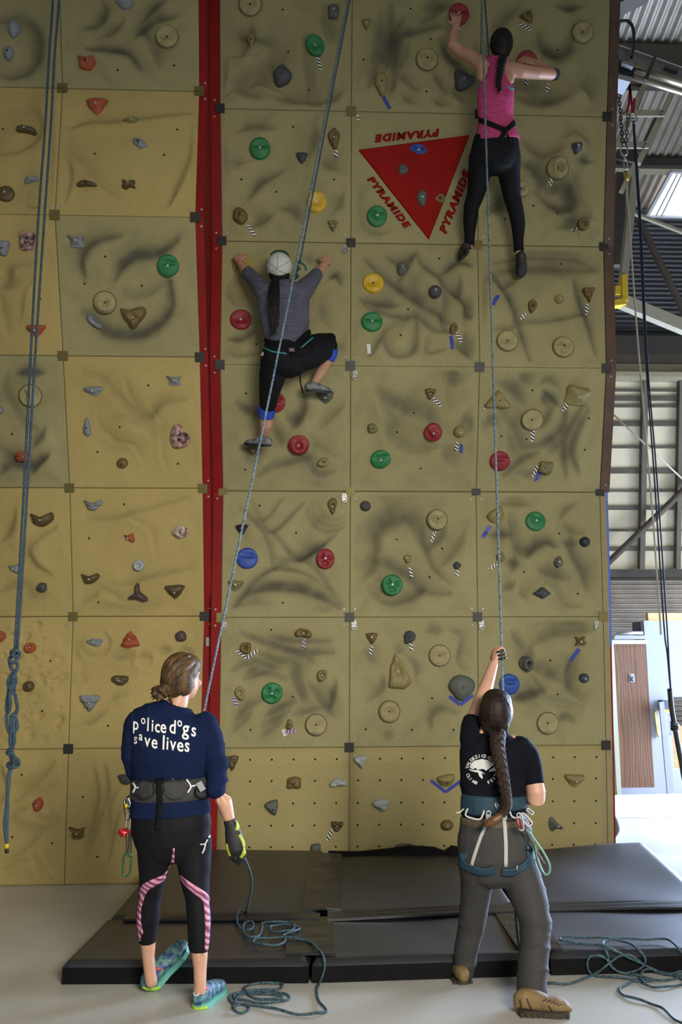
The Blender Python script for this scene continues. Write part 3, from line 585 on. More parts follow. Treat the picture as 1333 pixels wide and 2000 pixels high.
# joint plates, screws, bolt holes
m_plate = mat('black_joint_plate', '#26241f', .5, .3); m_brass = mat('worn_brass_plate', '#6b6034', .45, .5)
rng = random.Random(3)
def plate_mesh(k):
    mb = MB(); mb.box(-.036, .036, -.036, .036, 0, .006)
    if k % 3 == 0: mb.box(-.036, .0, -.010, .012, .006, .010); mb.box(-.012, .036, .012, .022, .006, .010)
    elif k % 3 == 1: mb.box(-.036, .012, -.004, .008, .006, .011); mb.box(.0, .036, -.024, -.008, .006, .011)
    else: mb.box(-.03, .03, .004, .024, .006, .010); mb.box(-.03, .0, -.03, -.008, .006, .010)
    return mb.mesh('joint_plate')
PLM = [plate_mesh(k) for k in range(3)]
def frame_at(P, n, s):
    ex = s.cross(n).normalized()
    if ex.x < 0: ex = -ex
    ey = n.cross(ex).normalized()
    return Matrix(((ex.x, ey.x, n.x, P.x), (ex.y, ey.y, n.y, P.y), (ex.z, ey.z, n.z, P.z), (0, 0, 0, 1)))
def disc_into(mb, M, r, h0, h1, n=8):
    mb.add([M @ Vector((r * math.cos(2 * math.pi * i / n), r * math.sin(2 * math.pi * i / n), h0)) for i in range(n)] + [M @ Vector((r * .8 * math.cos(2 * math.pi * i / n), r * .8 * math.sin(2 * math.pi * i / n), h1)) for i in range(n)],
           [tuple(range(n, 2 * n))] + [(i, (i + 1) % n, n + (i + 1) % n, n + i) for i in range(n)])
for P_, U_, cols, par in ((PL, UL, (0, 1), wl), (PR, UR, (0, 1, 2, 3), wr)):
    scr = MB()
    for r in range(1, 7):
        for c in cols:
            s0_, n0_ = seg_frame(P_, r - 1); s1_, n1_ = seg_frame(P_, r); n = (n0_ + n1_).normalized(); s = (s0_ + s1_).normalized()
            pos = Vector((U_[r, c], P_[r][0], P_[r][1])) + n * .001
            k = rng.randrange(3); o = obj('joint_plate', PLM[k], m_plate if rng.random() < .7 else m_brass, par); 
            if len(PLM[k].materials) == 1: PLM[k].materials[0] = m_plate
            o.material_slots[0].link = 'OBJECT'; o.material_slots[0].material = m_plate if rng.random() < .68 else m_brass
            o.matrix_world = frame_at(pos, n, s)
            for dx, dy in ((-.043, .062), (.043, .062), (-.043, -.062), (.043, -.062)):
                nn, ss = (n1_, s1_) if dy > 0 else (n0_, s0_)
                q = Vector((U_[r, c], P_[r][0], P_[r][1])) + Vector((dx, 0, 0)) + ss * dy
                disc_into(scr, frame_at(q, nn, ss), .009, -.002, .005)
    o = scr.build('joint_screws', mat('zinc_screws', '#9c9a90', .5, .3), par); o['kind'] = 'stuff'
HOLES = {'A': '1080,405 730,435 18,800 588,953 1018,960 1100,803', 'B': '652,257 525,426 880,438 248,518 75,1357 920,1056 743,1315 605,1468 1103,1542', 'C': '770,142 553,353 610,750 312,1114 262,1424 669,1516', 'D': '128,222 72,590 308,627 490,352 577,707',
         'E': '340,48 368,258 470,450 980,43 1082,195 744,297 1060,458 392,635 133,898 597,898 308,960', 'F': '548,314 395,1297 547,1345 217,1383', 'G': '323,848 243,1233 238,1830', 'H': '458,115 302,369 264,498 1068,142 330,889 247,984 365,1166 925,775 1207,915 895,1020 768,1005 1186,1072',
         'I': '224,122 407,258 340,608 911,290 1139,336 1075,479 282,743 391,1078 179,1244 756,1241 987,1244 1195,1244 1088,1086', 'J': '594,314 383,544 706,676 541,1077 585,1280'}
HP = [(float(q.split(',')[0]) / WIN[w][2] + WIN[w][0], float(q.split(',')[1]) / WIN[w][2] + WIN[w][1]) for w, t in HOLES.items() for q in t.split()]
for j, yy in enumerate((1484, 1526, 1570, 1613, 1655)):
    for i in range(17):
        xx = 489 + i * 42.3 + j * -.5
        HP.append((xx, yy - i * .35))
hl, hr = MB(), MB()
for px, py in HP:
    P, n, s = on_wall(px, py); disc_into(hl if P.x < UL[3, 1] + .1 else hr, frame_at(P, n, s), .0085, .0005, .0025, 8)
for mb, par in ((hl, wl), (hr, wr)):
    o = mb.build('bolt_holes', m_hole, par); o['kind'] = 'stuff'
# ================================================================ climbing holds
def hc(name, c, rough=.6, c2=None, sc=30): return mat('hold_' + name, c, rough, var=.12, scale=sc, bump=.25, bscale=120, col2=c2)
HM = {'green': hc('green', '#1a6a36', .55), 'red': hc('red', '#7d121b', .55), 'blue': hc('blue', '#1f4390', .55), 'yellow': hc('yellow', '#b8950f', .45), 'tan': hc('tan', '#93895f', .85), 'mustard': hc('mustard', '#8d8636', .6), 'olive': hc('olive', '#6f6a3f', .6), 'brown': hc('brown', '#4f4122', .55), 'amber': hc('amber', '#65532a', .55), 'dun': hc('dun', '#837646', .65),
      'grey': hc('grey', '#777d80', .7), 'pale': hc('pale', '#9aa09c', .6), 'dark': hc('dark', '#3f4143', .65), 'slate': hc('slate', '#55584f', .7), 'orange': hc('orange', '#96492a', .7), 'plum': hc('plum', '#4a3a3a', .5), 'navy': hc('navy', '#23272c', .5),
      'marble': mat('hold_marble', '#c49a8e', .45, scale=26, col2='#241a1b', bump=.3, detail=2), 'marblew': mat('hold_marble_white', '#c9c3b4', .4, scale=34, col2='#7a5148', bump=.3, detail=2)}
m_bolt = mat('steel_bolt', '#a9a9a4', .5, .3)
m_boltd = mat('dark_bolt', '#191816', .6)
def interp_outline(pts, n):
    pts = [Vector((a, b, 0)) for a, b in pts]; sp = spline(pts, 6, True)
    ang = np.unwrap([math.atan2(p.y, p.x) for p in sp]); 
    if ang[-1] < ang[0]: sp = sp[::-1]
    A = np.array([math.atan2(p.y, p.x) % (2 * math.pi) for p in sp]); R = np.array([p.length for p in sp]); o = np.argsort(A); A, R = A[o], R[o]
    A = np.concatenate([A - 2 * math.pi, A, A + 2 * math.pi]); R = np.concatenate([R, R, R])
    return np.interp(np.linspace(0, 2 * math.pi, n, endpoint=False), A, R)
OUT = {
 'round': None,
 'tri': [(-1, .8), (0, .95), (1, .8), (.9, .45), (.2, -.85), (-.1, -.95), (-.9, .4)],
 'triup': [(-1, -.8), (0, -.95), (1, -.75), (.85, -.4), (.2, .8), (-.1, 1), (-.8, -.3)],
 'egg': [(-.7, .6), (0, 1), (.7, .6), (.95, 0), (.55, -.7), (0, -1), (-.55, -.7), (-.95, 0)],
 'tear': [(-.3, .7), (0, 1), (.3, .7), (.75, -.1), (.7, -.7), (0, -1), (-.7, -.7), (-.75, -.1)],
 'bean': [(-.95, .25), (-.4, .75), (.4, .55), (.95, .1), (.9, -.6), (.3, -.55), (-.3, -.45), (-.85, -.45)],
 'horn': [(-1, .9), (-.6, .3), (.1, .45), (.7, .95), (1, .5), (.8, -.2), (.2, -.9), (-.4, -.8), (-.7, -.2)],
 'bow': [(-.95, .85), (-.3, .45), (.3, .5), (.95, .6), (.65, 0), (.85, -.7), (.2, -.55), (-.3, -.95), (-.8, -.7), (-.7, 0)],
 'wing': [(-1, .85), (-.4, .55), (.4, .55), (1, .9), (.65, .2), (.75, -.85), (0, -.95), (-.75, -.85), (-.65, .2)],
 'heart': [(-1, .8), (-.3, .65), (.2, .95), (.85, .95), (1, .4), (.6, -.3), (.05, -1), (-.4, -.5), (-.8, .0)],
 'half': [(-1, .8), (-.3, .9), (.4, .85), (1, .75), (.85, 0), (.3, -.85), (-.3, -.85), (-.85, 0)],
 'rect': [(-.9, .8), (0, .95), (.9, .85), (.95, 0), (.85, -.85), (0, -.95), (-.9, -.85), (-.95, 0)],
 'block': [(-1, .9), (.1, .65), (.9, 1), (1, 0), (.7, -.8), (.1, -1), (-.85, -.55), (-.8, .2)],
 'facet': [(-1, .2), (-.4, .9), (.9, .8), (1, .2), (.5, -.9), (-.2, -.7)],
 'cres': [(-.9, .75), (-.3, 1), (.1, .35), (.65, -.35), (1, -.5), (.75, -1), (.1, -.75), (-.5, -.2)],
 'spike': [(-1, .7), (-.2, .45), (.7, .95), (1, .2), (.9, -.9), (.4, -.6), (-.3, .05)],
 'tripod': [(-.15, 1), (.15, .9), (.25, .1), (.9, -.4), (1, -.95), (.3, -.75), (-.5, -.7), (-1, -.6), (-.9, -.2), (-.2, .0), (-.25, .6)],
 'fish': [(-1, -.1), (-.45, .5), (.1, .95), (.6, .5), (1, -.1), (.6, -.45), (.1, -.95), (-.3, -.6), (-.6, -.25)],
 'clust': [(-.9, .5), (-.5, 1), (.2, .8), (.5, .35), (1, .1), (.9, -.5), (.3, -1), (-.5, -.95), (-.95, -.4)],
 'fin': [(-.9, .9), (-.4, .9), (.2, .1), (1, -.4), (.9, -.7), (.1, -.55), (-.5, -1), (-.95, -.6), (-1, .2)],
}
def polar_mesh(out, w, h, dep, kind, seed, n=28, rings=7):
    rg = random.Random(seed); th = np.linspace(0, 2 * math.pi, n, endpoint=False)
    R = np.ones(n) if out is None else interp_outline(OUT[out], n)
    ph = [rg.uniform(0, 6.28) for _ in range(6)]
    if out is not None: R = R * (1 + .05 * np.sin(3 * th + ph[0]) + .03 * np.sin(5 * th + ph[1]))
    rho = [1.0, 1.0, .93, .78, .58, .38, .18]; vs = []; fs = []
    for j, q in enumerate(rho):
        for i in range(n):
            x, y = R[i] * q * math.cos(th[i]), R[i] * q * math.sin(th[i])
            if j == 0: z = -.05
            elif j == 1: z = .35 * dep
            else: z = max(.14 * dep, zfun(kind, q, th[i], x, y, dep, ph))
            vs.append((x * w / 2, y * h / 2, z))
    vs.append((0, 0, zfun(kind, 0, 0, 0, 0, dep, ph)))
    for j in range(len(rho) - 1):
        for i in range(n): fs.append((j * n + i, j * n + (i + 1) % n, (j + 1) * n + (i + 1) % n, (j + 1) * n + i))
    c = len(vs) - 1; k = (len(rho) - 1) * n
    for i in range(n): fs.append((k + i, k + (i + 1) % n, c))
    return mesh('hold_body', vs, fs), zfun(kind, 0, 0, 0, 0, dep, ph)
def g2(x, y, cx, cy, s, sy=None): return math.exp(-((x - cx) / s) ** 2 - ((y - cy) / (sy or s)) ** 2)
def zfun(kind, q, th, x, y, dep, ph):
    if kind == 'dish': return dep * (.45 + .1 * (1 - q)) - dep * .5 * g2(x, y, 0, .05, .55, .45) + dep * .5 * g2(x, y, 0, -.55, .5, .22)
    if kind == 'slot': return dep * (.5 + .4 * (1 - q * q)) - dep * 1.2 * g2(x, y, .15, .25, .6, .17)
    if kind == 'three': return dep * (.55 + .35 * (1 - q * q)) - dep * (1.1 * g2(x, y, -.4, .3, .2) + 1.1 * g2(x, y, .45, .1, .2) + 1.2 * g2(x, y, -.05, -.45, .34, .18))
    if kind == 'two': return dep * (.55 + .35 * (1 - q * q)) - dep * (1.2 * g2(x, y, -.45, .0, .2, .4) + 1.2 * g2(x, y, .5, .1, .22, .4))
    if kind == 'lip': return dep * .45 + dep * 1.5 * math.exp(-((math.hypot(x, y + .1) - .52) / .2) ** 2) * (.6 - .5 * math.sin(th)) - dep * .3 * g2(x, y, 0, .1, .35)
    if kind == 'donut': return dep * .5 + dep * 1.6 * math.exp(-((math.hypot((x - .1) / .75, y) - .68) / .28) ** 2) - dep * .4 * g2(x, y, .1, 0, .3)
    if kind == 'flat': return dep * (.4 + .12 * (1 - q)) - dep * .3 * g2(x, y, 0, 0, .35) + dep * .25 * math.exp(-((q - .62) / .12) ** 2)
    if kind == 'wavy': return dep * (.5 + .3 * (1 - q * q)) + dep * .45 * math.sin(5 * y + 2.4 * math.sin(2 * x + 1)) * (1 - q)
    if kind == 'dome': return dep * (.35 + .65 * math.sqrt(max(0, 1 - q * q)))
    if kind == 'ridge': return dep * (.35 + .5 * math.sqrt(max(0, 1 - q * q))) + dep * .22 * math.sin(9 * y + ph[0])
    if kind == 'pit': return dep * (.4 + .6 * math.sqrt(max(0, 1 - q * q))) - dep * .8 * g2(x, y, 0, .1, .4)
    if kind == 'cone': return dep * (.3 + .9 * (1 - q))
    if kind == 'lump': return dep * (.35 + .55 * math.sqrt(max(0, 1 - q * q))) + dep * .28 * math.sin(5 * x + ph[0]) * math.sin(5 * y + ph[1]) * (1 - q)
    if kind == 'ledge': return dep * (.35 + .65 * (1 - q) ** .6) * (1.0 + .5 * y)
    return dep * (.4 + .6 * (1 - q * q))
# px, py, w px, h px, outline, surface, colour, rotation deg, description
HOLDS = '''29,58,38,24,egg,dome,grey,85,blue-grey oval
18,105,20,26,egg,dome,grey,0,small blue-grey egg
245,8,36,24,egg,lump,grey,0,grey oval at top edge
327,74,42,42,round,dish,tan,0,tan dished disc
170,125,32,28,block,lump,orange,0,orange notched block
190,211,42,30,tri,ledge,orange,0,dull orange triangle
257,236,30,12,egg,dome,olive,5,thin olive sliver
272,282,29,18,facet,lump,grey,-25,grey slanted chip
51,256,38,22,bean,dome,brown,0,brown bean
62,353,27,18,bean,lump,grey,20,blue-grey bean
12,380,34,32,round,dome,brown,0,big round brown
170,361,38,17,bean,dome,brown,0,flat brown bean
252,361,30,22,bow,lump,brown,0,brown bow-tie
55,471,30,36,rect,lump,marble,0,pink marbled round
6,485,26,32,facet,lump,grey,0,grey faceted slab
151,470,33,26,wing,ledge,grey,0,grey winged anvil
329,519,42,43,round,slot,green,0,green disc
206,591,42,42,round,lip,tan,0,tan disc with a lipped cup
262,620,47,42,heart,lump,amber,0,big brown heart
184,628,30,26,cres,dome,grey,0,grey crescent
72,645,35,22,half,ledge,orange,0,orange shield
60.5,773,42,42,round,two,tan,0,tan disc with two pockets
183,763,36,18,facet,ledge,grey,0,grey faceted wedge
342,742,30,20,wing,ledge,grey,0,grey winged
171,834,17,36,tear,dome,grey,0,tall grey teardrop
353,852,38,46,clust,lump,marble,0,pink marbled cluster
47,891,28,20,rect,ridge,orange,0,orange ribbed
240,904,21,20,round,dome,amber,0,round brown ball
1,801,14,14,egg,dome,grey,0,small grey nub at photo edge
83,1014,47,30,horn,dome,brown,0,large brown horned
28,1110,24,20,spike,lump,grey,0,grey spiked
83,1147,21,20,egg,dome,dark,30,dark grey egg
183,986,34,22,horn,ridge,grey,0,grey ridged horn
252,1050,22,19,spike,lump,orange,0,small orange spike
354,1039,34,25,egg,lump,marblew,0,white marbled oval
272,1104,22,22,round,pit,pale,0,pale grey puck
177,1129,36,23,horn,dome,brown,0,olive brown horned
270,1157,36,37,tripod,dome,plum,0,dark three-legged
343,1155,40,27,tri,ledge,brown,0,olive brown triangle
3,1243,18,22,egg,lump,orange,0,orange lump at photo edge
60,1265,22,20,round,pit,orange,0,round orange
57,1340,21,20,round,dome,brown,0,round olive ball
185,1255,29,16,facet,ridge,grey,0,grey ridged bar
256,1249,38,32,triup,ridge,orange,0,orange stepped cone
354,1243,24,22,egg,dome,plum,-30,plum oval
234,1329,34,21,facet,lump,brown,0,brown rock chip
177,1372,38,30,tri,ridge,grey,0,grey ridged shield
249,1522,34,20,half,dome,dark,0,dark half-moon
75,1571,28,20,egg,dome,orange,80,orange oval
153,1625,32,25,wing,ledge,amber,0,brown winged block
489,10,42,42,round,flat,tan,0,tan flat disc
491,82,17,28,tear,dome,dun,180,small tan cone
652,24,21,27,rect,dome,slate,0,grey rounded block
616,91,33,42,round,dish,green,25,green oval disc
552,151,44,36,egg,dome,dark,80,dark pear-shaped
716,49,17,20,tri,lump,dun,0,small tan nub
834,118,41,41,round,three,tan,0,tan disc with three pockets
745,165,27,46,egg,dome,dun,8,long tan egg
896,30,40,42,round,slot,red,0,red disc under climber hand
904,161,42,38,half,dome,dark,-20,dark half-round
508.5,291,40,42,round,slot,green,0,green disc
590,310,24,22,tri,dome,dark,0,dark small triangle
653,271,24,40,egg,lump,amber,5,long brown
619,395,38,41,round,dish,yellow,0,yellow disc
470,423,30,34,egg,lump,amber,20,brown oval
651,442,20,21,tri,pit,olive,0,small olive
817,296,39,27,round,wavy,blue,0,blue disc on red triangle
787,333,22,22,egg,dome,slate,-30,grey nub on red triangle
824,388,22,33,egg,dome,slate,0,grey oval on red triangle
860,389,22,18,egg,pit,olive,10,olive knob on red triangle edge
737,423,39,40,round,wavy,green,0,green disc beside red triangle
1028,34,25,25,triup,ledge,amber,90,amber triangle
1137,65,40,40,round,pit,tan,0,tan cupped disc
1029,122,40,42,round,slot,red,0,red disc beside climber braid
1084,146,20,20,round,dome,dark,0,dark ball behind climber elbow
1126,288,28,22,tear,cone,dark,60,dark cone
1089,330,41,42,round,donut,tan,0,tan ring
1018,370,30,30,round,flat,tan,0,tan disc half hidden by leg
1139,439,24,24,round,pit,amber,0,round brown
476,519,42,42,round,dish,mustard,0,mustard disc under climber hand
471,625,41,40,round,dish,red,0,red disc
538,785,40,40,round,slot,red,0,red disc behind climber knee
635,774,32,26,facet,ledge,slate,0,dark wedge under climber shoe
584,868,41,39,round,lip,red,0,red cupped disc
632,902,24,18,egg,pit,dun,20,tan oval
495,878,24,16,egg,dome,amber,0,amber nub under climber shoe
786,526,24,27,egg,lump,slate,-35,slate lump
729.5,554,40,39,round,dish,yellow,0,yellow disc
850,571,25,24,round,dome,dark,0,dark ball
727,630,41,39,round,slot,green,0,green disc
886,643,16,25,egg,pit,amber,-15,small brown egg
1040,598.5,18,27,egg,pit,amber,-10,small brown oval
1092,586,21,17,egg,lump,dun,0,small tan lump
1150,577,23,30,tri,pit,amber,0,brown rounded triangle
991,667,40,40,round,dish,tan,0,tan dished disc
1100,678.5,40,40,round,three,tan,0,tan disc with three pockets
841,769,22,22,tri,pit,amber,0,brown triangle
728,836,23,19,egg,lump,olive,-30,olive oval
846,844,36,35,round,wavy,red,-20,red disc
898,842,23,22,round,dome,dun,0,round tan
744,896,40,36,round,slot,green,10,green disc
973,780,52,34,triup,lump,dun,0,large tan pointed
1127,772,48,38,rect,ledge,dun,-10,large tan slab
1039,819,40,40,round,dish,tan,0,tan cupped disc
976.5,900,40,39,round,slot,red,0,red disc
1066,912.6,27,25,rect,lump,olive,-10,pale olive block
473,1035,25,22,tri,cone,navy,0,black small cone
483.6,1091,41,41,round,slot,blue,0,blue disc
461,1144,28,22,half,ledge,olive,0,olive half-round
650,989.5,22,33,tear,pit,amber,180,brown teardrop
636,1092,36,40,round,three,red,0,red disc with three pockets
714,989,21,20,round,dome,dark,0,dark ball
854,1016,38,39,round,wavy,tan,0,tan scooped disc
797,1091,17,18,egg,pit,dun,0,small tan oval
893,1105,16,15,egg,dome,dark,0,small dark nub
766,1143,40,41,round,three,green,0,green disc with three pockets
593.6,1236.5,33,25,bean,pit,amber,0,brown jug
481,1265,24,24,egg,pit,amber,40,brown oval
629.5,1319,21,24,egg,pit,olive,-30,olive oval
469.5,1353.6,19,29,egg,pit,dun,15,tan long
532,1353,41,41,round,three,green,0,green disc with three pockets
566,1413,17,21,tear,dome,olive,0,small olive cone
618,1415,40,40,round,dish,tan,0,tan dished disc
725.5,1243,25,22,triup,lump,amber,60,brown triangle
800,1244,24,27,egg,lump,dark,-30,dark lump
778,1311,48,68,triup,pit,dun,10,very large tan triangle
859,1280,40,40,round,flat,tan,0,tan flat disc
902,1341,54,49,egg,dome,slate,0,very large grey dome
760.6,1389.5,40,41,round,pit,tan,0,tan cupped disc
971,1010,36,34,half,ledge,dun,35,tan half-cone
1046,1018.6,39,38,round,wavy,green,0,green disc
1142,1059,20,20,round,dome,navy,0,black ball
978,1088,16,20,round,pit,olive,0,small olive ring
1091,1098.5,18,23,egg,lump,slate,-10,grey knobby
1057.6,1159,35,24,fish,dome,dark,0,dark fish-shaped
1132,1252,20,30,bow,lump,amber,90,brown owl-shaped
1027,1295,29,28,round,donut,slate,0,grey rock ring
995,1336,40,40,round,slot,blue,0,blue disc
1141,1324,19,18,round,dome,dark,0,dark ball
1069.6,1412,40,41,round,dish,tan,0,tan dished disc
454,1489,26,28,tri,ridge,brown,0,brown ridged
575,1528,28,22,rect,lump,amber,0,brown block
661,1528,33,22,bean,lump,pale,10,pale grey bean
705,1487,25,24,tri,lump,pale,10,pale grey shield
534,1576.5,28,28,tri,dome,slate,20,dark grey quarter-round
744,1571,32,24,facet,lump,pale,0,pale grey rock
659,1613,23,19,half,pit,brown,0,brown half-round
872.6,1524,36,25,half,ledge,dun,10,tan half-moon
873.4,1610.5,25,19,round,dome,amber,0,round brown
1122.6,1523,37,24,half,ledge,dun,0,tan half-moon
1086,1608,27,28,fin,cone,slate,0,grey fin'''
ORD = ['first', 'second', 'third', 'fourth', 'fifth', 'sixth', 'seventh']
def where(P):
    left = P.x < UL[3, 1] + .1; prof = PL if left else PR
    r = max(0, min(6, int(np.searchsorted([p[1] for p in prof], P.z)) - 1))
    if left: c = 'outer' if P.x < UL[r, 0] else 'inner'; return '%s panel row up, %s left column' % (ORD[r], c)
    c = 'left' if P.x < UR[r, 1] else ('middle' if P.x < UR[r, 2] else 'right'); return '%s panel row up, %s tower column' % (ORD[r], c)
HPOS = {}
for hi, line in enumerate(HOLDS.split('\n')):
    f = line.split(','); px, py, w, h = map(float, f[:4]); out, kind, colr, rot, desc = f[4], f[5], f[6], float(f[7]), f[8]
    P, n, s = on_wall(px, py); k = 1 / pxm(P)
    disc = out == 'round' and w > 29
    off = wall_base(P); 
    if disc:
        hi_ = max([off] + [wall_base(on_wall(px + w * .42 * math.cos(a), py + h * .42 * math.sin(a))[0]) for a in np.linspace(0, 6.283, 9)[:-1]])
        P = P + n * (max(hi_, .0) - off + .003)
    dep = (.032 if colr != 'tan' or kind in ('donut', 'lip') else .045) if disc else min(.075, min(w, h) * k * .5 + .012)
    me, zt_ = polar_mesh(None if out == 'round' else out, w * k, h * k, dep, kind, hi)
    lab = ('%s hold' % desc) if 'hold' not in desc else desc
    lab = '%s, %s' % (lab, where(P))
    t = thing('climbing_hold', lab, 'climbing hold', (0, 0, 0), 'holds bolted to the climbing wall')
    M = frame_at(P, n, s) @ Matrix.Rotation(math.radians(rot), 4, 'Z'); t.matrix_world = M
    obj('body', me, HM[colr], t, smooth=True)
    b = MB(); disc_into(b, Matrix.Translation((0, 0, zt_ - .012)), .009 if not disc else .0105, 0, .016, 8)
    obj('bolt', b.mesh('bolt'), (m_bolt if (hi * 7) % 10 < 7 else m_boltd) if colr != 'tan' else m_boltd, t)
    if colr == 'tan':
        g_ = MB().tube([(w * k / 2 * 1.03 * math.cos(a), h * k / 2 * 1.03 * math.sin(a), .006) for a in np.linspace(0, 6.2832, 33)[:-1]], .0035, 5, True); obj('rim_joint', g_.mesh('rim_joint'), m_back, t)
    HPOS[(round(px), round(py))] = (P, n, s, desc, t)
# one hold on the right flank of the tower
P = Vector((u3(.35) + .066, prof_y(PR, .35) + .15, .35)); me, _ = polar_mesh('egg', .2, .25, .07, 'dome', 99)
t = thing('climbing_hold', 'smooth grey hold bulging from the right flank of the tower above the mat', 'climbing hold', P, 'holds bolted to the climbing wall'); t.rotation_euler = (0, math.pi / 2, 0)
obj('body', me, HM['slate'], t, smooth=True)
# low edges of two holds just behind the mats
for px, py, w, h, lab in ((617, 1652, 20, 8, 'low grey hold edge peeping over the mat left of the middle seam'), (789.5, 1653, 36, 9, 'low flat tan-grey hold peeping over the rear mat edge')):
    P, n, s = on_wall(px, py + 3); k = 1 / pxm(P); me, _ = polar_mesh('rect', w * k, h * 2 * k, .05, 'dome', 5)
    t = thing('climbing_hold', lab, 'climbing hold', (0, 0, 0), 'holds bolted to the climbing wall'); t.matrix_world = frame_at(P, n, s); obj('body', me, HM['slate'], t, smooth=True)

# ---------------------------------------------------------------- route tapes
def striped(name, c1, c2, sc): return wave_mat(name, c1, c2, sc, .6, (1, 1, 1), 1.5, (0, 0, .6))
m_bw = striped('black_white_tape', '#16161a', '#d8d8d4', 14.0); m_bt = mat('blue_tape', '#2b3a8f', .5); m_pt = striped('purple_tape', '#5a3a6e', '#b9a4b4', 14.0); m_wt = mat('white_tape', '#c8c8c4', .6)
TAPES = [ # x0,y0,x1,y1,width px,kind, near-text
 (621, 112, 627, 137, 6, 'bw', 'below the green oval disc of the top row'), (749, 189, 762, 213, 7, 'bl', 'below the long tan egg hold'),
 (656, 290, 658, 307, 7, 'bw', 'below the long brown hold'), (483, 437, 499, 461, 6, 'bw', 'below the brown oval hold by the red channel'),
 (829, 407, 835, 434, 9, 'bl', 'on the red triangle'), (853, 374, 850, 385, 6, 'bw', 'on the red triangle above the olive knob'),
 (1016, 47, 1038, 59, 7, 'bw', 'below the amber triangle hold'), (1029, 152, 1030, 166, 6, 'bw', 'under the red disc beside the braid'), (1072, 156, 1069, 179, 7, 'bw', 'under the elbow of the pink climber'),
 (901, 50, 892, 66, 6, 'bw', 'below the red disc the pink climber grips'), (1079, 348, 1073, 363, 7, 'bw', 'below the tan ring hold'), (1130, 441, 1110, 458, 6, 'bw', 'beside the round brown hold, right edge'),
 (891, 651, 903, 667, 7, 'bw', 'beside the small brown egg hold'), (882, 656, 884, 682, 7, 'bl', 'below the small brown egg hold'), (1030, 606, 1018, 624, 7, 'bw', 'beside the small brown oval hold'),
 (1148, 594, 1146, 615, 6, 'bw', 'below the brown rounded triangle hold'), (976, 574, 962, 595, 8, 'bl', 'on the carved block beside the long rope'), (720, 672, 722, 691, 7, 'wh', 'below the green disc, fourth tower row'),
 (846, 778, 862, 792, 7, 'bw', 'below the brown triangle hold, middle column'), (894, 856, 892, 880, 6, 'bw', 'left of two below the round tan hold'), (902, 861, 902, 884, 6, 'bl', 'right of two below the round tan hold'),
 (950, 788, 945, 798, 6, 'bw', 'beside the large tan pointed hold'), (1109, 784, 1102, 803, 7, 'bw', 'below the large tan slab hold'), (1042, 840, 1040, 862, 7, 'bw', 'below the tan cupped disc'),
 (1050, 910, 1041, 931, 6, 'bw', 'left of the pale olive block hold'), (1054, 922, 1045, 949, 7, 'bl', 'below the pale olive block hold'),
 (850, 1036, 844, 1058, 6, 'bw', 'below the tan scooped disc'), (802, 1101, 803, 1128, 6, 'bw', 'below the small tan oval hold'), (894, 1112, 894, 1125, 7, 'bw', 'below the small dark nub hold'),
 (594, 1248, 594, 1268, 6, 'pu', 'below the brown jug hold'), (462, 1271, 483, 1285, 6, 'bw', 'left arm of the V below the brown oval'), (483, 1285, 506, 1268, 6, 'bw', 'right arm of the V below the brown oval'),
 (454, 1362, 465, 1379, 7, 'pu', 'below the tan long hold'), (556, 1432, 578, 1426, 7, 'pu', 'below the small olive cone hold'), (553, 1425, 558, 1437, 6, 'wh', 'below the small olive cone hold'),
 (728, 1254, 723, 1277, 6, 'bw', 'below the brown triangle hold, second row'), (803, 1255, 804, 1270, 7, 'bw', 'below the dark lump hold'),
 (878, 1360, 899, 1376, 7, 'bl', 'left arm of the V below the big grey dome'), (899, 1376, 925, 1358, 7, 'bl', 'right arm of the V below the big grey dome'),
 (958, 1027, 943, 1050, 8, 'bl', 'below the tan half-cone hold'), (971, 1101, 956, 1112, 6, 'bw', 'below the small olive ring hold'), (1132, 1268, 1115, 1290, 7, 'bl', 'below the brown owl-shaped hold'),
 (842, 1524, 871, 1547, 6, 'bl', 'left arm of the V below the tan half-moon'), (871, 1547, 901, 1525, 6, 'bl', 'right arm of the V below the tan half-moon'), (648, 1620, 640, 1641, 6, 'bw', 'below the brown half-round hold, bottom row'),
 (702, 234, 698, 226, 5, 'bw', 'below the joint plate above the red triangle')]
TM = {'bw': (m_bw, 'black and white striped'), 'bl': (m_bt, 'dark blue'), 'pu': (m_pt, 'purple patterned'), 'wh': (m_wt, 'white')}
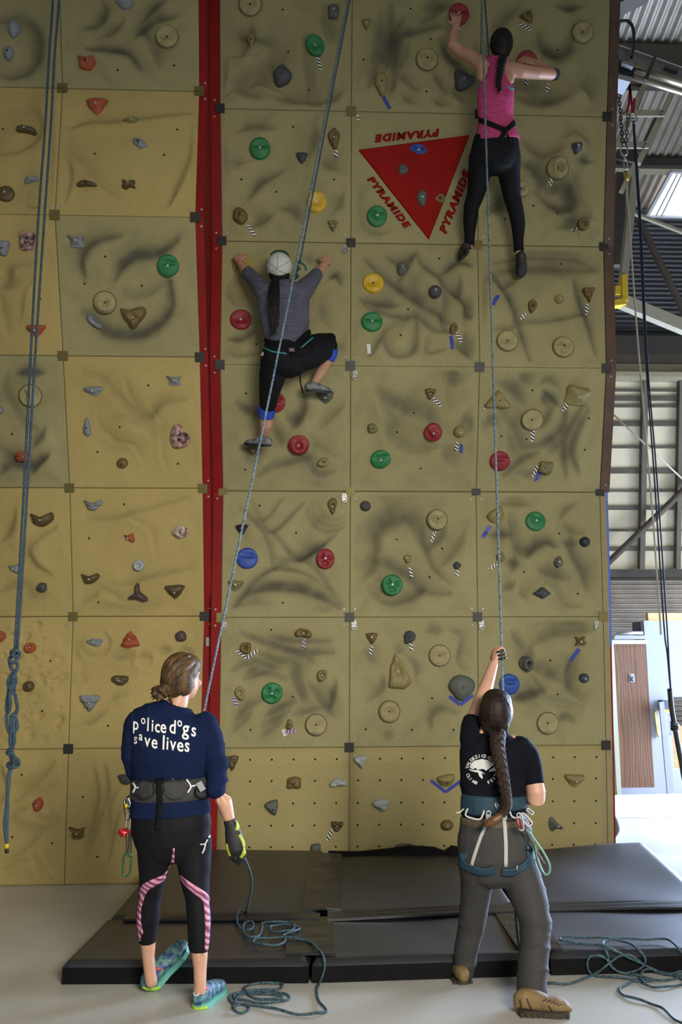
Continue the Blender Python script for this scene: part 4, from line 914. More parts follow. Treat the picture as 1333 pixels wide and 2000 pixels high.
for x0_, y0_, x1_, y1_, w, kd, near in TAPES:
    mb = MB(); N = 6; L_, R_ = [], []
    d = Vector((x1_ - x0_, y1_ - y0_, 0)); nn = Vector((-d.y, d.x, 0)).normalized() * (w / 2); up_n = None
    for i in range(N + 1):
        c = Vector((x0_, y0_, 0)) + d * (i / N)
        for sgn, lst in ((1, L_), (-1, R_)):
            P, n, s = on_wall(c.x + nn.x * sgn, c.y + nn.y * sgn); lst.append(P + n * .0022); up_n = n
    base = L_[0].lerp(R_[N], .5)
    ex = (L_[N] - L_[0]).normalized(); M = frame_at(base, up_n, ex.cross(up_n).cross(up_n) * -1)
    vs = [p for p in L_] + [p for p in R_]; vs += [p - up_n * .004 for p in vs]; k = N + 1
    fs = [(i, i + 1, k + i + 1, k + i) for i in range(N)] + [(2 * k + i, 3 * k + i, 3 * k + i + 1, 2 * k + i + 1) for i in range(N)]
    fs += [(i, 2 * k + i, 2 * k + i + 1, i + 1) for i in range(N)] + [(k + i, k + i + 1, 3 * k + i + 1, 3 * k + i) for i in range(N)] + [(0, k, 3 * k, 2 * k), (N, 2 * k + N, 3 * k + N, k + N)]
    # local axes: x along the strip so that the print repeats along it
    ey = up_n.cross(ex).normalized(); M = Matrix(((ex.x, ey.x, up_n.x, base.x), (ex.y, ey.y, up_n.y, base.y), (ex.z, ey.z, up_n.z, base.z), (0, 0, 0, 1))); Mi = M.inverted()
    me = mesh('tape', [Mi @ Vector(v) for v in vs], fs); o = obj('route_tape', me, TM[kd][0]); o.matrix_world = M
    tag(o, '%s tape strip %s' % (TM[kd][1], near), 'tape', 'route tapes on the climbing wall')

# ---------------------------------------------------------------- red triangle with lettering (parts of the tower)
tri_px = [(700, 293), (918, 264), (838, 469)]
m_tri = mat('red_triangle_paint', '#86140f', .75, spec=.12, var=.08, scale=5)
tp = []
for px, py in tri_px:
    P, n, s = on_wall(px, py); tp.append(P + n * .004)
cen = sum(tp, Vector()) / 3; mid = [tp[0].lerp(tp[1], .5), tp[1].lerp(tp[2], .5), tp[2].lerp(tp[0], .5)]
nT = (tp[1] - tp[0]).cross(tp[2] - tp[0]).normalized()
if nT.y > 0: nT = -nT
mb = MB(); b3 = [p - nT * .03 for p in tp]; fac = cen.lerp(tp[1], .45).lerp(tp[2], .12) + nT * .028; t3 = [p + nT * .012 for p in tp]
t3 = [p.lerp(cen + nT * .012, .03) for p in t3]
mb.add(tp + t3 + [fac], [(0, 1, 4, 3), (1, 2, 5, 4), (2, 0, 3, 5), (3, 4, 6), (4, 5, 6), (5, 3, 6)])
mb.build('red_triangle', m_tri, wr)
def text_mesh(txt, size=1.0, bold=0.0, shear=0.0, spacing=1.0, res=3):
    cu = bpy.data.curves.new('txt', 'FONT'); cu.body = txt; cu.size = size; cu.offset = bold; cu.shear = shear; cu.space_character = spacing; cu.resolution_u = res
    o = bpy.data.objects.new('txt', cu); COL.objects.link(o); bpy.context.view_layer.update()
    me = bpy.data.meshes.new_from_object(o); bpy.data.objects.remove(o); return me
def text_on_wall(txt, p0, p1, hpx, flip, name, m, parent, lift=.004):
    """letters laid along the line p0 -> p1 (photo px), cap height hpx"""
    me = text_mesh(txt, 1.0, .055, .2, 1.2); V = np.array([v.co[:] for v in me.vertices]); x0, x1, y0, y1 = V[:, 0].min(), V[:, 0].max(), V[:, 1].min(), V[:, 1].max()
    d = Vector((p1[0] - p0[0], p1[1] - p0[1])); L_ = d.length; d.normalize(); up2 = Vector((d.y, -d.x))
    vs = []
    for v in me.vertices:
        a = (v.co.x - x0) / (x1 - x0) * L_; b = (v.co.y - y0) / (y1 - y0) * hpx
        P, n, s = on_wall(p0[0] + d.x * a + up2.x * b, p0[1] + d.y * a + up2.y * b); vs.append(P + n * lift)
    for v, p in zip(me.vertices, vs): v.co = p
    bm = bmesh.new(); bm.from_mesh(me); bmesh.ops.recalc_face_normals(bm, faces=bm.faces)
    ext = bmesh.ops.extrude_face_region(bm, geom=list(bm.faces)); nn = Vector((0, -1, -.2)) * .006
    bmesh.ops.translate(bm, verts=[g for g in ext['geom'] if isinstance(g, bmesh.types.BMVert)], vec=nn); bmesh.ops.recalc_face_normals(bm, faces=bm.faces); bm.to_mesh(me); bm.free()
    return obj(name, me, m, parent)
text_on_wall('PYRAMIDE', (858, 252), (731, 264), 15, False, 'lettering', m_tri, wr)
text_on_wall('PYRAMIDE', (717, 351), (793, 449), 14, False, 'lettering', m_tri, wr)
text_on_wall('PYRAMIDE', (872, 458), (921, 336), 16, False, 'lettering', m_tri, wr)
# bolt hangers
for px, py, lab in ((674, 485, 'fifth-row joint'), (694, 729, 'fourth-row joint'), (673, 970, 'third-row joint left of the middle seam'), (438, 1217, 'joint beside the red channel'), (692, 1217, 'second joint left of the long rope'), (941, 1217, 'joint beside the long rope'), (1166, 1218, 'joint at the right edge')):
    P, n, s = on_wall(px, py); t = thing('bolt_hanger', 'small steel bolt hanger below the ' + lab, 'hanger', (0, 0, 0), 'steel bolt hangers'); t.matrix_world = frame_at(P, n, s)
    MB().prism([(-.014, .022, .002), (.014, .022, .002), (.018, -.005, .002), (.012, -.03, .002), (-.012, -.03, .002), (-.018, -.005, .002)], (0, 0, .004)).build('plate', m_chrome, t)
    MB().tube([(0.02 * math.cos(a), -.028 + .02 * math.sin(a), .016) for a in np.linspace(0, 6.283, 14)[:-1]], .004, 6, True).build('ring', m_chrome, t)
    b = MB(); disc_into(b, Matrix.Translation((0, .008, .006)), .009, 0, .01); obj('bolt', b.mesh('bolt'), m_bolt, t)
# ================================================================ landing mats
m_vinyl = mat('black_vinyl', '#191b24', .42, spec=1.0, col2='#232225', scale=3.2, bump=.12, bscale=5, detail=8, stretch=(1, 2.2, 1))
m_flap = mat('black_vinyl_flap', '#1c1c1f', .32, var=.2, scale=6, bump=.2, bscale=9)
m_side = mat('black_mat_side', '#09090a', .75, spec=.15, var=.2, scale=6)
def front_y(px): return float(np.interp(px, [120, 600, 1070, 1333, 1500], [1918, 1916, 1903, 1898, 1893]))
def mpt(px, py, z):
    P = on_z(px, py, z); return P
def pad(name, label, c, z, nx=36, ny=22, R=.03, wob=.006, seed=0):
    """c: corner px (front-left, front-right, back-right, back-left) with the height z of each top corner"""
    Q = [np.array(mpt(px, py, zz) if zz is not None else at_y(px, py, 7.19)) for (px, py), zz in zip(c, z)]      # None: the edge rests against the wall
    s, t = np.meshgrid(np.linspace(0, 1, nx + 1) , np.linspace(0, 1, ny + 1))
    s = s * s * (3 - 2 * s) * .35 + s * .65; t = t * t * (3 - 2 * t) * .35 + t * .65
    pos = ((1 - t)[..., None] * ((1 - s)[..., None] * Q[0] + s[..., None] * Q[1]) + t[..., None] * ((1 - s)[..., None] * Q[3] + s[..., None] * Q[2]))
    wx, wy = np.linalg.norm(Q[1] - Q[0]), np.linalg.norm(Q[3] - Q[0])
    e = np.minimum(np.minimum(s, 1 - s) * wx, np.minimum(t, 1 - t) * wy); d = np.clip(R - e, 0, R)
    pos[..., 2] += -(R - np.sqrt(np.maximum(R * R - d * d, 0))) + wob * np.sin(s * 7 + seed) * np.sin(t * 5 + seed * 2) * np.clip(e / .1, 0, 1)
    k = (nx + 1) * (ny + 1); V = pos.reshape(-1, 3); idx = np.arange(k).reshape(ny + 1, nx + 1)
    quads = np.stack([idx[:-1, :-1], idx[:-1, 1:], idx[1:, 1:], idx[1:, :-1]], -1).reshape(-1, 4)
    rim = np.concatenate([idx[0, :], idx[1:, -1], idx[-1, -2::-1], idx[-2:0:-1, 0]]); M = len(rim)
    t_ = thing(name, label, 'mat', tuple(V.mean(0) * np.array([1, 1, 0])), 'black landing mats in two rows')
    o = obj('cover_top', mesh('cover_top', V.tolist(), quads.tolist()), m_vinyl, None, True); keep(o, t_)
    rv = V[rim]; low = rv.copy(); low[:, 2] = 0.002
    cen = V.mean(0)[:2]; rv2 = np.concatenate([rv, low]); fs = [(i, (i + 1) % M, M + (i + 1) % M, M + i) for i in range(M)] + [tuple(range(M, 2 * M))]
    o = obj('cover_side', mesh('cover_side', rv2.tolist(), fs), m_side, None); keep(o, t_)
    return t_
SEAM = lambda x: float(np.interp(x, [200, 640, 930, 1333, 1450], [1795, 1793, 1778, 1772, 1769]))
front = {}
fz = .112
def ftop(x): return front_y(x) - float(np.interp(x, [120, 600, 1333], [40, 40, 42]))
front['a'] = pad('landing_mat', 'black front mat at the left, under the rope coil beside the legging-clad belayer', [(122, ftop(122)), (603, ftop(603)), (623, 1793), (205, 1795)], [fz] * 4, seed=1)
front['b'] = pad('landing_mat', 'black middle front mat between the two belayers', [(610, ftop(610)), (1068, ftop(1068)), (1012, SEAM(1012)), (631, 1793)], [fz] * 4, seed=2)
front['c'] = pad('landing_mat', 'black front mat at the right, under the big rope tangle', [(1076, ftop(1076)), (1480, ftop(1480)), (1400, 1771), (1019, SEAM(1019))], [fz] * 4, seed=3)
front['d'] = pad('landing_mat', 'black rear mat at the left, lying against the wall behind the legging-clad belayer', [(209, 1792), (625, 1790), (637, 1658), (330, 1655)], [fz + .01, fz + .01, None, None], seed=4, R=.05)
front['e'] = pad('landing_mat', 'black middle rear mat against the tower behind the belayers', [(633, 1790), (1014, SEAM(1012) - 3), (940, 1664), (642, 1668)], [fz + .01, fz + .01, None, None], seed=5, R=.05)
front['f'] = pad('landing_mat', 'black rear mat at the right with its far corner raised', [(1021, SEAM(1019) - 3), (1404, 1768), (1258, 1640), (945, 1662)], [fz + .01, fz + .01, None, None], seed=6, R=.06, wob=.014)
MATS = {}
def flap(par, pts, z, name='flap'):
    P = [(mpt(px, py, zz) if zz is not None else at_y(px, py, 7.1)) + Vector((0, 0, .004)) for (px, py), zz in zip(pts, z)]
    n = 10; vs = []; fs = []
    for i in range(n + 1):
        for j in range(n + 1):
            s, t = i / n, j / n; q = P[0].lerp(P[1], s).lerp(P[3].lerp(P[2], s), t); vs.append(q + Vector((0, 0, .010 + .004 * math.sin(t * 23 + s * 3) * s * (1 - s) * 4)))
    for i in range(n):
        for j in range(n): a = i * (n + 1) + j; fs.append((a, a + n + 1, a + n + 2, a + 1))
    k = len(vs); vs += [v - Vector((0, 0, .014)) for v in vs]; fs += [tuple(k + q for q in f[::-1]) for f in fs]
    rim = [i * (n + 1) for i in range(n + 1)] + [n * (n + 1) + j for j in range(1, n + 1)] + [i * (n + 1) + n for i in range(n - 1, -1, -1)] + [j for j in range(n - 1, 0, -1)]
    fs += [(rim[i], rim[(i + 1) % len(rim)], k + rim[(i + 1) % len(rim)], k + rim[i]) for i in range(len(rim))]
    bm = bmesh.new(); me = mesh('flap', vs, fs); bm.from_mesh(me); bmesh.ops.recalc_face_normals(bm, faces=bm.faces); bm.to_mesh(me); bm.free()
    keep(obj(name, me, m_flap, None, False), par)
flap(front['b'], [(558, 1867), (656, 1868), (652, 1795), (566, 1795)], [fz] * 4)
flap(front['e'], [(592, 1780), (668, 1778), (668, 1672), (602, 1666)], [.128, .128, None, None])
flap(front['b'], [(1010, 1852), (1100, 1858), (1046, 1784), (966, 1786)], [fz] * 4)
flap(front['d'], [(240, 1800), (625, 1799), (625, 1788), (250, 1789)], [fz + .006] * 4)
flap(front['e'], [(640, 1800), (1008, 1784), (1008, 1766), (640, 1783)], [fz + .006] * 4)
flap(front['f'], [(1024, 1781), (1400, 1776), (1385, 1758), (1020, 1766)], [fz + .006] * 4)
# rolled lip of the middle rear mat
tp_ = [(642, 1664), (700, 1665), (760, 1659), (800, 1653), (850, 1656), (872, 1664), (884, 1653), (895, 1655), (905, 1664), (940, 1664)]
mb = MB()
for (xa_, ya_), (xb_, yb_) in zip(tp_[:-1], tp_[1:]): mb.prism([at_y(xa_, ya_, 7.15), at_y(xb_, yb_, 7.15), at_y(xb_, 1677, 7.10), at_y(xa_, 1677, 7.10)], (0, .05, 0))
keep(mb.build('rear_lip', m_side, None), front['e'])

# ================================================================ ropes
def rope_mat(name, c1, c2, sc=55):
    if name in _M: return _M[name]
    m = mat(name, c1, .75, scale=sc, col2=c2, detail=1.0); return m
m_rope_b = rope_mat('blue_grey_rope', '#3a505c', '#283b47'); m_rope_g = rope_mat('teal_speckled_rope', '#3d5a62', '#1d2c33', 90); m_rope_l = rope_mat('pale_blue_rope', '#6f7f84', '#3a505c', 70); m_rope_n = rope_mat('navy_rope', '#172a40', '#0d1826')
m_cord = mat('cream_cord', '#a79f86', .7); m_redsl = mat('red_sling', '#8a1220', .6)
def rope(label, strands, m, r=.0055, group=None, name='rope', n=7):
    """strands: list of point lists (one rope, one thing)"""
    if len(strands) == 1:
        o = MB().tube(strands[0], r, n).build(name, m, None, True)
        return tag(o, label, 'rope', group)
    t = thing(name, label, 'rope', strands[0][-1], group)
    for s in strands: keep(MB().tube(s, r, n).build('strand', m, None, True), t)
    return t
YL0 = 5.75
def LY(*pts): return [at_y(px, py, YL0) for px, py in pts]
top1, top2 = at_y(104, -10, YL0), at_y(116, -10, YL0)
rl = thing('rope', 'blue rope pair hanging at far left, tied into a knotted chain', 'rope', at_y(13, 1660, YL0))
top0 = Vector((top1.x + .01, YL0, 8.4))
for s in ([top0, top1] + LY((97, 90), (88, 250), (75, 424), (60, 693), (47, 950), (33, 1200), (29, 1268)), [top0 + Vector((.06, 0, 0)), top2] + LY((108, 90), (99, 250), (87, 424), (69, 693), (54, 950), (39, 1200), (34, 1268))):
    keep(MB().tube(spline(s, 4), .0085, 8).build('strand', m_rope_b, None, True), rl)
def knot(pts, r=.011, closed=False):
    P = [at_y(px, py, YL0 + dy) for px, py, dy in pts]; keep(MB().tube(spline(P, 6, closed), r, 8, closed).build('knot_loop', m_rope_b, None, True), rl)
# window of the knotted part: x = px/4.55, y = 1240 + py/4.55
kk = lambda pts: [(a / 4.55, 1240 + b / 4.55, d) for a, b, d in pts]
knot(kk([(105, 150, -.02), (135, 135, -.03), (165, 150, -.02), (168, 175, 0), (140, 190, -.02), (108, 180, -.03), (100, 165, 0)]), .012, True)
knot(kk([(150, 150, 0), (165, 190, .01), (140, 230, -.01), (110, 250, -.02), (85, 230, -.02), (95, 200, 0), (130, 180, -.03)]), .012)
knot(kk([(150, 240, .01), (155, 290, .01), (120, 370, -.01), (90, 440, 0), (70, 540, .01), (58, 650, .01), (70, 690, 0), (85, 640, -.02), (90, 520, -.02), (120, 420, 0)]), .011)
knot(kk([(88, 230, .0), (90, 270, -.02), (115, 320, 0), (140, 400, .01), (125, 480, .01), (140, 560, -.01), (155, 640, -.01), (145, 690, 0), (125, 700, 0)]), .011)
knot(kk([(115, 340, .01), (85, 380, .01), (72, 430, .01), (90, 480, -.02), (115, 520, -.01)]), .011)
knot(kk([(60, 700, .0), (62, 800, .0), (85, 870, -.01), (110, 880, 0), (150, 830, .01), (145, 760, .01), (120, 710, -.01), (100, 720, -.02)]), .011)
knot(kk([(100, 720, 0), (100, 830, -.02), (92, 930, -.01), (100, 1010, 0), (120, 1080, 0)]), .012)
knot(kk([(118, 720, 0), (118, 830, -.02), (125, 930, -.01), (110, 1010, 0)]), .012)
knot(kk([(110, 1020, -.02), (75, 1025, -.02), (65, 1050, 0), (95, 1070, 0), (130, 1090, -.02), (165, 1120, -.02), (160, 1160, 0), (110, 1180, -.02), (70, 1165, 0), (80, 1140, .01), (130, 1130, -.03), (150, 1150, 0)]), .011)
knot(kk([(95, 1090, .0), (105, 1130, .02), (95, 1180, .01), (80, 1300, 0), (60, 1500, 0), (42, 1680, 0), (50, 1780, 0), (58, 1860, 0)]), .011)
knot(kk([(85, 1180, .0), (72, 1300, 0), (68, 1500, 0), (62, 1700, 0), (60, 1860, 0)]), .010)
keep(MB().tube([at_y(12.7, 1648, YL0), at_y(13, 1657, YL0)], .013, 10).build('yellow_tape_end', mat('yellow_tape', '#c9b21e', .5), None, True), rl)
keep(MB().tube([at_y(13, 1657, YL0), at_y(13.4, 1666, YL0)], .012, 10).build('black_tip', m_black, None, True), rl)
# climber one: belay strand runs over her to the belayer, tie-in strand to her front
a0, a1 = at_y(682, -12, 6.02), at_y(398, 1392, 5.02)
rope('pale blue-grey rope running from the tower top down to the navy-shirted belayer', [[a0.lerp(a1, t) + Vector((0, .12 * math.sin(math.pi * t) * .2, -.05 * math.sin(math.pi * t))) for t in np.linspace(-.14, 1, 26)] + [at_y(385, 1430, 5.03), at_y(360, 1480, 5.0), at_y(338, 1535, 4.95)]], m_rope_l, .0066)
b0, b1 = at_y(686, -12, 6.02), at_y(586, 512, 6.38)
m_teal = mat('dark_teal_rope', '#1b3b3a', .7, var=.2, scale=40)
rk1 = thing('rope', 'blue tie-in rope with a dark teal knot beside the white cap', 'rope', b1)
keep(MB().tube([a0 + (a0 - a1) * .14 + Vector((.03, .02, 0))] + [b0.lerp(b1, t) for t in np.linspace(0, 1, 10)], .0062, 7).build('strand', m_rope_b, None, True), rk1)
def kn(px, py, Y, rx, ry, m, par, nm='knot_coil', tilt=0.0, rr=.008):
    P0 = at_y(px, py, Y); k = 1 / pxm(P0)
    keep(MB().tube([P0 + Vector((rx * k * math.cos(a), .7 * rx * k * math.sin(a), ry * k * math.sin(a) + tilt * math.cos(a))) for a in np.linspace(0, 6.283, 17)[:-1]], rr, 7, True).build(nm, m, None, True), par)
for px, py, ti in ((583, 513, .01), (582, 522, -.01), (580, 529, .012), (579, 536, -.012), (579, 542, .01)): kn(px, py, 6.33, 3.6, 2, m_teal, rk1, tilt=ti, rr=.009)
keep(MB().tube(spline([at_y(583, 513, 6.34), at_y(591, 515, 6.33), at_y(597, 521, 6.33), at_y(598, 529, 6.34)], 5), .008, 7).build('rope_tail', mat('teal_rope_tail', '#1f5a58', .7), None, True), rk1)
c0, c1 = at_y(941, -12, 5.95), at_y(981.5, 1300, 5.16)
hand_pts = [c0.lerp(c1, t) + Vector((0, 0, -.04 * math.sin(math.pi * t))) for t in np.linspace(-.14, 1, 26)] + [at_y(983, 1350, 5.13), at_y(986, 1420, 5.08), at_y(990, 1520, 5.05)]
rope('pale speckled rope hanging in front of the pink climber to the braided belayer', [hand_pts], m_rope_l, .007)
d0, d1 = at_y(947, -12, 5.95), at_y(955.5, 108, 6.05)
rope('short dark blue rope strand ending behind the head of the pink climber', [[c0 + (c0 - c1) * .14 + Vector((.03, .02, 0))] + [d0.lerp(d1, t) for t in np.linspace(0, 1, 6)]], m_rope_b, .0072)
# rope on mat and floor
MATY = [(on_z(x, ftop(x), fz).x, min(on_z(x, front_y(x)).y, on_z(x, ftop(x), fz).y)) for x in (120, 600, 1070, 1333, 1500)]
def lay(px, py, r=.0065, lift=0.0):
    G = on_z(px, py, r); fy = float(np.interp(G.x, [q[0] for q in MATY], [q[1] for q in MATY]))
    if G.y < fy - .012: return G + Vector((0, 0, lift))
    T_ = on_z(px, py, fz + r + .012)
    if T_.y > fy + .01: return T_ + Vector((0, 0, lift))
    return at_y(px, py, fy - .016)
def laid(txt, off, s, over=.004):
    pts = [tuple(float(v) for v in q.split(',')) for q in txt.split()]
    sp = spline([Vector((a / s + off[0], b / s + off[1], 0)) for a, b in pts], 5); rg = random.Random(5); out = []
    for i, p in enumerate(sp): out.append(lay(p.x, p.y, lift=over * (1 + math.sin(i * .7))))
    for _ in range(2): out = [out[0]] + [(out[i - 1] + out[i] * 2 + out[i + 1]) / 4 for i in range(1, len(out) - 1)] + [out[-1]]
    return out
air = [at_y(a / 2.563 + 420, 1440 + b / 2.563, Y) for a, b, Y in ((135, 590, 4.74), (152, 612, 4.78), (178, 680, 4.95), (184, 740, 5.1), (170, 820, 5.3), (158, 865, 5.42))]
p1_ = laid('158,880 120,870 108,920 130,960 175,970 195,945 180,925 150,930 140,970 170,1005 215,1000 238,960 235,930 290,930 370,925 400,945 380,970 310,978 275,965 290,945 350,940 425,955 400,975 340,990 355,1025 290,1045 200,1035 195,1018 250,1008 350,1005 460,1020 500,1050 540,1090 550,1150 530,1220 510,1280 530,1340 560,1370 530,1385 420,1390 300,1365 200,1345 110,1340 75,1320 85,1290 160,1275 270,1275 350,1290 375,1310 320,1330 220,1332 120,1318 90,1300 140,1282 250,1290 340,1300 300,1318 200,1310 145,1265 180,1238 260,1228 330,1235 335,1255 280,1270 180,1274 120,1300 88,1355 130,1340 175,1355 160,1378 110,1380 90,1362', (420, 1440), 2.563)
tag(MB().tube(spline(air, 4)[:-1] + p1_, .0062, 7).build('rope', m_rope_g, None, True), 'teal rope from the gloved hand, coiled on the left mat and floor', 'rope')
p2_ = laid('108,1720 200,1725 330,1705 440,1650 520,1590 600,1530 680,1520 760,1570 840,1620 940,1660 1046,1665 1100,1640 1090,1560 1040,1500 1010,1460 930,1412 760,1412 560,1412 490,1440 520,1500 545,1580 600,1635 680,1640 760,1610 792,1560 760,1500 680,1440 560,1412 400,1400 230,1396 192,1412 230,1430 400,1445 520,1465 620,1510 700,1550 790,1590 900,1640 1000,1670 1046,1690 1080,1715 1000,1735 900,1750 800,1732 755,1690 760,1645 800,1615 870,1630 960,1650 1046,1640 1080,1650 1046,1672 900,1700 760,1690 620,1682 450,1668 395,1630 385,1560 420,1522 490,1530 530,1560 560,1610 640,1650 720,1665 800,1680 860,1700 760,1705 700,1710 630,1740 610,1775 660,1812 800,1850 900,1890 980,1960 1060,2010 1120,2060', (1040, 1440), 3.57)
tag(MB().tube(p2_, .0062, 7).build('rope', m_rope_g, None, True), 'dark teal rope in a big tangle beside the tan boot', 'rope')
rope('dark blue rope hanging between the legs of the braided belayer', [spline([at_y(1006, 1640, 4.98), at_y(1007, 1761, 4.98), at_y(1009, 1800, 4.99), at_y(1016, 1855, 5.02)] + [lay(1028, 1880), lay(1045, 1908), lay(1072, 1921)], 4)], m_rope_n, .0062)

# ---------------------------------------------------------------- chain, sling and ropes hanging right of the tower
YC = 8.7
def Cc(px, py, d=0.0): return at_y(px, py, YC + d)
sl = thing('red_sling', 'red webbing sling hanging from the tube heater burner', 'sling', Cc(1236, 222))
for pts, w in ((((1229, 158), (1231, 178), (1229, 205), (1224, 221)), 4.5), (((1229, 158), (1232, 180), (1235, 205), (1236, 223)), 5), (((1240, 192), (1239, 205), (1237, 223)), 5)):
    P = [Cc(*p) for p in pts]; m_ = MB()
    for a, b in zip(P[:-1], P[1:]): m_.bar(a, b, w / pxm(a), .006, up=(0, 1, 0))
    keep(m_.build('webbing', m_redsl, None), sl)
keep(MB().tube([Cc(1229, 120), Cc(1229, 160)], .01, 6).build('webbing', m_redsl, None), sl)
def link(c, d1, L_, W_, r, m, par, nm='link'):
    d1 = Vector(d1).normalized(); up = Vector((0, 0, 1)); pts = []
    for k in range(16):
        a = 2 * math.pi * k / 16; q = up * (math.sin(a) * W_ + (L_ - W_) * (1 if math.sin(a) > 0.01 else (-1 if math.sin(a) < -.01 else 0))) + d1 * (math.cos(a) * W_); pts.append(Vector(c) + q)
    return keep(MB().tube(pts, r, 6, True).build(nm, m, None, True), par)
car = thing('carabiner', 'steel carabiner joining the red sling and dark blue ropes', 'carabiner', Cc(1238, 232)); link(Cc(1238, 231), (1, .2, 0), .055, .035, .008, m_chrome, car, 'ring')
ch = thing('chain', 'dark steel chain hanging in a V left of the red sling', 'chain', Cc(1219, 286))
for (xa, ya), (xb, yb) in (((1210, 188), (1217, 282)), ((1228, 228), (1223, 282))):
    n = int((yb - ya) / 7.2)
    for i in range(n + 1):
        t = i / n; link(Cc(xa + (xb - xa) * t, ya + (yb - ya) * t), (1, 0, 0) if i % 2 == 0 else (.3, 1, 0), .03, .014, .0055, m_darkmetal, ch)
link(Cc(1220, 292), (1, 0, 0), .065, .036, .009, m_chrome, ch, 'shackle')
link(Cc(1223, 322), (1, .3, 0), .05, .022, .006, m_chrome, ch, 'quick_link')
keep(MB().tube([Cc(1220, 304), Cc(1223, 314)], .012, 8).build('swivel', m_chrome, None, True), ch)
pu = thing('rope', 'cream cord hanging from the brass pulley below the chain', 'rope', Cc(1293, 1212))
keep(MB().tube([Cc(1222, 335), Cc(1225, 352)], .022, 10).build('brass_pulley', mat('brass', '#a58a3a', .35, .7), None, True), pu)
keep(MB().tube(spline([Cc(1223, 345), Cc(1232, 470), Cc(1246, 660), Cc(1262, 850), Cc(1276, 1010), Cc(1292, 1240)], 6), .009, 7).build('cord', m_cord, None, True), pu)
nv = thing('rope', 'pair of dark blue ropes hanging in front of the hangar door', 'rope', Cc(1330, 1500))
keep(MB().tube(spline([Cc(1237, 236), Cc(1249, 430), Cc(1262, 700), Cc(1278, 920), Cc(1297, 1212), Cc(1304, 1275), Cc(1309, 1330), Cc(1314, 1380), Cc(1319, 1420), Cc(1330, 1500), Cc(1340, 1550)], 6), .0085, 8).build('strand', m_rope_n, None, True), nv)
keep(MB().tube(spline([Cc(1239, 236), Cc(1252, 430), Cc(1265, 700), Cc(1283, 920), Cc(1303, 1212), Cc(1308, 1300), Cc(1312, 1360)], 6), .0085, 8).build('strand', m_rope_n, None, True), nv)
keep(MB().tube(spline([Cc(1309, 1345), Cc(1313, 1385), Cc(1319, 1420), Cc(1330, 1480), Cc(1340, 1530)], 6), .026, 8).build('webbing_tail', m_black, None, True), nv)
for q in range(3): kn(1319, 1414 + 4 * q, YC - .02, 6, 3, m_black, nv, tilt=.01 * (q - 1), rr=.014)
# ================================================================ people
VIEW = Vector((0, 1, 0))
def R(px, py, Y, hw, ratio=1.0):
    C = at_y(px, py, Y); a = hw / pxm(C); return (C, a, a * ratio)
def loft(mb, rings, r0=True, r1=True, n=22, sq=2.0, frames=None, view=VIEW):
    N = len(rings); vs = []; C = [Vector(r[0]) for r in rings]; last = None; seq = []
    for i in range(N):
        t = (C[min(i + 1, N - 1)] - C[max(i - 1, 0)])
        if i and i < N - 1: t = (C[i + 1] - C[i]).normalized() + (C[i] - C[i - 1]).normalized()
        t.normalize()
        if frames: sd, up = frames
        else:
            sd = t.cross(view)
            if sd.length < .25: sd = last or Vector((1, 0, 0))
            sd = (sd - t * sd.dot(t)).normalized(); 
            if last and sd.dot(last) < 0: sd = -sd
            up = sd.cross(t).normalized()
        last = sd; seq.append((C[i], rings[i][1], rings[i][2], sd, up, t))
    if r0:
        c, a, b, sd, up, t = seq[0]; q = min(a, b); seq = [(c - t * q * .78, a * .45, b * .45, sd, up, t), (c - t * q * .45, a * .82, b * .82, sd, up, t)] + seq
    if r1:
        c, a, b, sd, up, t = seq[-1]; q = min(a, b); seq = seq + [(c + t * q * .45, a * .82, b * .82, sd, up, t), (c + t * q * .78, a * .45, b * .45, sd, up, t)]
    for c, a, b, sd, up, t in seq:
        for k in range(n):
            th = 2 * math.pi * k / n; cs, sn = math.cos(th), math.sin(th)
            x = math.copysign(abs(cs) ** (2 / sq), cs); y = math.copysign(abs(sn) ** (2 / sq), sn); vs.append(c + sd * (a * x) + up * (b * y))
    M = len(seq); fs = []
    for i in range(M - 1):
        for k in range(n): fs.append((i * n + k, i * n + (k + 1) % n, (i + 1) * n + (k + 1) % n, (i + 1) * n + k))
    fs.append(tuple(range(n))[::-1]); fs.append(tuple((M - 1) * n + k for k in range(n)))
    mb.add(vs, fs); return mb
def caps(mb, p0, r0, p1, r1, n=12): return loft(mb, [(Vector(p0), r0, r0), (Vector(p1), r1, r1)], n=n)
def remesh(mb, voxel, smooth, name, dec=0.0):
    me = mb.mesh(name); o = bpy.data.objects.new('tmp', me); COL.objects.link(o)
    md = o.modifiers.new('r', 'REMESH'); md.mode = 'VOXEL'; md.voxel_size = voxel; md.use_smooth_shade = True
    if smooth: s = o.modifiers.new('s', 'SMOOTH'); s.factor = .5; s.iterations = smooth
    if dec: d = o.modifiers.new('d', 'DECIMATE'); d.ratio = dec
    dg = bpy.context.evaluated_depsgraph_get(); out = bpy.data.meshes.new_from_object(o.evaluated_get(dg)); bpy.data.objects.remove(o); bpy.data.meshes.remove(me)
    out.name = name; return out
def part(name, mb, m, root, voxel=.006, smooth=3, dec=0.0, top=None):
    me = remesh(mb, voxel, smooth, name, dec); o = obj(name, me, m, None, True); keep(o, top or root)
    if top: o.matrix_parent_inverse = Matrix.Translation(-Vector(root.location))
    return o
def solid(name, mb, m, root, smooth=True, sub=None):
    o = mb.build(name, m, None, smooth)
    if sub is not None: o.parent = sub; o.matrix_parent_inverse = sub.matrix_world.inverted() if False else Matrix.Identity(4)
    else: keep(o, root)
    return o
def bvh_of(objs):
    V, Fc = [], []
    for o in objs:
        k = len(V); V += [v.co.copy() for v in o.data.vertices]; Fc += [tuple(i + k for i in p.vertices) for p in o.data.polygons]
    return BVHTree.FromPolygons(V, Fc)
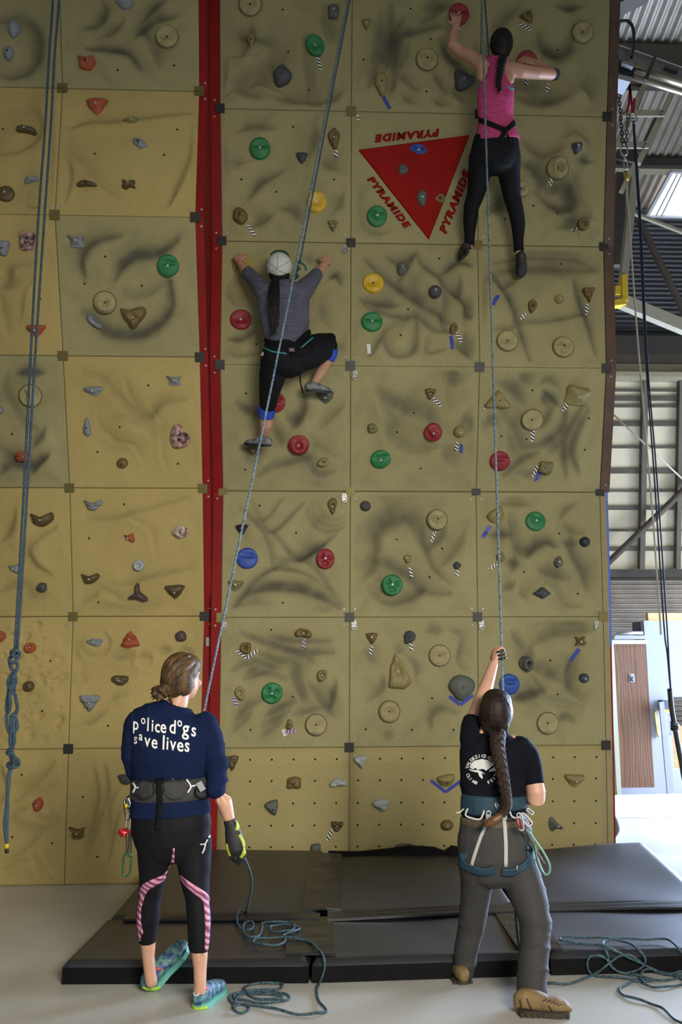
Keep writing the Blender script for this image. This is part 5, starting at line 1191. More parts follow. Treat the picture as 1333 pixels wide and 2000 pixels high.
def hit(b, px, py, Yf):
    d = ray(px, py).normalized(); h = b.ray_cast(CAMPOS, d)
    if h[0] is None:
        P = at_y(px, py, Yf); q = b.find_nearest(P)
        return (q[0], q[1]) if q[0] is not None else (P, Vector((0, -1, 0)))
    n = h[1] if h[1].dot(d) < 0 else -h[1]; return h[0], n
def strip(name, pts, w, b, Yf, m, root, lift=.004, thick=.004, wts=None, n=5, sub=None):
    sp = spline([Vector((x, y, 0)) for x, y in pts], n); N = len(sp); vs = []; fs = []; K = 4
    for i, p in enumerate(sp):
        t = (sp[min(i + 1, N - 1)] - sp[max(i - 1, 0)]).normalized(); nn = Vector((-t.y, t.x, 0)); ww = w if wts is None else float(np.interp(i / (N - 1), np.linspace(0, 1, len(wts)), wts))
        for j in range(K + 1):
            q = p + nn * ww * (j / K - .5); P, nr = hit(b, q.x, q.y, Yf); vs.append(P + nr * lift)
    for i in range(N - 1):
        for j in range(K): a = i * (K + 1) + j; fs.append((a, a + 1, a + K + 2, a + K + 1))
    me = mesh(name, vs, fs); o = obj(name, me, m, None, True)
    md = o.modifiers.new('thick', 'SOLIDIFY'); md.thickness = thick; md.offset = 0
    if sub is not None: o.parent = sub
    else: keep(o, root)
    return o
def drape_mesh(name, me, fn, b, Yf, m, root, lift=.003, cut=4):
    """me: flat text/polygon mesh; fn maps (x, y) to photo px; vertices land on the garment"""
    bm = bmesh.new(); bm.from_mesh(me); bmesh.ops.triangulate(bm, faces=bm.faces)
    for _ in range(cut):
        le = []
        for e in bm.edges:
            a, c = fn(e.verts[0].co.x, e.verts[0].co.y), fn(e.verts[1].co.x, e.verts[1].co.y)
            if math.hypot(a[0] - c[0], a[1] - c[1]) > 4: le.append(e)
        if not le: break
        bmesh.ops.subdivide_edges(bm, edges=le, cuts=1); bmesh.ops.triangulate(bm, faces=bm.faces)
    for v in bm.verts:
        px, py = fn(v.co.x, v.co.y); P, n = hit(b, px, py, Yf); v.co = P - ray(px, py).normalized() * lift
    bm.to_mesh(me); bm.free(); o = obj(name, me, m, None); keep(o, root); return o
def poly_mesh(pts): 
    return mesh('poly', [(x, y, 0) for x, y in pts], [tuple(range(len(pts)))])
def head(mb, C, f, up, s=1.0):
    f = Vector(f).normalized(); r = f.cross(Vector(up)).normalized(); u = r.cross(f).normalized(); M = Matrix((r, f, u)).transposed(); C = Vector(C)
    L = lambda a, b, c: C + (r * a + f * b + u * c) * s
    mb.ell(L(0, -.005, .015), .076 * s, .096 * s, .10 * s, M); mb.ell(L(0, .035, -.04), .058 * s, .062 * s, .085 * s, M); mb.ell(L(0, .055, -.095), .032 * s, .034 * s, .028 * s, M)
    mb.ell(L(0, .075, .02), .05 * s, .025 * s, .03 * s, M)
    caps(mb, L(0, .09, .012), .011 * s, L(0, .116, -.033), .015 * s); 
    for sg in (-1, 1):
        mb.ell(L(.076 * sg, -.008, -.018), .012 * s, .024 * s, .034 * s, M, 10, 8); mb.ell(L(.038 * sg, .072, -.035), .026 * s, .022 * s, .022 * s, M, 10, 8)
    mb.ell(L(0, .094, -.066), .024 * s, .010 * s, .007 * s, M, 10, 6); mb.ell(L(0, .092, -.077), .02 * s, .010 * s, .007 * s, M, 10, 6)
    return r, f, u, M, L
def eyes(L, M, s, root):
    for sg in (-1, 1):
        e = MB().ell(L(.03 * sg, .08, -.008), .011 * s, .006 * s, .006 * s, M, 10, 8); solid('eye', e, mat('eye_white', '#c9c4bc', .3), root)
def hand(mb, wrist, fd, pn, curl=(.5, .7, .5), ts=1, s=1.0, spread=.35):
    fd = Vector(fd).normalized(); pn = Vector(pn); pn = (pn - fd * pn.dot(fd)).normalized(); sv = fd.cross(pn).normalized(); W = Vector(wrist)
    loft(mb, [(W - fd * .01 * s, .024 * s, .018 * s), (W + fd * .03 * s, .033 * s, .017 * s), (W + fd * .07 * s, .041 * s, .015 * s), (W + fd * .09 * s, .039 * s, .013 * s)], n=14, frames=(sv, pn))
    for i, (L1, o) in enumerate(((.92, -.031), (1.05, -.0105), (1.0, .0105), (.78, .030))):
        p = W + fd * (.088 - abs(o) * .12) * s + sv * o * s * ts; ang = 0; d0 = (fd + sv * (o * spread * 14) * ts).normalized()
        for seg, (l, cu) in enumerate(zip((.042, .028, .022), curl)):
            ang += cu; d = d0 * math.cos(ang) + pn * math.sin(ang); q = p + d * l * L1 * s; r_ = (.0088 - .0007 * seg) * s; caps(mb, p, r_, q, r_ * .95, 10); p = q
    p = W + fd * .025 * s - sv * .028 * s * ts; d = (fd * .75 - sv * .75 * ts + pn * .35).normalized(); q = p + d * .042 * s; caps(mb, p, .0125 * s, q, .0105 * s, 10)
    d2 = (fd * .95 - sv * .2 * ts + pn * .5).normalized(); caps(mb, q, .0105 * s, q + d2 * .034 * s, .009 * s, 10)
def wrinkle(o, amp=.003, f=38, seed=0, dirs=((.3, .2, 1), (-.7, .1, .8), (.9, .2, .35))):
    n = len(o.data.vertices); co = np.empty(n * 3); no = np.empty(n * 3); o.data.vertices.foreach_get('co', co); o.data.vertex_normals.foreach_get('vector', no); co = co.reshape(-1, 3); no = no.reshape(-1, 3)
    rg = np.random.RandomState(seed); d = np.zeros(n)
    for k, w in enumerate(dirs):
        w = np.array(w) / np.linalg.norm(w); q = co @ w; x = co @ np.array([w[1] + .5, w[2], -w[0]]); ff = f * (.8 + .5 * k)
        ridge = 1 - np.abs(np.sin(q * ff * .5 + 1.4 * np.sin(x * f * .23 + rg.uniform(0, 6)) + rg.uniform(0, 6))); mask = np.clip(np.sin(x * f * .17 + rg.uniform(0, 6)) * np.sin(q * f * .13 + rg.uniform(0, 6)) * 1.6, 0, 1)
        d += ridge ** 2 * mask
    co += no * (amp * d)[:, None]; o.data.vertices.foreach_set('co', co.reshape(-1)); o.data.update()
def tuck(body, garments):
    b = bvh_of(garments); n = len(body.data.vertices); co = np.empty(n * 3); no = np.empty(n * 3)
    body.data.vertices.foreach_get('co', co); body.data.vertex_normals.foreach_get('vector', no); co = co.reshape(-1, 3); no = no.reshape(-1, 3)
    for i in range(n):
        p = Vector(co[i]); q = b.find_nearest(p, .035)
        if q[0] is None or q[1].dot(Vector(no[i])) < .35: continue
        if (p - q[0]).dot(q[1]) > -.004: co[i] = q[0] - q[1] * .006
    body.data.vertices.foreach_set('co', co.reshape(-1)); body.data.update()
def strands(mb, L, rad, cen, gather, n=70, seed=1, r=.006, spread=1.0, s=1.0):
    # locks combed over the skull ellipsoid (head units) from the hairline to the gathering point
    rg = random.Random(seed); rx, rf, ru = rad; g = Vector(((gather[0] - cen[0]) / rx, (gather[1] - cen[1]) / rf, (gather[2] - cen[2]) / ru)).normalized()
    for i in range(n):
        a = 2 * math.pi * i / n + rg.uniform(-.05, .05); st = Vector((math.cos(a) * 1.0, .55 + .25 * math.sin(a), .15 + .75 * math.sin(a)))
        st = Vector((math.cos(a), .5 * (1 if math.sin(a) > 0 else .2), math.sin(a))).normalized(); pts = []
        for k in range(9):
            t = k / 8; v = (st * (1 - t) + g * t).normalized(); j = 1.0 + .012 * math.sin(i * 2.3 + k * .6)
            pts.append(L(cen[0] + v.x * rx * j, cen[1] + v.y * rf * j, cen[2] + v.z * ru * j))
        mb.tube(spline(pts, 3), r * s, 6)
def shoe(root, heel, toe, up, w, h, m_up, m_sole, sole_t=.25, name='shoe', open_h=1.0, toe_h=.5, tread=False):
    heel, toe = Vector(heel), Vector(toe); x = (toe - heel); L_ = x.length; x.normalize(); up = Vector(up); up = (up - x * up.dot(x)).normalized(); sd = x.cross(up).normalized()
    ts = (0.02, .1, .25, .42, .6, .78, .92, 1.0); aw = (.30, .38, .40, .41, .48, .50, .40, .22); hs = (open_h * .92, open_h, open_h, .92, .75, toe_h * 1.15, toe_h, toe_h * .7)
    mb = MB(); st = sole_t * h
    loft(mb, [(heel + x * (L_ * t) + up * (st * .6 + (hh * h - st * .6) / 2), w * a, (hh * h - st * .6) / 2) for t, a, hh in zip(ts, aw, hs)], n=18, frames=(sd, up), sq=2.4)
    up_o = part(name, mb, m_up, root, .005, 3)
    so = MB(); ol = []
    for t, a in zip((0, .04, .12, .25, .42, .6, .78, .92, .99), (.16, .32, .42, .43, .42, .5, .52, .42, .2)): ol.append((t, a))
    outl = [heel + x * (L_ * t) - sd * (w * a * 1.06) for t, a in ol] + [heel + x * (L_ * t) + sd * (w * a * 1.06) for t, a in ol[::-1]]
    so.prism(outl, up * st); o = so.build('sole', m_sole, None, False)
    keep(o, root); o.parent = up_o; o.matrix_parent_inverse = Matrix.Identity(4)
    if tread:
        for i in range(9):
            t = .06 + i * .11
            for sgn in (-1, 1):
                c = heel + x * (L_ * t) + sd * (w * .46 * sgn); q = MB().bar(c, c + up * st * .8, .012, .012).build('tread_lug', m_sole, None); q.parent = up_o
    return up_o
m_skin = mat('fair_skin', '#b08468', .5, var=.05, scale=12); m_skin2 = mat('lit_fair_skin', '#b88c72', .5, var=.05, scale=12)
m_blk = mat('black_stretch_fabric', '#0b0b0f', .75, var=.15, scale=20, bump=.05, bscale=120, spec=.2)
m_strap = mat('black_webbing', '#0c0c0d', .75, bump=.2, bscale=300, spec=.15)

# ------------------------------------------------------------- belayer in the navy shirt
def belayer_one():
    Y = 4.76; base = on_z(345, 1955)
    root = thing('person', 'person in navy long-sleeved shirt and black-pink leggings, one gloved hand down, seen from behind', 'person', (base.x, base.y, 0))
    body = MB()
    hC = at_y(358, 1322, Y + .01); r, f, u, M, L = head(body, hC, (.52, .84, .06), (.10, .06, 1), .98)
    loft(body, [R(350, 1345, Y, 19), R(348, 1372, Y, 20), R(344, 1392, Y, 26)])
    loft(body, [R(340, 1392, Y, 40, .7), R(335, 1430, Y, 76, .5), R(331, 1520, Y, 64, .58), R(333, 1600, Y, 72, .6), R(336, 1640, Y, 70, .62)])
    loft(body, [R(405, 1415, Y, 18), R(420, 1500, Y - .02, 17), R(427, 1535, Y - .03, 17.5), R(440, 1572, Y - .03, 15), R(449, 1603, Y - .02, 10.5), R(452, 1615, Y - .02, 10)])
    loft(body, [R(262, 1415, Y, 16), R(256, 1480, Y + .02, 14), R(264, 1520, Y + .05, 13), R(300, 1500, Y + .3, 11), R(330, 1490, Y + .34, 9)])
    hand(body, at_y(330, 1488, Y + .34), (.9, .2, .5), (0, -1, 0), (.8, .9, .6), 1)
    loft(body, [R(303, 1650, Y, 28), R(298, 1720, Y + .05, 22), R(291, 1780, Y + .09, 19), R(289, 1838, Y + .12, 15.5), R(290, 1870, Y + .13, 12), R(293, 1900, Y + .14, 11.5), R(296, 1918, Y + .15, 12)])
    loft(body, [R(378, 1650, Y, 28), R(382, 1720, Y - .02, 24), R(388, 1780, Y - .04, 20), R(390, 1855, Y - .05, 17), R(391, 1890, Y - .05, 13), R(391, 1920, Y - .05, 12), R(390, 1945, Y - .04, 13)])
    body_o = part('body', body, m_skin2, root, .006, 3)
    eyes(L, M, .98, root)
    hair = MB()
    hair.ell(L(0, -.028, .022), .086, .098, .102, M); hair.ell(L(0, .015, .055), .08, .088, .068, M); hair.ell(L(-.05, -.03, -.02), .05, .075, .085, M); hair.ell(L(.052, -.045, -.02), .042, .05, .07, M); hair.ell(L(0, -.075, -.03), .065, .04, .07, M)
    m_hair = mat('brown_hair', '#5d4526', .55, var=.35, scale=30, bump=.4, bscale=60, stretch=(1, 1, .3), col2='#2e2114', spec=.3)
    strands(hair, L, (.088, .104, .106), (0, -.025, .02), (-.03, -.13, -.05), 64, 3, .0055)
    part('hair', hair, m_hair, root, .004, 1)
    bun = MB(); c = at_y(314, 1350, Y - .06); rg = random.Random(2)
    for i in range(16):
        a = rg.uniform(0, 6.28); e = rg.uniform(-1, 1); P = c + Vector((.036 * math.cos(a) * math.sqrt(1 - e * e), .03 * e, .03 * math.sin(a) * math.sqrt(1 - e * e)))
        Q = c + Vector((.036 * math.cos(a + 1.2), .03 * -e, .032 * math.sin(a + 1.2))); caps(bun, P, .014, Q, .012, 8)
    for i in range(7):
        a = rg.uniform(2.0, 4.6); P = c + Vector((.03 * math.cos(a), -.01, .028 * math.sin(a))); caps(bun, P, .006, P + Vector((.03 * math.cos(a), rg.uniform(-.02, .02), .03 * math.sin(a))), .003, 6)
    caps(bun, c, .026, L(0, -.085, -.03), .03); caps(bun, at_y(333, 1362, Y - .05), .008, at_y(338, 1378, Y - .07), .004)
    part('hair_bun', bun, m_hair, root, .0045, 2)
    m_navy = mat('navy_jersey', '#0f1a35', .9, var=.12, scale=7, bump=.35, bscale=9, spec=.12)
    sh = MB()
    loft(sh, [R(347, 1377, Y, 27, .8), R(343, 1387, Y, 48, .62), R(338, 1401, Y, 78, .5), R(335, 1425, Y, 86, .5), R(333, 1460, Y, 80, .55), R(331, 1500, Y, 74, .58), R(331, 1525, Y, 71, .6), R(332, 1560, Y, 77, .6), R(333, 1592, Y, 80, .62)], r0=False, r1=False)
    loft(sh, [R(398, 1410, Y, 24), R(411, 1440, Y, 25), R(417, 1470, Y - .01, 23), R(420, 1500, Y - .02, 21.5), R(424, 1520, Y - .03, 20), R(428, 1533, Y - .03, 21)], r1=False)
    loft(sh, [R(268, 1410, Y, 23), R(259, 1440, Y, 20), R(257, 1475, Y + .01, 18.5), R(262, 1505, Y + .03, 17), R(270, 1520, Y + .06, 16), R(300, 1505, Y + .28, 14)])
    for dx, py, hw in ((2, 1512, 19.5), (4, 1488, 21), (0, 1535, 20)): loft(sh, [R(420 + dx, py - 3, Y - .03, hw), R(421 + dx, py + 3, Y - .03, hw + 2.2), R(423 + dx, py + 8, Y - .03, hw)])
    shirt = part('shirt', sh, m_navy, root, .006, 4); wrinkle(shirt, .006, 40, 1)
    b = bvh_of([shirt]); m_print = mat('cream_shirt_print', '#d8d6cc', .8)
    CH = [('p', 259, 1424, 34, .82), ('o', 275, 1413, 25, .8), ('l', 286, 1427, 38, .8), ('i', 295, 1428, 34, .8), ('c', 302, 1429, 35, .8), ('e', 312.5, 1430, 36, .85), ('d', 330, 1431, 38, .85), ('o', 346, 1418, 26, .8), ('g', 356, 1434, 40, .9), ('s', 373, 1437, 37, .85),
          ('s', 261, 1452, 30, .75), ('a', 271, 1445, 25, .8), ('v', 282, 1457, 37, .8), ('e', 295, 1460, 37, .85), ('l', 316, 1463, 40, .85), ('i', 324, 1463, 36, .85), ('v', 332, 1464, 38, .8), ('e', 345, 1466, 38, .88), ('s', 360, 1467, 38, .85)]
    for chh, x, y, sz, sx in CH:
        me = text_mesh(chh, 1.0, .012, .06); drape_mesh('shirt_lettering', me, lambda a, c_, x=x, y=y, sz=sz, sx=sx: (x + a * sz * sx * .86, y - c_ * sz + a * sz * .12), b, Y - .1, m_print, root, .004, 3)
    # leggings
    lg = MB()
    loft(lg, [R(333, 1578, Y, 73, .6), R(333, 1592, Y, 77, .61), R(335, 1615, Y, 79, .66), R(338, 1645, Y, 73, .66)])
    loft(lg, [R(305, 1640, Y, 38, .95), R(303, 1670, Y + .01, 34.5), R(298, 1715, Y + .04, 26), R(293, 1750, Y + .07, 22.5), R(289.5, 1790, Y + .09, 23.5), R(288, 1815, Y + .11, 20.5), R(288, 1840, Y + .12, 17.5)], r1=False)
    loft(lg, [R(375, 1640, Y, 39, .95), R(379, 1670, Y, 35), R(381, 1715, Y - .02, 29.5), R(386, 1755, Y - .03, 23.5), R(389.5, 1800, Y - .04, 24), R(389, 1835, Y - .05, 21.5), R(388, 1858, Y - .05, 19)], r1=False)
    leg = part('leggings', lg, m_blk, root, .006, 9); tuck(body_o, [leg, shirt])
    lb = bvh_of([leg])
    m_pink = wave_mat('pink_chevron_print', '#5b1c46', '#c98a9c', 9.0, .7, (1, 1, 1.6), 5.0, (0, .7, 0), sharp=False)
    strip('pink_side_panel', [(340, 1656), (336, 1690), (322, 1712), (300, 1724), (283, 1735), (275, 1755), (270, 1785), (270, 1815), (273, 1838)], 10, lb, Y, m_pink, root, .0015, .002, wts=[3, 7, 10, 14, 16, 13, 9, 8, 6])
    strip('pink_side_panel', [(351, 1710), (365, 1725), (385, 1740), (400, 1752), (405, 1770), (407, 1800), (406, 1830), (404, 1857)], 12, lb, Y, m_pink, root, .0015, .002, wts=[4, 11, 15, 15, 13, 13, 11, 9])
    m_refl2 = mat('silver_reflective_print', '#c9cbd0', .4, .3)
    strip('reflective_logo', [(391, 1649), (400, 1648), (405, 1640)], 2.4, lb, Y, m_refl2, root, .002, .002); strip('reflective_logo', [(401, 1648), (399, 1658), (395, 1667)], 2.4, lb, Y, m_refl2, root, .002, .002); strip('reflective_logo', [(407, 1636), (410, 1632)], 3, lb, Y, m_refl2, root, .002, .002)
    # harness
    hn = MB(); loft(hn, [R(332, 1519, Y, 73, .66), R(332, 1528, Y, 77, .68), R(332, 1552, Y, 77.5, .67), R(332, 1562, Y, 74, .66)], r0=False, r1=False)
    hb = part('harness_belt', hn, mat('charcoal_padded_mesh', '#2b2a29', .75, var=.2, scale=30, bump=.3, bscale=150), root, .006, 2)
    bb = bvh_of([hb, leg, shirt]); m_pipe = mat('black_piping', '#141414', .5)
    for pts in ([(303, 1545), (300, 1530), (285, 1524), (268, 1530), (262, 1542), (270, 1556), (285, 1560), (300, 1552), (303, 1545)], [(321, 1545), (324, 1530), (340, 1525), (358, 1529), (369, 1541), (360, 1554), (342, 1560), (326, 1554), (321, 1545)]):
        strip('belt_piping', pts, 3.2, bb, Y - .1, m_pipe, root, .004, .006)
    strip('belt_strap', [(311, 1520), (313, 1560), (312, 1590), (309, 1622)], 11, bb, Y - .1, m_strap, root, .006, .005); strip('belt_buckle', [(305, 1525), (321, 1525)], 10, bb, Y - .1, m_strap, root, .011, .01)
    for pts in ([(262, 1530), (266, 1537), (262, 1548)], [(266, 1538), (272, 1538)], [(364, 1524), (372, 1536), (366, 1548)], [(372, 1536), (390, 1531)], [(307, 1523), (316, 1525)], [(335, 1523), (340, 1523)]): strip('white_trim', pts, 2.6, bb, Y - .1, mat('white_trim', '#d0d0d0', .6), root, .007, .004)
    gl = MB(); P = [at_y(382, 1540, Y - .1), at_y(383, 1552, Y - .12), at_y(395, 1560, Y - .09), at_y(408, 1555, Y - .02), at_y(411, 1542, Y)]; gl.tube(spline(P, 6), .004, 6); solid('gear_loop', gl, m_strap, root)
    cb = MB(); cb.bar(at_y(388, 1527, Y - .11), at_y(397, 1543, Y - .1), .03, .016, up=(0, 1, 0)); solid('belay_device', cb, m_chrome, root, False)
    gl = MB(); P = [at_y(262, 1552, Y - .02), at_y(250, 1556, Y - .03), at_y(246, 1566, Y - .03), at_y(250, 1578, Y - .03), at_y(256, 1585, Y)]; gl.tube(spline(P, 6), .004, 6); solid('gear_loop', gl, m_strap, root)
    def bina(name, x0, y0, x1, y1, wpx, m, rr=.0035):
        A, B = at_y(x0, y0, Y - .03), at_y(x1, y1, Y - .03); ax = (B - A).normalized(); sd = ax.cross(VIEW).normalized(); w_ = wpx / 2 / pxm(A); Lh = (B - A).length / 2; Cn = (A + B) / 2
        q = MB(); q.tube([Cn + ax * (math.sin(a) * w_ + (Lh - w_) * np.sign(round(math.sin(a), 3))) + sd * (math.cos(a) * w_) for a in np.linspace(0, 6.283, 19)[:-1]], rr, 6, True); solid(name, q, m, root)
    bina('carabiner', 246, 1560, 250, 1602, 9, m_darkmetal); bina('carabiner', 252, 1590, 249, 1622, 8, m_chrome); bina('carabiner', 250, 1618, 252, 1672, 8, m_darkmetal); bina('carabiner', 255, 1622, 253, 1668, 5, m_darkmetal); bina('green_carabiner', 250, 1666, 246, 1711, 15, mat('green_anodised', '#2d5d48', .35, .6), .0048); bina('carabiner', 246, 1560, 252, 1575, 10, m_chrome, .004)
    q = MB(); c = at_y(240, 1626, Y - .04)
    for i in range(6): a = i * 1.05; caps(q, c, .012, c + Vector((.02 * math.cos(a), .01 * math.sin(a * 2), .017 * math.sin(a))), .009, 8)
    caps(q, c, .011, at_y(253, 1624, Y - .03), .008); part('red_device', q, mat('red_anodised', '#9c1a20', .35, .4), root, .004, 1)
    q = MB().tube([at_y(246, 1571, Y - .035), at_y(247, 1577, Y - .035)], .007, 8); solid('yellow_clip_tape', q, mat('yellow_tape', '#c9b21e', .5), root)
    # gloved hand
    gv = MB(); W = at_y(450, 1607, Y - .02)
    loft(gv, [R(449, 1604, Y - .02, 12.5), R(452, 1612, Y - .02, 13, .9), R(455, 1625, Y - .02, 16, .7), R(459, 1645, Y - .02, 18.5, .6), R(461, 1660, Y - .02, 17, .6)], r1=True)
    for (x0, y0, x1, y1, x2, y2, dy) in ((449, 1655, 451, 1672, 457, 1680, .02), (456, 1660, 460, 1678, 464, 1684, .03), (464, 1660, 469, 1676, 467, 1688, .02), (472, 1655, 477, 1668, 472, 1682, .0)):
        caps(gv, at_y(x0, y0, Y - .02), .0125, at_y(x1, y1, Y - .02 + dy * .5), .0115, 10); caps(gv, at_y(x1, y1, Y - .02 + dy * .5), .0115, at_y(x2, y2, Y + dy), .010, 10)
    caps(gv, at_y(459, 1612, Y + .0), .013, at_y(466, 1632, Y + .03), .0125, 10); caps(gv, at_y(466, 1632, Y + .03), .0125, at_y(470, 1652, Y + .04), .011, 10)
    gl_o = part('glove', gv, mat('black_glove', '#121312', .6, var=.2, scale=30, bump=.2, bscale=90), root, .0045, 1)
    gb = bvh_of([gl_o]); m_lime = mat('lime_glove_panel', '#9aa62c', .6)
    strip('lime_panel', [(463, 1603), (464, 1612), (462, 1622)], 6, gb, Y, m_lime, root, .003, .004); strip('lime_panel', [(467, 1630), (473, 1642), (477, 1655)], 5, gb, Y, m_lime, root, .003, .004); strip('lime_panel', [(443, 1648), (446, 1662), (450, 1671)], 4, gb, Y, m_lime, root, .003, .004); strip('lime_panel', [(478, 1655), (476, 1666), (471, 1675)], 6, gb, Y, m_lime, root, .003, .004)
    # running shoes
    m_up = mat('blue_green_knit', '#23366b', .6, scale=45, col2='#5f8a78', detail=1.0); m_so = mat('mint_foam_sole', '#5fa595', .6, var=.06, scale=20)
    for hp, tp_, up in (((387, 1972, 0.0), (424, 1941, 0.0), (0, 0, 1)), ((296, 1934, 0.0), (334, 1888, .10), (.0, -.3, 1))):
        h0 = on_z(hp[0], hp[1], hp[2]); d = (on_z(tp_[0], tp_[1], tp_[2]) - h0); d = d.normalized() * .265; s_o = shoe(root, h0, h0 + d, up, .1, .105, m_up, m_so, .24, 'running_shoe', .95, .6)
        bq = bvh_of([s_o] + list(s_o.children)); x = hp[0]; y = hp[1]
        strip('red_band', [(x - 21, y - 47), (x, y - 44), (x + 20, y - 41)], 6, bq, h0.y - .05, mat('coral_band', '#a0424a', .6), root, .002, .003); strip('lime_tab', [(x - 15, y - 54), (x + 5, y - 54)], 8, bq, h0.y, mat('lime_tab', '#7fb53f', .6), root, .002, .004)
        strip('lime_outsole', [(x - 22, y - 5), (x, y - 2), (x + 18, y - 5)], 6, bq, h0.y, mat('lime_outsole', '#9ac23c', .6), root, .002, .003)
        strip('heel_logo', [(x - 8, y - 36), (x - 6, y - 28), (x, y - 28), (x + 2, y - 36), (x - 8, y - 36)], 1.8, bq, h0.y, mat('white_trim', '#d0d0d0', .6), root, .003, .002, n=3)
belayer_one()
# ------------------------------------------------------------- belayer with the long braid
def belayer_two():
    Y = 4.86; base = on_z(965, 1955)
    root = thing('person', 'person with long braid, black T-shirt and grey trousers, raising one arm to a rope', 'person', (base.x, base.y, 0))
    body = MB(); hC = at_y(969, 1391, Y - .02); r, f, u, M, L = head(body, hC, (.22, .86, .44), (.06, -.3, 1), .92)
    loft(body, [R(972, 1405, Y, 17), R(972, 1428, Y, 18), R(970, 1445, Y, 28)])
    loft(body, [R(970, 1440, Y, 40, .7), R(966, 1475, Y, 58, .55), R(964, 1560, Y, 56, .6), R(968, 1620, Y, 66, .62), R(968, 1660, Y, 64, .64)])
    # raised left arm
    loft(body, [R(918, 1432, Y, 17), R(926, 1408, Y + .08, 16.5), R(938, 1375, Y + .17, 15), R(949, 1345, Y + .22, 14), R(958, 1318, Y + .26, 11), R(965, 1297, Y + .29, 8.5)])
    hw = at_y(966, 1296, Y + .29); hand(body, hw, (.10, .12, .6), (.8, .4, .1), (.75, 1.1, .9), -1, .86)
    # right arm, elbow bent, forearm to the front
    loft(body, [R(1034, 1462, Y, 17), R(1042, 1510, Y - .02, 18), R(1047, 1545, Y - .03, 19), R(1047, 1560, Y - .02, 18), R(1025, 1562, Y + .16, 14), R(1000, 1545, Y + .26, 10)])
    hand(body, at_y(998, 1543, Y + .26), (-.9, .3, .3), (0, -.3, 1), (.8, .9, .7), 1, .86)
    for pts in ([(930, 1650, 0, 26), (928, 1760, .1, 20), (915, 1830, .16, 18), (907, 1905, .2, 15)], [(1010, 1650, 0, 26), (1035, 1760, -.06, 22), (1045, 1850, -.14, 20), (1040, 1950, -.22, 17)]):
        loft(body, [R(a, b_, Y + d, w) for a, b_, d, w in pts])
    bo = part('body', body, m_skin2, root, .0045, 2); eyes(L, M, .92, root)
    hair = MB(); hair.ell(L(0, -.022, .02), .088, .098, .102, M); hair.ell(L(0, .02, .06), .078, .082, .06, M); hair.ell(L(0, -.06, -.035), .075, .05, .075, M); hair.ell(L(-.045, -.01, -.02), .048, .07, .08, M); hair.ell(L(.036, -.03, -.02), .044, .05, .08, M); strands(hair, L, (.09, .104, .106), (0, -.02, .018), (0, -.115, -.07), 64, 4, .0055)
    m_hair = mat('dark_brown_hair', '#2a1e15', .58, scale=30, bump=.4, bscale=60, stretch=(1, 1, .3), col2='#150f0a', spec=.25)
    part('hair', hair, m_hair, root, .004, 1)
    sh = MB()
    loft(sh, [R(972, 1432, Y, 24, .85), R(971, 1441, Y, 42, .65), R(969, 1454, Y, 66, .54), R(966, 1475, Y, 69, .52), R(964, 1505, Y, 66, .56), R(964, 1535, Y, 63, .6), R(965, 1560, Y, 62, .62), R(967, 1590, Y, 67, .64)], r1=False)
    loft(sh, [R(928, 1462, Y, 27), R(921, 1440, Y + .02, 23), R(921, 1420, Y + .05, 20.5), R(925, 1406, Y + .08, 19.5)], r1=False)
    loft(sh, [R(1015, 1460, Y, 25), R(1030, 1475, Y, 24), R(1038, 1500, Y - .01, 22.5), R(1043, 1532, Y - .03, 21.5)], r1=False)
    m_tee = mat('black_cotton', '#090b12', .9, spec=.15, var=.2, scale=8, bump=.35, bscale=9)
    shirt = part('tshirt', sh, m_tee, root, .006, 4); wrinkle(shirt, .006, 42, 2); tuck(bo, [shirt]); b = bvh_of([shirt]); Yb = Y - .15
    m_print = mat('grey_white_print', '#b9bab4', .8); cx, cy_ = 941.8, 1504.0; q = lambda a, c_: (895 + a / 10.25, 1460 + c_ / 10.25)
    for pl in ([(238, 405), (250, 335), (330, 262), (480, 228), (620, 260), (715, 330), (700, 360), (640, 410), (600, 440), (560, 465), (520, 430), (470, 430), (395, 445), (350, 405), (300, 440)], [(215, 430), (300, 450), (400, 450), (480, 480), (545, 540), (470, 505), (500, 600), (485, 632), (425, 575), (405, 500), (330, 490), (240, 460)], [(640, 450), (735, 385), (772, 440), (760, 468), (620, 482)]):
        me = poly_mesh([q(*p) for p in pl]); drape_mesh('shirt_emblem', me, lambda a, c_: (a, c_), b, Yb, m_print, root, .004, 5)
    def arc(txt, a0, a1, rad, sz, flip):
        for i, chh in enumerate(txt):
            if chh == ' ': continue
            a = math.radians(a0 + (a1 - a0) * i / max(1, len(txt) - 1)); px, py = cx + rad * math.cos(a), cy_ - rad * math.sin(a) * .93
            ux, uy = (math.cos(a), -math.sin(a)) if not flip else (-math.cos(a), math.sin(a)); rx, ry = -uy, ux
            me = text_mesh(chh, 1.0, .03); drape_mesh('shirt_lettering', me, lambda x, y, px=px, py=py, ux=ux, uy=uy, rx=rx, ry=ry: (px + (x - .3) * sz * rx + y * sz * ux, py + (x - .3) * sz * ry + y * sz * uy), b, Yb, m_print, root, .004, 2)
    arc('VALDEZ', 168, 112, 26.5, 8.5, False); arc('ICE', 97, 77, 26.5, 8.5, False); arc('CLIMBING', 62, 2, 26.5, 8.5, False); arc('CLIMB', 200, 248, 32, 8.5, True); arc('FEST', 298, 338, 32, 8.5, True)
    # braid
    br = MB(); path = spline([at_y(px, py, yy) for px, py, yy in ((973, 1430, Y - .12), (973, 1462, Y - .17), (980, 1500, Y - .19), (988, 1545, Y - .2), (991, 1575, Y - .22), (980, 1592, Y - .22))], 8)
    N = len(path)
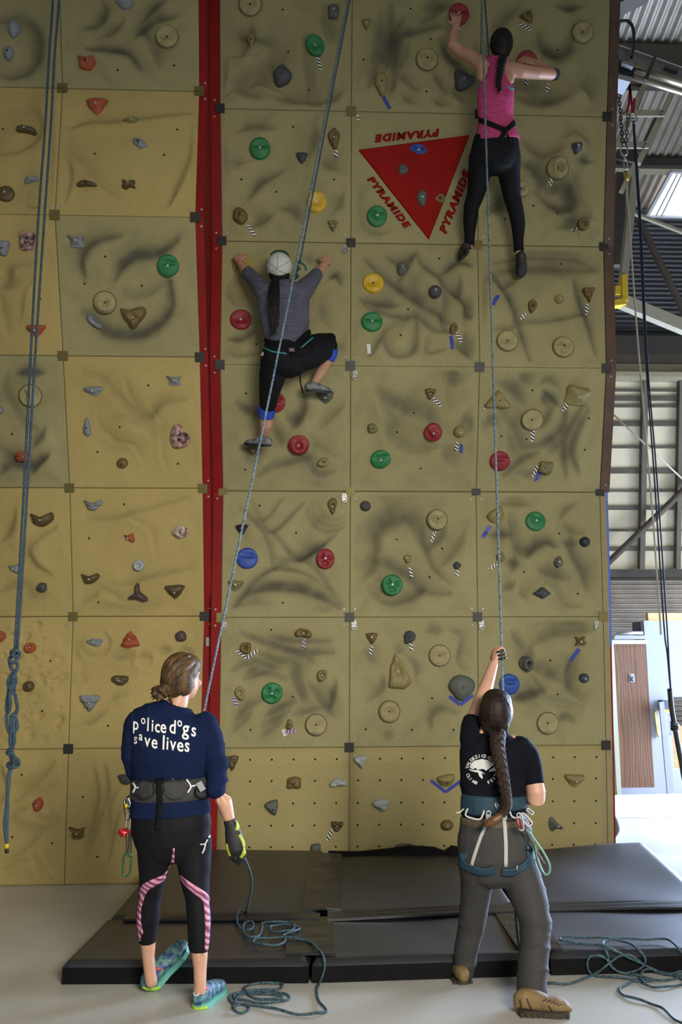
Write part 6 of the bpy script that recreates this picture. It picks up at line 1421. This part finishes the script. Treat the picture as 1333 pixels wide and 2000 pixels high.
    for ph in (0, 2.094, 4.189):
        pts = []; rr = []
        for i, p in enumerate(path):
            t = i / (N - 1); a = ph + i * .72; w_ = (.028 * (1 - .5 * t)); pts.append(p + Vector((w_ * math.sin(a), -.012 * math.cos(2 * a), .006 * math.cos(a)))); rr.append(.021 * (1 - .5 * t))
        br.tube(pts, rr, 8)
    part('braid', br, mat('brown_braid', '#33251a', .65, scale=60, col2='#1b130d', bump=.4, bscale=60, spec=.2), root, .004, 1)
    tl = MB(); loft(tl, [R(978, 1594, Y - .23, 7), R(966, 1602, Y - .23, 9), R(955, 1608, Y - .22, 8), R(949, 1612, Y - .22, 4)]); part('braid_tip', tl, mat('light_brown_hair', '#5a3a1e', .5, var=.3, scale=40, stretch=(.3, 1, 1)), root, .004, 1)
    # trousers
    tr_ = MB(); loft(tr_, [R(966, 1608, Y, 68, .64), R(968, 1640, Y, 75, .66), R(970, 1675, Y, 75, .68), R(972, 1695, Y, 68, .66)])
    loft(tr_, [R(932, 1680, Y, 38, .95), R(932, 1720, Y + .05, 32), R(928, 1760, Y + .1, 28.5), R(921, 1810, Y + .15, 25.5), R(910, 1860, Y + .18, 23), R(906, 1908, Y + .19, 18.5)], r1=False)
    loft(tr_, [R(1006, 1680, Y, 39, .95), R(1021, 1720, Y - .02, 38), R(1037, 1765, Y - .06, 35), R(1047, 1810, Y - .1, 29.5), R(1044, 1860, Y - .16, 29), R(1040, 1910, Y - .2, 29), R(1038, 1954, Y - .24, 29.5)], r1=False)
    for (px, py, dd, hw) in ((1047, 1795, -.09, 30), (1047, 1808, -.1, 30.5), (1046, 1822, -.12, 29.5), (926, 1772, .12, 27.5), (922, 1800, .14, 26)): loft(tr_, [R(px, py - 3, Y + dd, hw), R(px, py + 2, Y + dd, hw + 1.8), R(px, py + 6, Y + dd, hw)])
    tro = part('trousers', tr_, mat('charcoal_canvas', '#2d2b28', .8, var=.12, scale=9, bump=.4, bscale=12), root, .006, 9); wrinkle(tro, .007, 44, 3, ((.5, .2, 1), (-.4, .1, 1), (.1, .2, 1))); tuck(bo, [tro])
    wb = MB(); loft(wb, [R(966, 1597, Y, 66.5, .645), R(966, 1611, Y, 68.5, .645)], r0=False, r1=False); part('waistband', wb, mat('woven_waistband', '#5d3c2c', .8, scale=60, col2='#3b4a33'), root, .005, 1)
    bl = MB(); loft(bl, [R(965, 1551, Y, 63, .66), R(965, 1558, Y, 65, .68), R(965, 1576, Y, 66, .68), R(966, 1583, Y, 65, .67)], r0=False, r1=False)
    m_tealb = mat('teal_webbing_belt', '#0e2f3d', .7, var=.15, scale=20, bump=.2, bscale=150)
    belt = part('harness_belt', bl, m_tealb, root, .0055, 1); gb = bvh_of([belt, tro, shirt])
    drape_mesh('belt_logo', poly_mesh([(968, 1566), (973, 1581), (967, 1574)]), lambda a, c_: (a, c_), gb, Yb, m_print, root, .006, 4); drape_mesh('belt_logo', poly_mesh([(970, 1566), (975.5, 1573), (974.5, 1578)]), lambda a, c_: (a, c_), gb, Yb, m_print, root, .006, 4)
    m_wst = mat('pale_grey_webbing', '#a09d96', .7, bump=.2, bscale=200)
    strip('riser_strap', [(955, 1590), (950, 1610), (938, 1640), (928, 1670), (922, 1692)], 6.5, gb, Yb, m_wst, root, .006, .004); strip('riser_strap', [(983, 1588), (986, 1615), (988, 1650), (988, 1692)], 7, gb, Yb, m_wst, root, .006, .004)
    strip('leg_loop', [(897, 1668), (905, 1686), (925, 1697), (948, 1702), (966, 1698)], 15, gb, Yb, m_tealb, root, .006, .008); strip('leg_loop', [(980, 1702), (1000, 1703), (1022, 1693), (1038, 1676), (1047, 1655)], 15, gb, Yb, m_tealb, root, .006, .008)
    me = text_mesh('Black Diamond', 1.0, .01); V = [v.co.x for v in me.vertices]; wx = max(V)
    drape_mesh('leg_loop_lettering', me, lambda x, y: (1014 + x / wx * 26 + y * 3.2, 1696 - (x / wx) ** 1.1 * 25 - y * 4.6), gb, Yb, m_print, root, .013, 1)
    drape_mesh('leg_loop_logo', poly_mesh([(1011, 1690), (1014, 1694), (1012, 1700), (1009, 1696)]), lambda a, c_: (a, c_), gb, Yb, m_print, root, .013, 2)
    def tubep(name, pts, m, rr=.0045):
        q_ = MB().tube(spline([at_y(px, py, yy) for px, py, yy in pts], 5), rr, 7); solid(name, q_, m, root)
    m_gear = mat('pale_gear_loop', '#b3b0a8', .5)
    tubep('gear_loop', [(906, 1580, Y - .1), (899, 1586, Y - .12), (892, 1588, Y - .12)], m_gear, .004); tubep('gear_loop', [(914, 1579, Y - .16), (910, 1592, Y - .18), (922, 1598, Y - .19), (938, 1600, Y - .2), (944, 1590, Y - .2), (946, 1583, Y - .19)], m_gear, .0045)
    tubep('gear_loop', [(996, 1584, Y - .19), (1001, 1595, Y - .19), (1012, 1597, Y - .17), (1020, 1588, Y - .14)], m_gear, .0045)
    def bina(name, x0, y0, x1, y1, wpx, yy, m, rr=.004):
        A, B = at_y(x0, y0, yy), at_y(x1, y1, yy); ax = (B - A).normalized(); sd = ax.cross(VIEW).normalized(); w_ = wpx / 2 / pxm(A); Lh = (B - A).length / 2; Cn = (A + B) / 2
        q_ = MB(); q_.tube([Cn + ax * (math.sin(a) * w_ + (Lh - w_) * np.sign(round(math.sin(a), 3))) + sd * (math.cos(a) * w_) for a in np.linspace(0, 6.283, 19)[:-1]], rr, 6, True); solid(name, q_, m, root)
    bina('carabiner', 1014, 1588, 1020, 1622, 10, Y - .19, m_chrome); bina('carabiner', 1018, 1590, 1038, 1612, 12, Y - .15, m_gear); bina('carabiner', 1030, 1580, 1042, 1590, 6, Y - .1, m_chrome); bina('red_carabiner', 1012, 1600, 1019, 1618, 6, Y - .2, mat('red_anodised', '#9c1a20', .35, .4), .003)
    bina('carabiner', 985, 1583, 987, 1600, 7, Y - .2, m_chrome); bina('carabiner', 955, 1584, 954, 1600, 8, Y - .2, m_chrome)
    m_gs = mat('pale_green_sling', '#5d8570', .6)
    tubep('green_sling', [(1026, 1618, Y - .16), (1040, 1650, Y - .12), (1050, 1675, Y - .12), (1062, 1705, Y - .12), (1072, 1706, Y - .12), (1074, 1690, Y - .12), (1062, 1665, Y - .12), (1046, 1642, Y - .12), (1032, 1622, Y - .15)], m_gs, .0055); tubep('dark_sling', [(1026, 1618, Y - .17), (1040, 1645, Y - .13), (1052, 1668, Y - .13), (1064, 1688, Y - .13)], mat('brown_sling', '#4b3a2e', .6), .006)
    tubep('green_sling', [(1046, 1650, Y - .13), (1050, 1675, Y - .13), (1058, 1698, Y - .13), (1066, 1709, Y - .13)], m_gs, .005)
    # boots
    m_boot = mat('tan_suede', '#6f5a34', .75, var=.15, scale=18, bump=.2, bscale=60); m_bs = mat('dark_boot_sole', '#2e261a', .7)
    h0 = on_z(1012, 1980, 0); t0 = on_z(1106, 1983, 0); sb = shoe(root, h0, h0 + (t0 - h0).normalized() * .24, (0, 0, 1), .102, .112, m_boot, m_bs, .24, 'hiking_boot', 1.0, .62, True)
    h1 = on_z(907, 1924, 0); shoe(root, h1, h1 + Vector((-.02, .27, 0)), (0, 0, 1), .095, .085, m_boot, m_bs, .2, 'hiking_boot', 1.0, .55, True)
    bq = bvh_of([sb])
    for pts in ([(1012, 1968), (1040, 1972), (1070, 1976), (1100, 1977)], [(1030, 1950), (1034, 1962), (1040, 1972)], [(1016, 1952), (1020, 1970)], [(1072, 1964), (1080, 1976)]): strip('boot_seam', pts, 2.2, bq, h0.y, m_bs, root, .0015, .003, n=4)
    for i in range(5): strip('lace', [(1062 + i * 7, 1955 + i * 2.2), (1070 + i * 7, 1952 + i * 2.5)], 1.8, bq, h0.y, mat('dark_lace', '#241f19', .7), root, .003, .003, n=3)
    # belay glove cuff rings on the raised hand
    gq = MB(); c = at_y(979, 1283, 5.16)
    for k in range(3):
        P0 = at_y(979 + k * 1.5, 1272 + k * 7, 5.13); gq.tube([P0 + Vector((.02 * math.cos(a), .012 * math.sin(a), .004 * math.cos(a))) for a in np.linspace(0, 6.283, 13)[:-1]], .006, 6, True)
    solid('finger_rings', gq, m_darkmetal, root)
belayer_two()

def climb_shoe(root, heel, toe, up, m_up, m_sole, w=.085, h=.085): return shoe(root, heel, toe, up, w, h, m_up, m_sole, .18, 'climbing_shoe', .95, .5)
# ------------------------------------------------------------- climber in the grey shirt and white cap
def climber_one():
    root = thing('person', 'person climbing in grey shirt, white cap and black leggings, arms spread, right knee raised', 'person', at_y(500, 872, 6.85))
    Y = 6.36; body = MB(); hC = at_y(546, 528, Y - .02); r, f, u, M, L = head(body, hC, (.0, .95, .45), (0, -.4, 1), .95)
    loft(body, [R(548, 545, Y, 12), R(551, 560, Y, 14)])
    loft(body, [R(552, 566, Y, 30, .6), R(554, 600, Y, 44, .5), R(558, 650, Y, 38, .6), R(560, 700, Y, 42, .6)])
    loft(body, [R(512, 563, Y, 12), R(495, 547, Y + .07, 10.5), R(482, 532, Y + .13, 10), R(474, 520, Y + .18, 8.5), R(469, 513, Y + .2, 7)])
    hand(body, at_y(469, 513, Y + .2), (-.25, .45, .85), (.35, .9, -.3), (.7, 1.0, .8), 1, .98)
    loft(body, [R(595, 563, Y, 12), R(610, 549, Y + .07, 10.5), R(622, 536, Y + .13, 10), R(630, 523, Y + .18, 8.5), R(634, 516, Y + .2, 7)])
    hand(body, at_y(634, 516, Y + .2), (.3, .45, .8), (-.2, .9, -.3), (.7, 1.0, .8), -1, .98)
    loft(body, [R(535, 700, Y, 22), R(526, 770, Y + .15, 17), R(521, 800, Y + .24, 14), R(520, 830, Y + .33, 12.5), R(516, 852, Y + .42, 8.5), R(515, 862, Y + .44, 8)])
    loft(body, [R(590, 694, Y, 24), R(640, 672, Y + .1, 17), R(646, 690, Y + .14, 12), R(630, 722, Y + .2, 10.5), R(614, 750, Y + .24, 8), R(612, 758, Y + .25, 8)])
    bo = part('body', body, m_skin, root, .0042, 2)
    cap = MB(); cap.ell(L(0, -.01, .03), .094, .112, .102, M); o = part('cap', cap, mat('white_cap', '#b9b9ae', .8, var=.05, scale=20, bump=.15, bscale=25), root, .005, 2)
    bm_ = MB(); loft(bm_, [(L(0, .05, .085), .075, .012), (L(0, .10, .125), .068, .009), (L(0, .13, .145), .045, .008)], frames=(r, Vector((0, -.7, .7)))); solid('cap_brim', bm_, mat('green_brim', '#1d4d2d', .7), root)
    cb = bvh_of([o]); 
    for pts in ([(543, 500), (541, 525), (536, 548)], [(524, 510), (541, 525), (560, 535)], [(563, 512), (545, 522), (522, 535)]): strip('cap_seam', pts, 1.6, cb, Y, mat('cap_stitch', '#8f8f86', .8), root, .001, .002, n=4)
    strip('cap_opening', [(527, 546), (535, 549), (543, 547)], 5, cb, Y, m_hole, root, .002, .003, n=4)
    m_hair = mat('black_hair', '#0f0d0c', .6, spec=.2, var=.3, scale=14, bump=.5, bscale=30, stretch=(1, 1, .15))
    pt = MB(); loft(pt, [R(538, 549, Y - .12, 8, .8), R(536, 570, Y - .15, 11, .6), R(535, 600, Y - .16, 11.5, .5), R(538, 625, Y - .15, 7.5, .5), R(535, 645, Y - .15, 3, .6)]); [pt.tube(spline([at_y(538 + 5 * math.sin(i * 1.3), 550, Y - .13), at_y(536 + 9 * math.sin(i * 1.7), 575, Y - .165 - .01 * math.cos(i)), at_y(535 + 10 * math.sin(i * 1.9), 605, Y - .17), at_y(537 + 7 * math.sin(i * 2.3), 630, Y - .16), at_y(535 + 5 * math.sin(i * 2.9), 648 + 5 * math.cos(i), Y - .155)], 4), .0055, 6) for i in range(16)]; part('ponytail', pt, m_hair, root, .0035, 0)
    hb = MB(); hb.ell(L(0, -.05, -.035), .078, .05, .055, M); part('hair', hb, m_hair, root, .005, 1)
    sh = MB()
    loft(sh, [R(551, 552, Y, 20, .9), R(552, 559, Y, 34, .7), R(553, 570, Y, 49, .56), R(554, 590, Y, 51, .54), R(555, 615, Y, 49, .57), R(558, 640, Y, 46, .6), R(561, 662, Y, 43.5, .64), R(562, 682, Y, 43, .64)], r1=False)
    loft(sh, [R(520, 572, Y, 22), R(510, 561, Y + .02, 18), R(497, 547, Y + .07, 14.5), R(484, 532, Y + .13, 12.5)], r1=False); loft(sh, [R(588, 572, Y, 22), R(597, 561, Y + .02, 18), R(609, 548, Y + .07, 14.5), R(620, 535, Y + .13, 12.5)], r1=False)
    m_grey = mat('heather_grey_jersey', '#50505c', .85, scale=60, col2='#3c3d49', bump=.35, bscale=10, stretch=(.25, 1, 1.6))
    shirt = part('shirt', sh, m_grey, root, .006, 3); wrinkle(shirt, .007, 36, 4)
    lg = MB(); loft(lg, [R(562, 668, Y + .01, 43, .66), R(560, 690, Y, 47, .68), R(556, 712, Y, 44, .68)])
    loft(lg, [R(538, 698, Y, 28), R(532, 735, Y + .07, 26), R(526, 770, Y + .15, 20), R(523, 798, Y + .23, 15.5)], r1=False); loft(lg, [R(580, 697, Y, 32), R(608, 687, Y + .03, 33), R(632, 676, Y + .07, 27), R(643, 669, Y + .1, 20), R(647, 678, Y + .12, 14)])
    leg = part('leggings', lg, m_blk, root, .006, 7); tuck(bo, [leg, shirt]); m_blue = mat('blue_cuff', '#1c3fa5', .7, bump=.2, bscale=20)
    cf = MB(); loft(cf, [R(522.5, 791, Y + .22, 16.5), R(521, 803, Y + .25, 17), R(520.5, 815, Y + .28, 15.5)], r0=False, r1=False); part('legging_cuff', cf, m_blue, root, .005, 1)
    cf = MB(); loft(cf, [R(650, 680, Y + .12, 12), R(647, 691, Y + .14, 13), R(642, 702, Y + .16, 12)], r0=False, r1=False); part('legging_cuff', cf, m_blue, root, .005, 1)
    gb = bvh_of([shirt, leg])
    strip('harness_belt', [(519, 664), (540, 672), (562, 681), (572, 683)], 8, gb, Y, m_strap, root, .008, .008); strip('harness_belt', [(566, 684), (580, 672), (594, 657), (606, 648)], 11, gb, Y, m_strap, root, .009, .009)
    strip('harness_strap', [(566, 690), (590, 687), (612, 676)], 14, gb, Y, m_strap, root, .006, .006); strip('harness_buckle', [(563, 684), (577, 684)], 9, gb, Y, m_darkmetal, root, .016, .01)
    m_tq = mat('turquoise_hem', '#2f7f7f', .7); strip('shirt_hem', [(512, 676), (530, 686), (560, 691)], 2.5, gb, Y, m_tq, root, .004, .003); strip('shirt_hem', [(585, 683), (600, 670), (612, 660)], 2.5, gb, Y, m_tq, root, .004, .003)
    strip('white_tag', [(513, 688), (512, 695)], 6, gb, Y, mat('white_tag', '#c9c9c4', .7), root, .004, .002)
    tb = MB().tube(spline([at_y(586, 722, Y - .1), at_y(587, 745, Y - .08), at_y(592, 768, Y - .08)], 5), .006, 6); solid('leg_loop_tail', tb, m_strap, root)
    m_cs = mat('silver_grey_shoe', '#787a78', .5, scale=40, col2='#4a4c4c'); m_rub = mat('black_shoe_rubber', '#151515', .55)
    climb_shoe(root, at_y(528, 872, Y + .36), at_y(480, 868, Y + .48), (0.1, -.5, 1), m_cs, m_rub, .085, .075)
    climb_shoe(root, at_y(599, 764, Y + .2), at_y(646, 767, Y + .27), (.05, -.4, 1), m_cs, m_rub, .085, .075)
climber_one()

# ------------------------------------------------------------- climber in the pink top
def climber_two():
    root = thing('person', 'person climbing in pink tank top and black leggings near the top of the tower', 'person', at_y(1018, 540, 6.62))
    Y = 6.02; body = MB(); hC = at_y(979, 90, Y + .0); r, f, u, M, L = head(body, hC, (.02, .98, .2), (.02, -.2, 1), .92)
    loft(body, [R(978, 105, Y, 11.5), R(975, 122, Y, 13)])
    loft(body, [R(972, 119, Y + .01, 26, .55), R(970, 128, Y + .01, 37, .48), R(970, 142, Y + .01, 39, .46), R(969, 160, Y + .01, 35, .5), R(968, 185, Y + .02, 33, .55), R(968, 225, Y + .06, 31, .6), R(970, 260, Y + .12, 36, .6), R(969, 300, Y + .17, 44, .62)])
    loft(body, [R(943, 128, Y + .0, 14), R(925, 113, Y + .03, 12.5), R(900, 100, Y + .08, 11.5), R(884, 87, Y + .08, 10.5), R(886, 70, Y + .1, 9.5), R(890, 57, Y + .12, 7.5), R(891, 52, Y + .125, 7.5)])
    hand(body, at_y(891, 53, Y + .13), (.06, .12, 1), (0, 1, -.1), (.1, .3, .4), -1, .95, .5)
    loft(body, [R(998, 135, Y + .0, 14), R(1020, 139, Y + .0, 13), R(1050, 143, Y + .03, 11.5), R(1078, 145, Y + .07, 10.5), R(1072, 139, Y + .14, 9.5), R(1056, 128, Y + .19, 7.8), R(1049, 124, Y + .2, 7.2)])
    hand(body, at_y(1050, 124, Y + .2), (-.85, .15, .42), (-.1, 1, -.3), (.2, .4, .4), 1, .95, .5)
    loft(body, [R(942, 305, Y + .18, 21), R(930, 380, Y + .33, 14), R(919, 430, Y + .43, 12), R(917, 472, Y + .52, 7.5), R(917, 486, Y + .53, 7.5)]); loft(body, [R(993, 305, Y + .18, 20), R(1001, 385, Y + .3, 14), R(1012, 440, Y + .4, 11.5), R(1014, 483, Y + .48, 7.5), R(1015, 496, Y + .5, 8)])
    bo = part('body', body, m_skin, root, .0042, 2)
    hair = MB(); hair.ell(L(0, -.02, .015), .085, .1, .106, M); hair.ell(L(0, .01, .05), .08, .09, .07, M); hair.ell(L(0, -.05, -.05), .068, .05, .07, M); strands(hair, L, (.087, .105, .11), (0, -.018, .012), (.02, -.1, -.09), 64, 5, .0055); m_hair = mat('very_dark_hair', '#14100e', .58, spec=.25, var=.3, scale=14, bump=.5, bscale=30, stretch=(1, 1, .15)); part('hair', hair, m_hair, root, .004, 1)
    br = MB(); path = spline([at_y(px, py, yy) for px, py, yy in ((983, 112, Y - .12), (980, 125, Y - .13), (977, 145, Y - .12), (975, 162, Y - .13), (978, 178, Y - .12))], 8); N = len(path)
    for ph in (0, 2.09, 4.19):
        pts = []; rr = []
        for i, p in enumerate(path):
            t = i / (N - 1); a = ph + i * .8; w_ = .022 * (1 - .55 * t); pts.append(p + Vector((w_ * math.sin(a), -.008 * math.cos(2 * a), 0))); rr.append(.017 * (1 - .5 * t))
        br.tube(pts, rr, 8)
    part('braid', br, m_hair, root, .004, 1)
    tk = MB(); loft(tk, [R(969, 118, Y, 16, 1.0), R(969, 130, Y, 17, 1.18), R(969, 146, Y + .005, 19, 1.08), R(969, 160, Y + .005, 25, .86), R(968.5, 170, Y + .01, 35.5, .62), R(968, 195, Y + .02, 36.5, .6), R(968.5, 225, Y + .06, 34.5, .63), R(970, 250, Y + .1, 38, .66), R(971, 274, Y + .13, 43, .68)], r0=False, r1=False)
    for sg in (-1, 1): loft(tk, [R(969 + sg * 8, 119, Y - .05, 8, .7), R(970 + sg * 14, 113, Y + .02, 7, .8), R(970 + sg * 18, 118, Y + .1, 8, .8)])
    m_pinkt = mat('pink_heather_top', '#b8386a', .8, scale=50, col2='#9a2f5c', bump=.35, bscale=11, stretch=(.4, 1, 1))
    top = part('tank_top', tk, m_pinkt, root, .0055, 3); wrinkle(top, .006, 36, 5, ((-.6, .2, .8), (.8, .1, .6), (-.3, 0, 1)))
    lg = MB(); loft(lg, [R(970, 268, Y + .13, 43.5, .67), R(968, 298, Y + .17, 49, .68), R(967, 316, Y + .18, 46, .66)])
    loft(lg, [R(942, 306, Y + .18, 26), R(937, 340, Y + .25, 22.5), R(930, 380, Y + .33, 17.5), R(921, 405, Y + .38, 15.2), R(919, 430, Y + .43, 14.2), R(918, 455, Y + .48, 11), R(917.5, 476, Y + .52, 9.5)], r1=False); loft(lg, [R(993, 306, Y + .18, 25), R(995, 340, Y + .23, 21.5), R(1001, 385, Y + .3, 17), R(1009, 415, Y + .35, 15.2), R(1013, 440, Y + .4, 13.8), R(1013, 465, Y + .44, 10.5), R(1013.5, 487, Y + .48, 9.5)], r1=False)
    leg = part('leggings', lg, m_blk, root, .006, 7); tuck(bo, [leg, top]); gb = bvh_of([top, leg])
    strip('harness_belt', [(934, 233), (955, 241), (975, 250), (988, 256)], 9.5, gb, Y, m_strap, root, .008, .007); strip('harness_belt', [(984, 258), (996, 248), (1008, 237)], 10, gb, Y, m_strap, root, .009, .007); strip('harness_strap', [(988, 254), (982, 265), (974, 277)], 9, gb, Y, m_strap, root, .008, .006); strip('harness_strap', [(990, 262), (998, 275)], 3, gb, Y, m_strap, root, .006, .004)
    m_tq = mat('turquoise_bra_edge', '#2f8a94', .7); bb = bvh_of([top, leg] ); strip('bra_edge', [(931, 170), (941, 169)], 3, bb, Y, m_tq, root, .004, .003); strip('bra_edge', [(990, 168), (997, 173), (1004, 174)], 3, bb, Y, m_tq, root, .004, .003)
    m_cs = mat('dark_brown_shoe', '#1f1a17', .55, var=.2, scale=30); m_rub = mat('black_shoe_rubber', '#151515', .55)
    climb_shoe(root, at_y(921, 486, Y + .5), at_y(902, 508, Y + .62), (-.1, -.6, .6), m_cs, m_rub, .085, .08); climb_shoe(root, at_y(1015, 493, Y + .44), at_y(1018, 540, Y + .55), (0, -1, .2), m_cs, m_rub, .085, .075)
    for px, py, yy in ((917, 477, Y + .52), (1014, 488, Y + .48)):
        a = MB(); loft(a, [R(px, py - 3, yy, 10.5), R(px, py + 3, yy, 10)], r0=False, r1=False); part('ankle_band', a, m_strap, root, .005, 1)
climber_two()
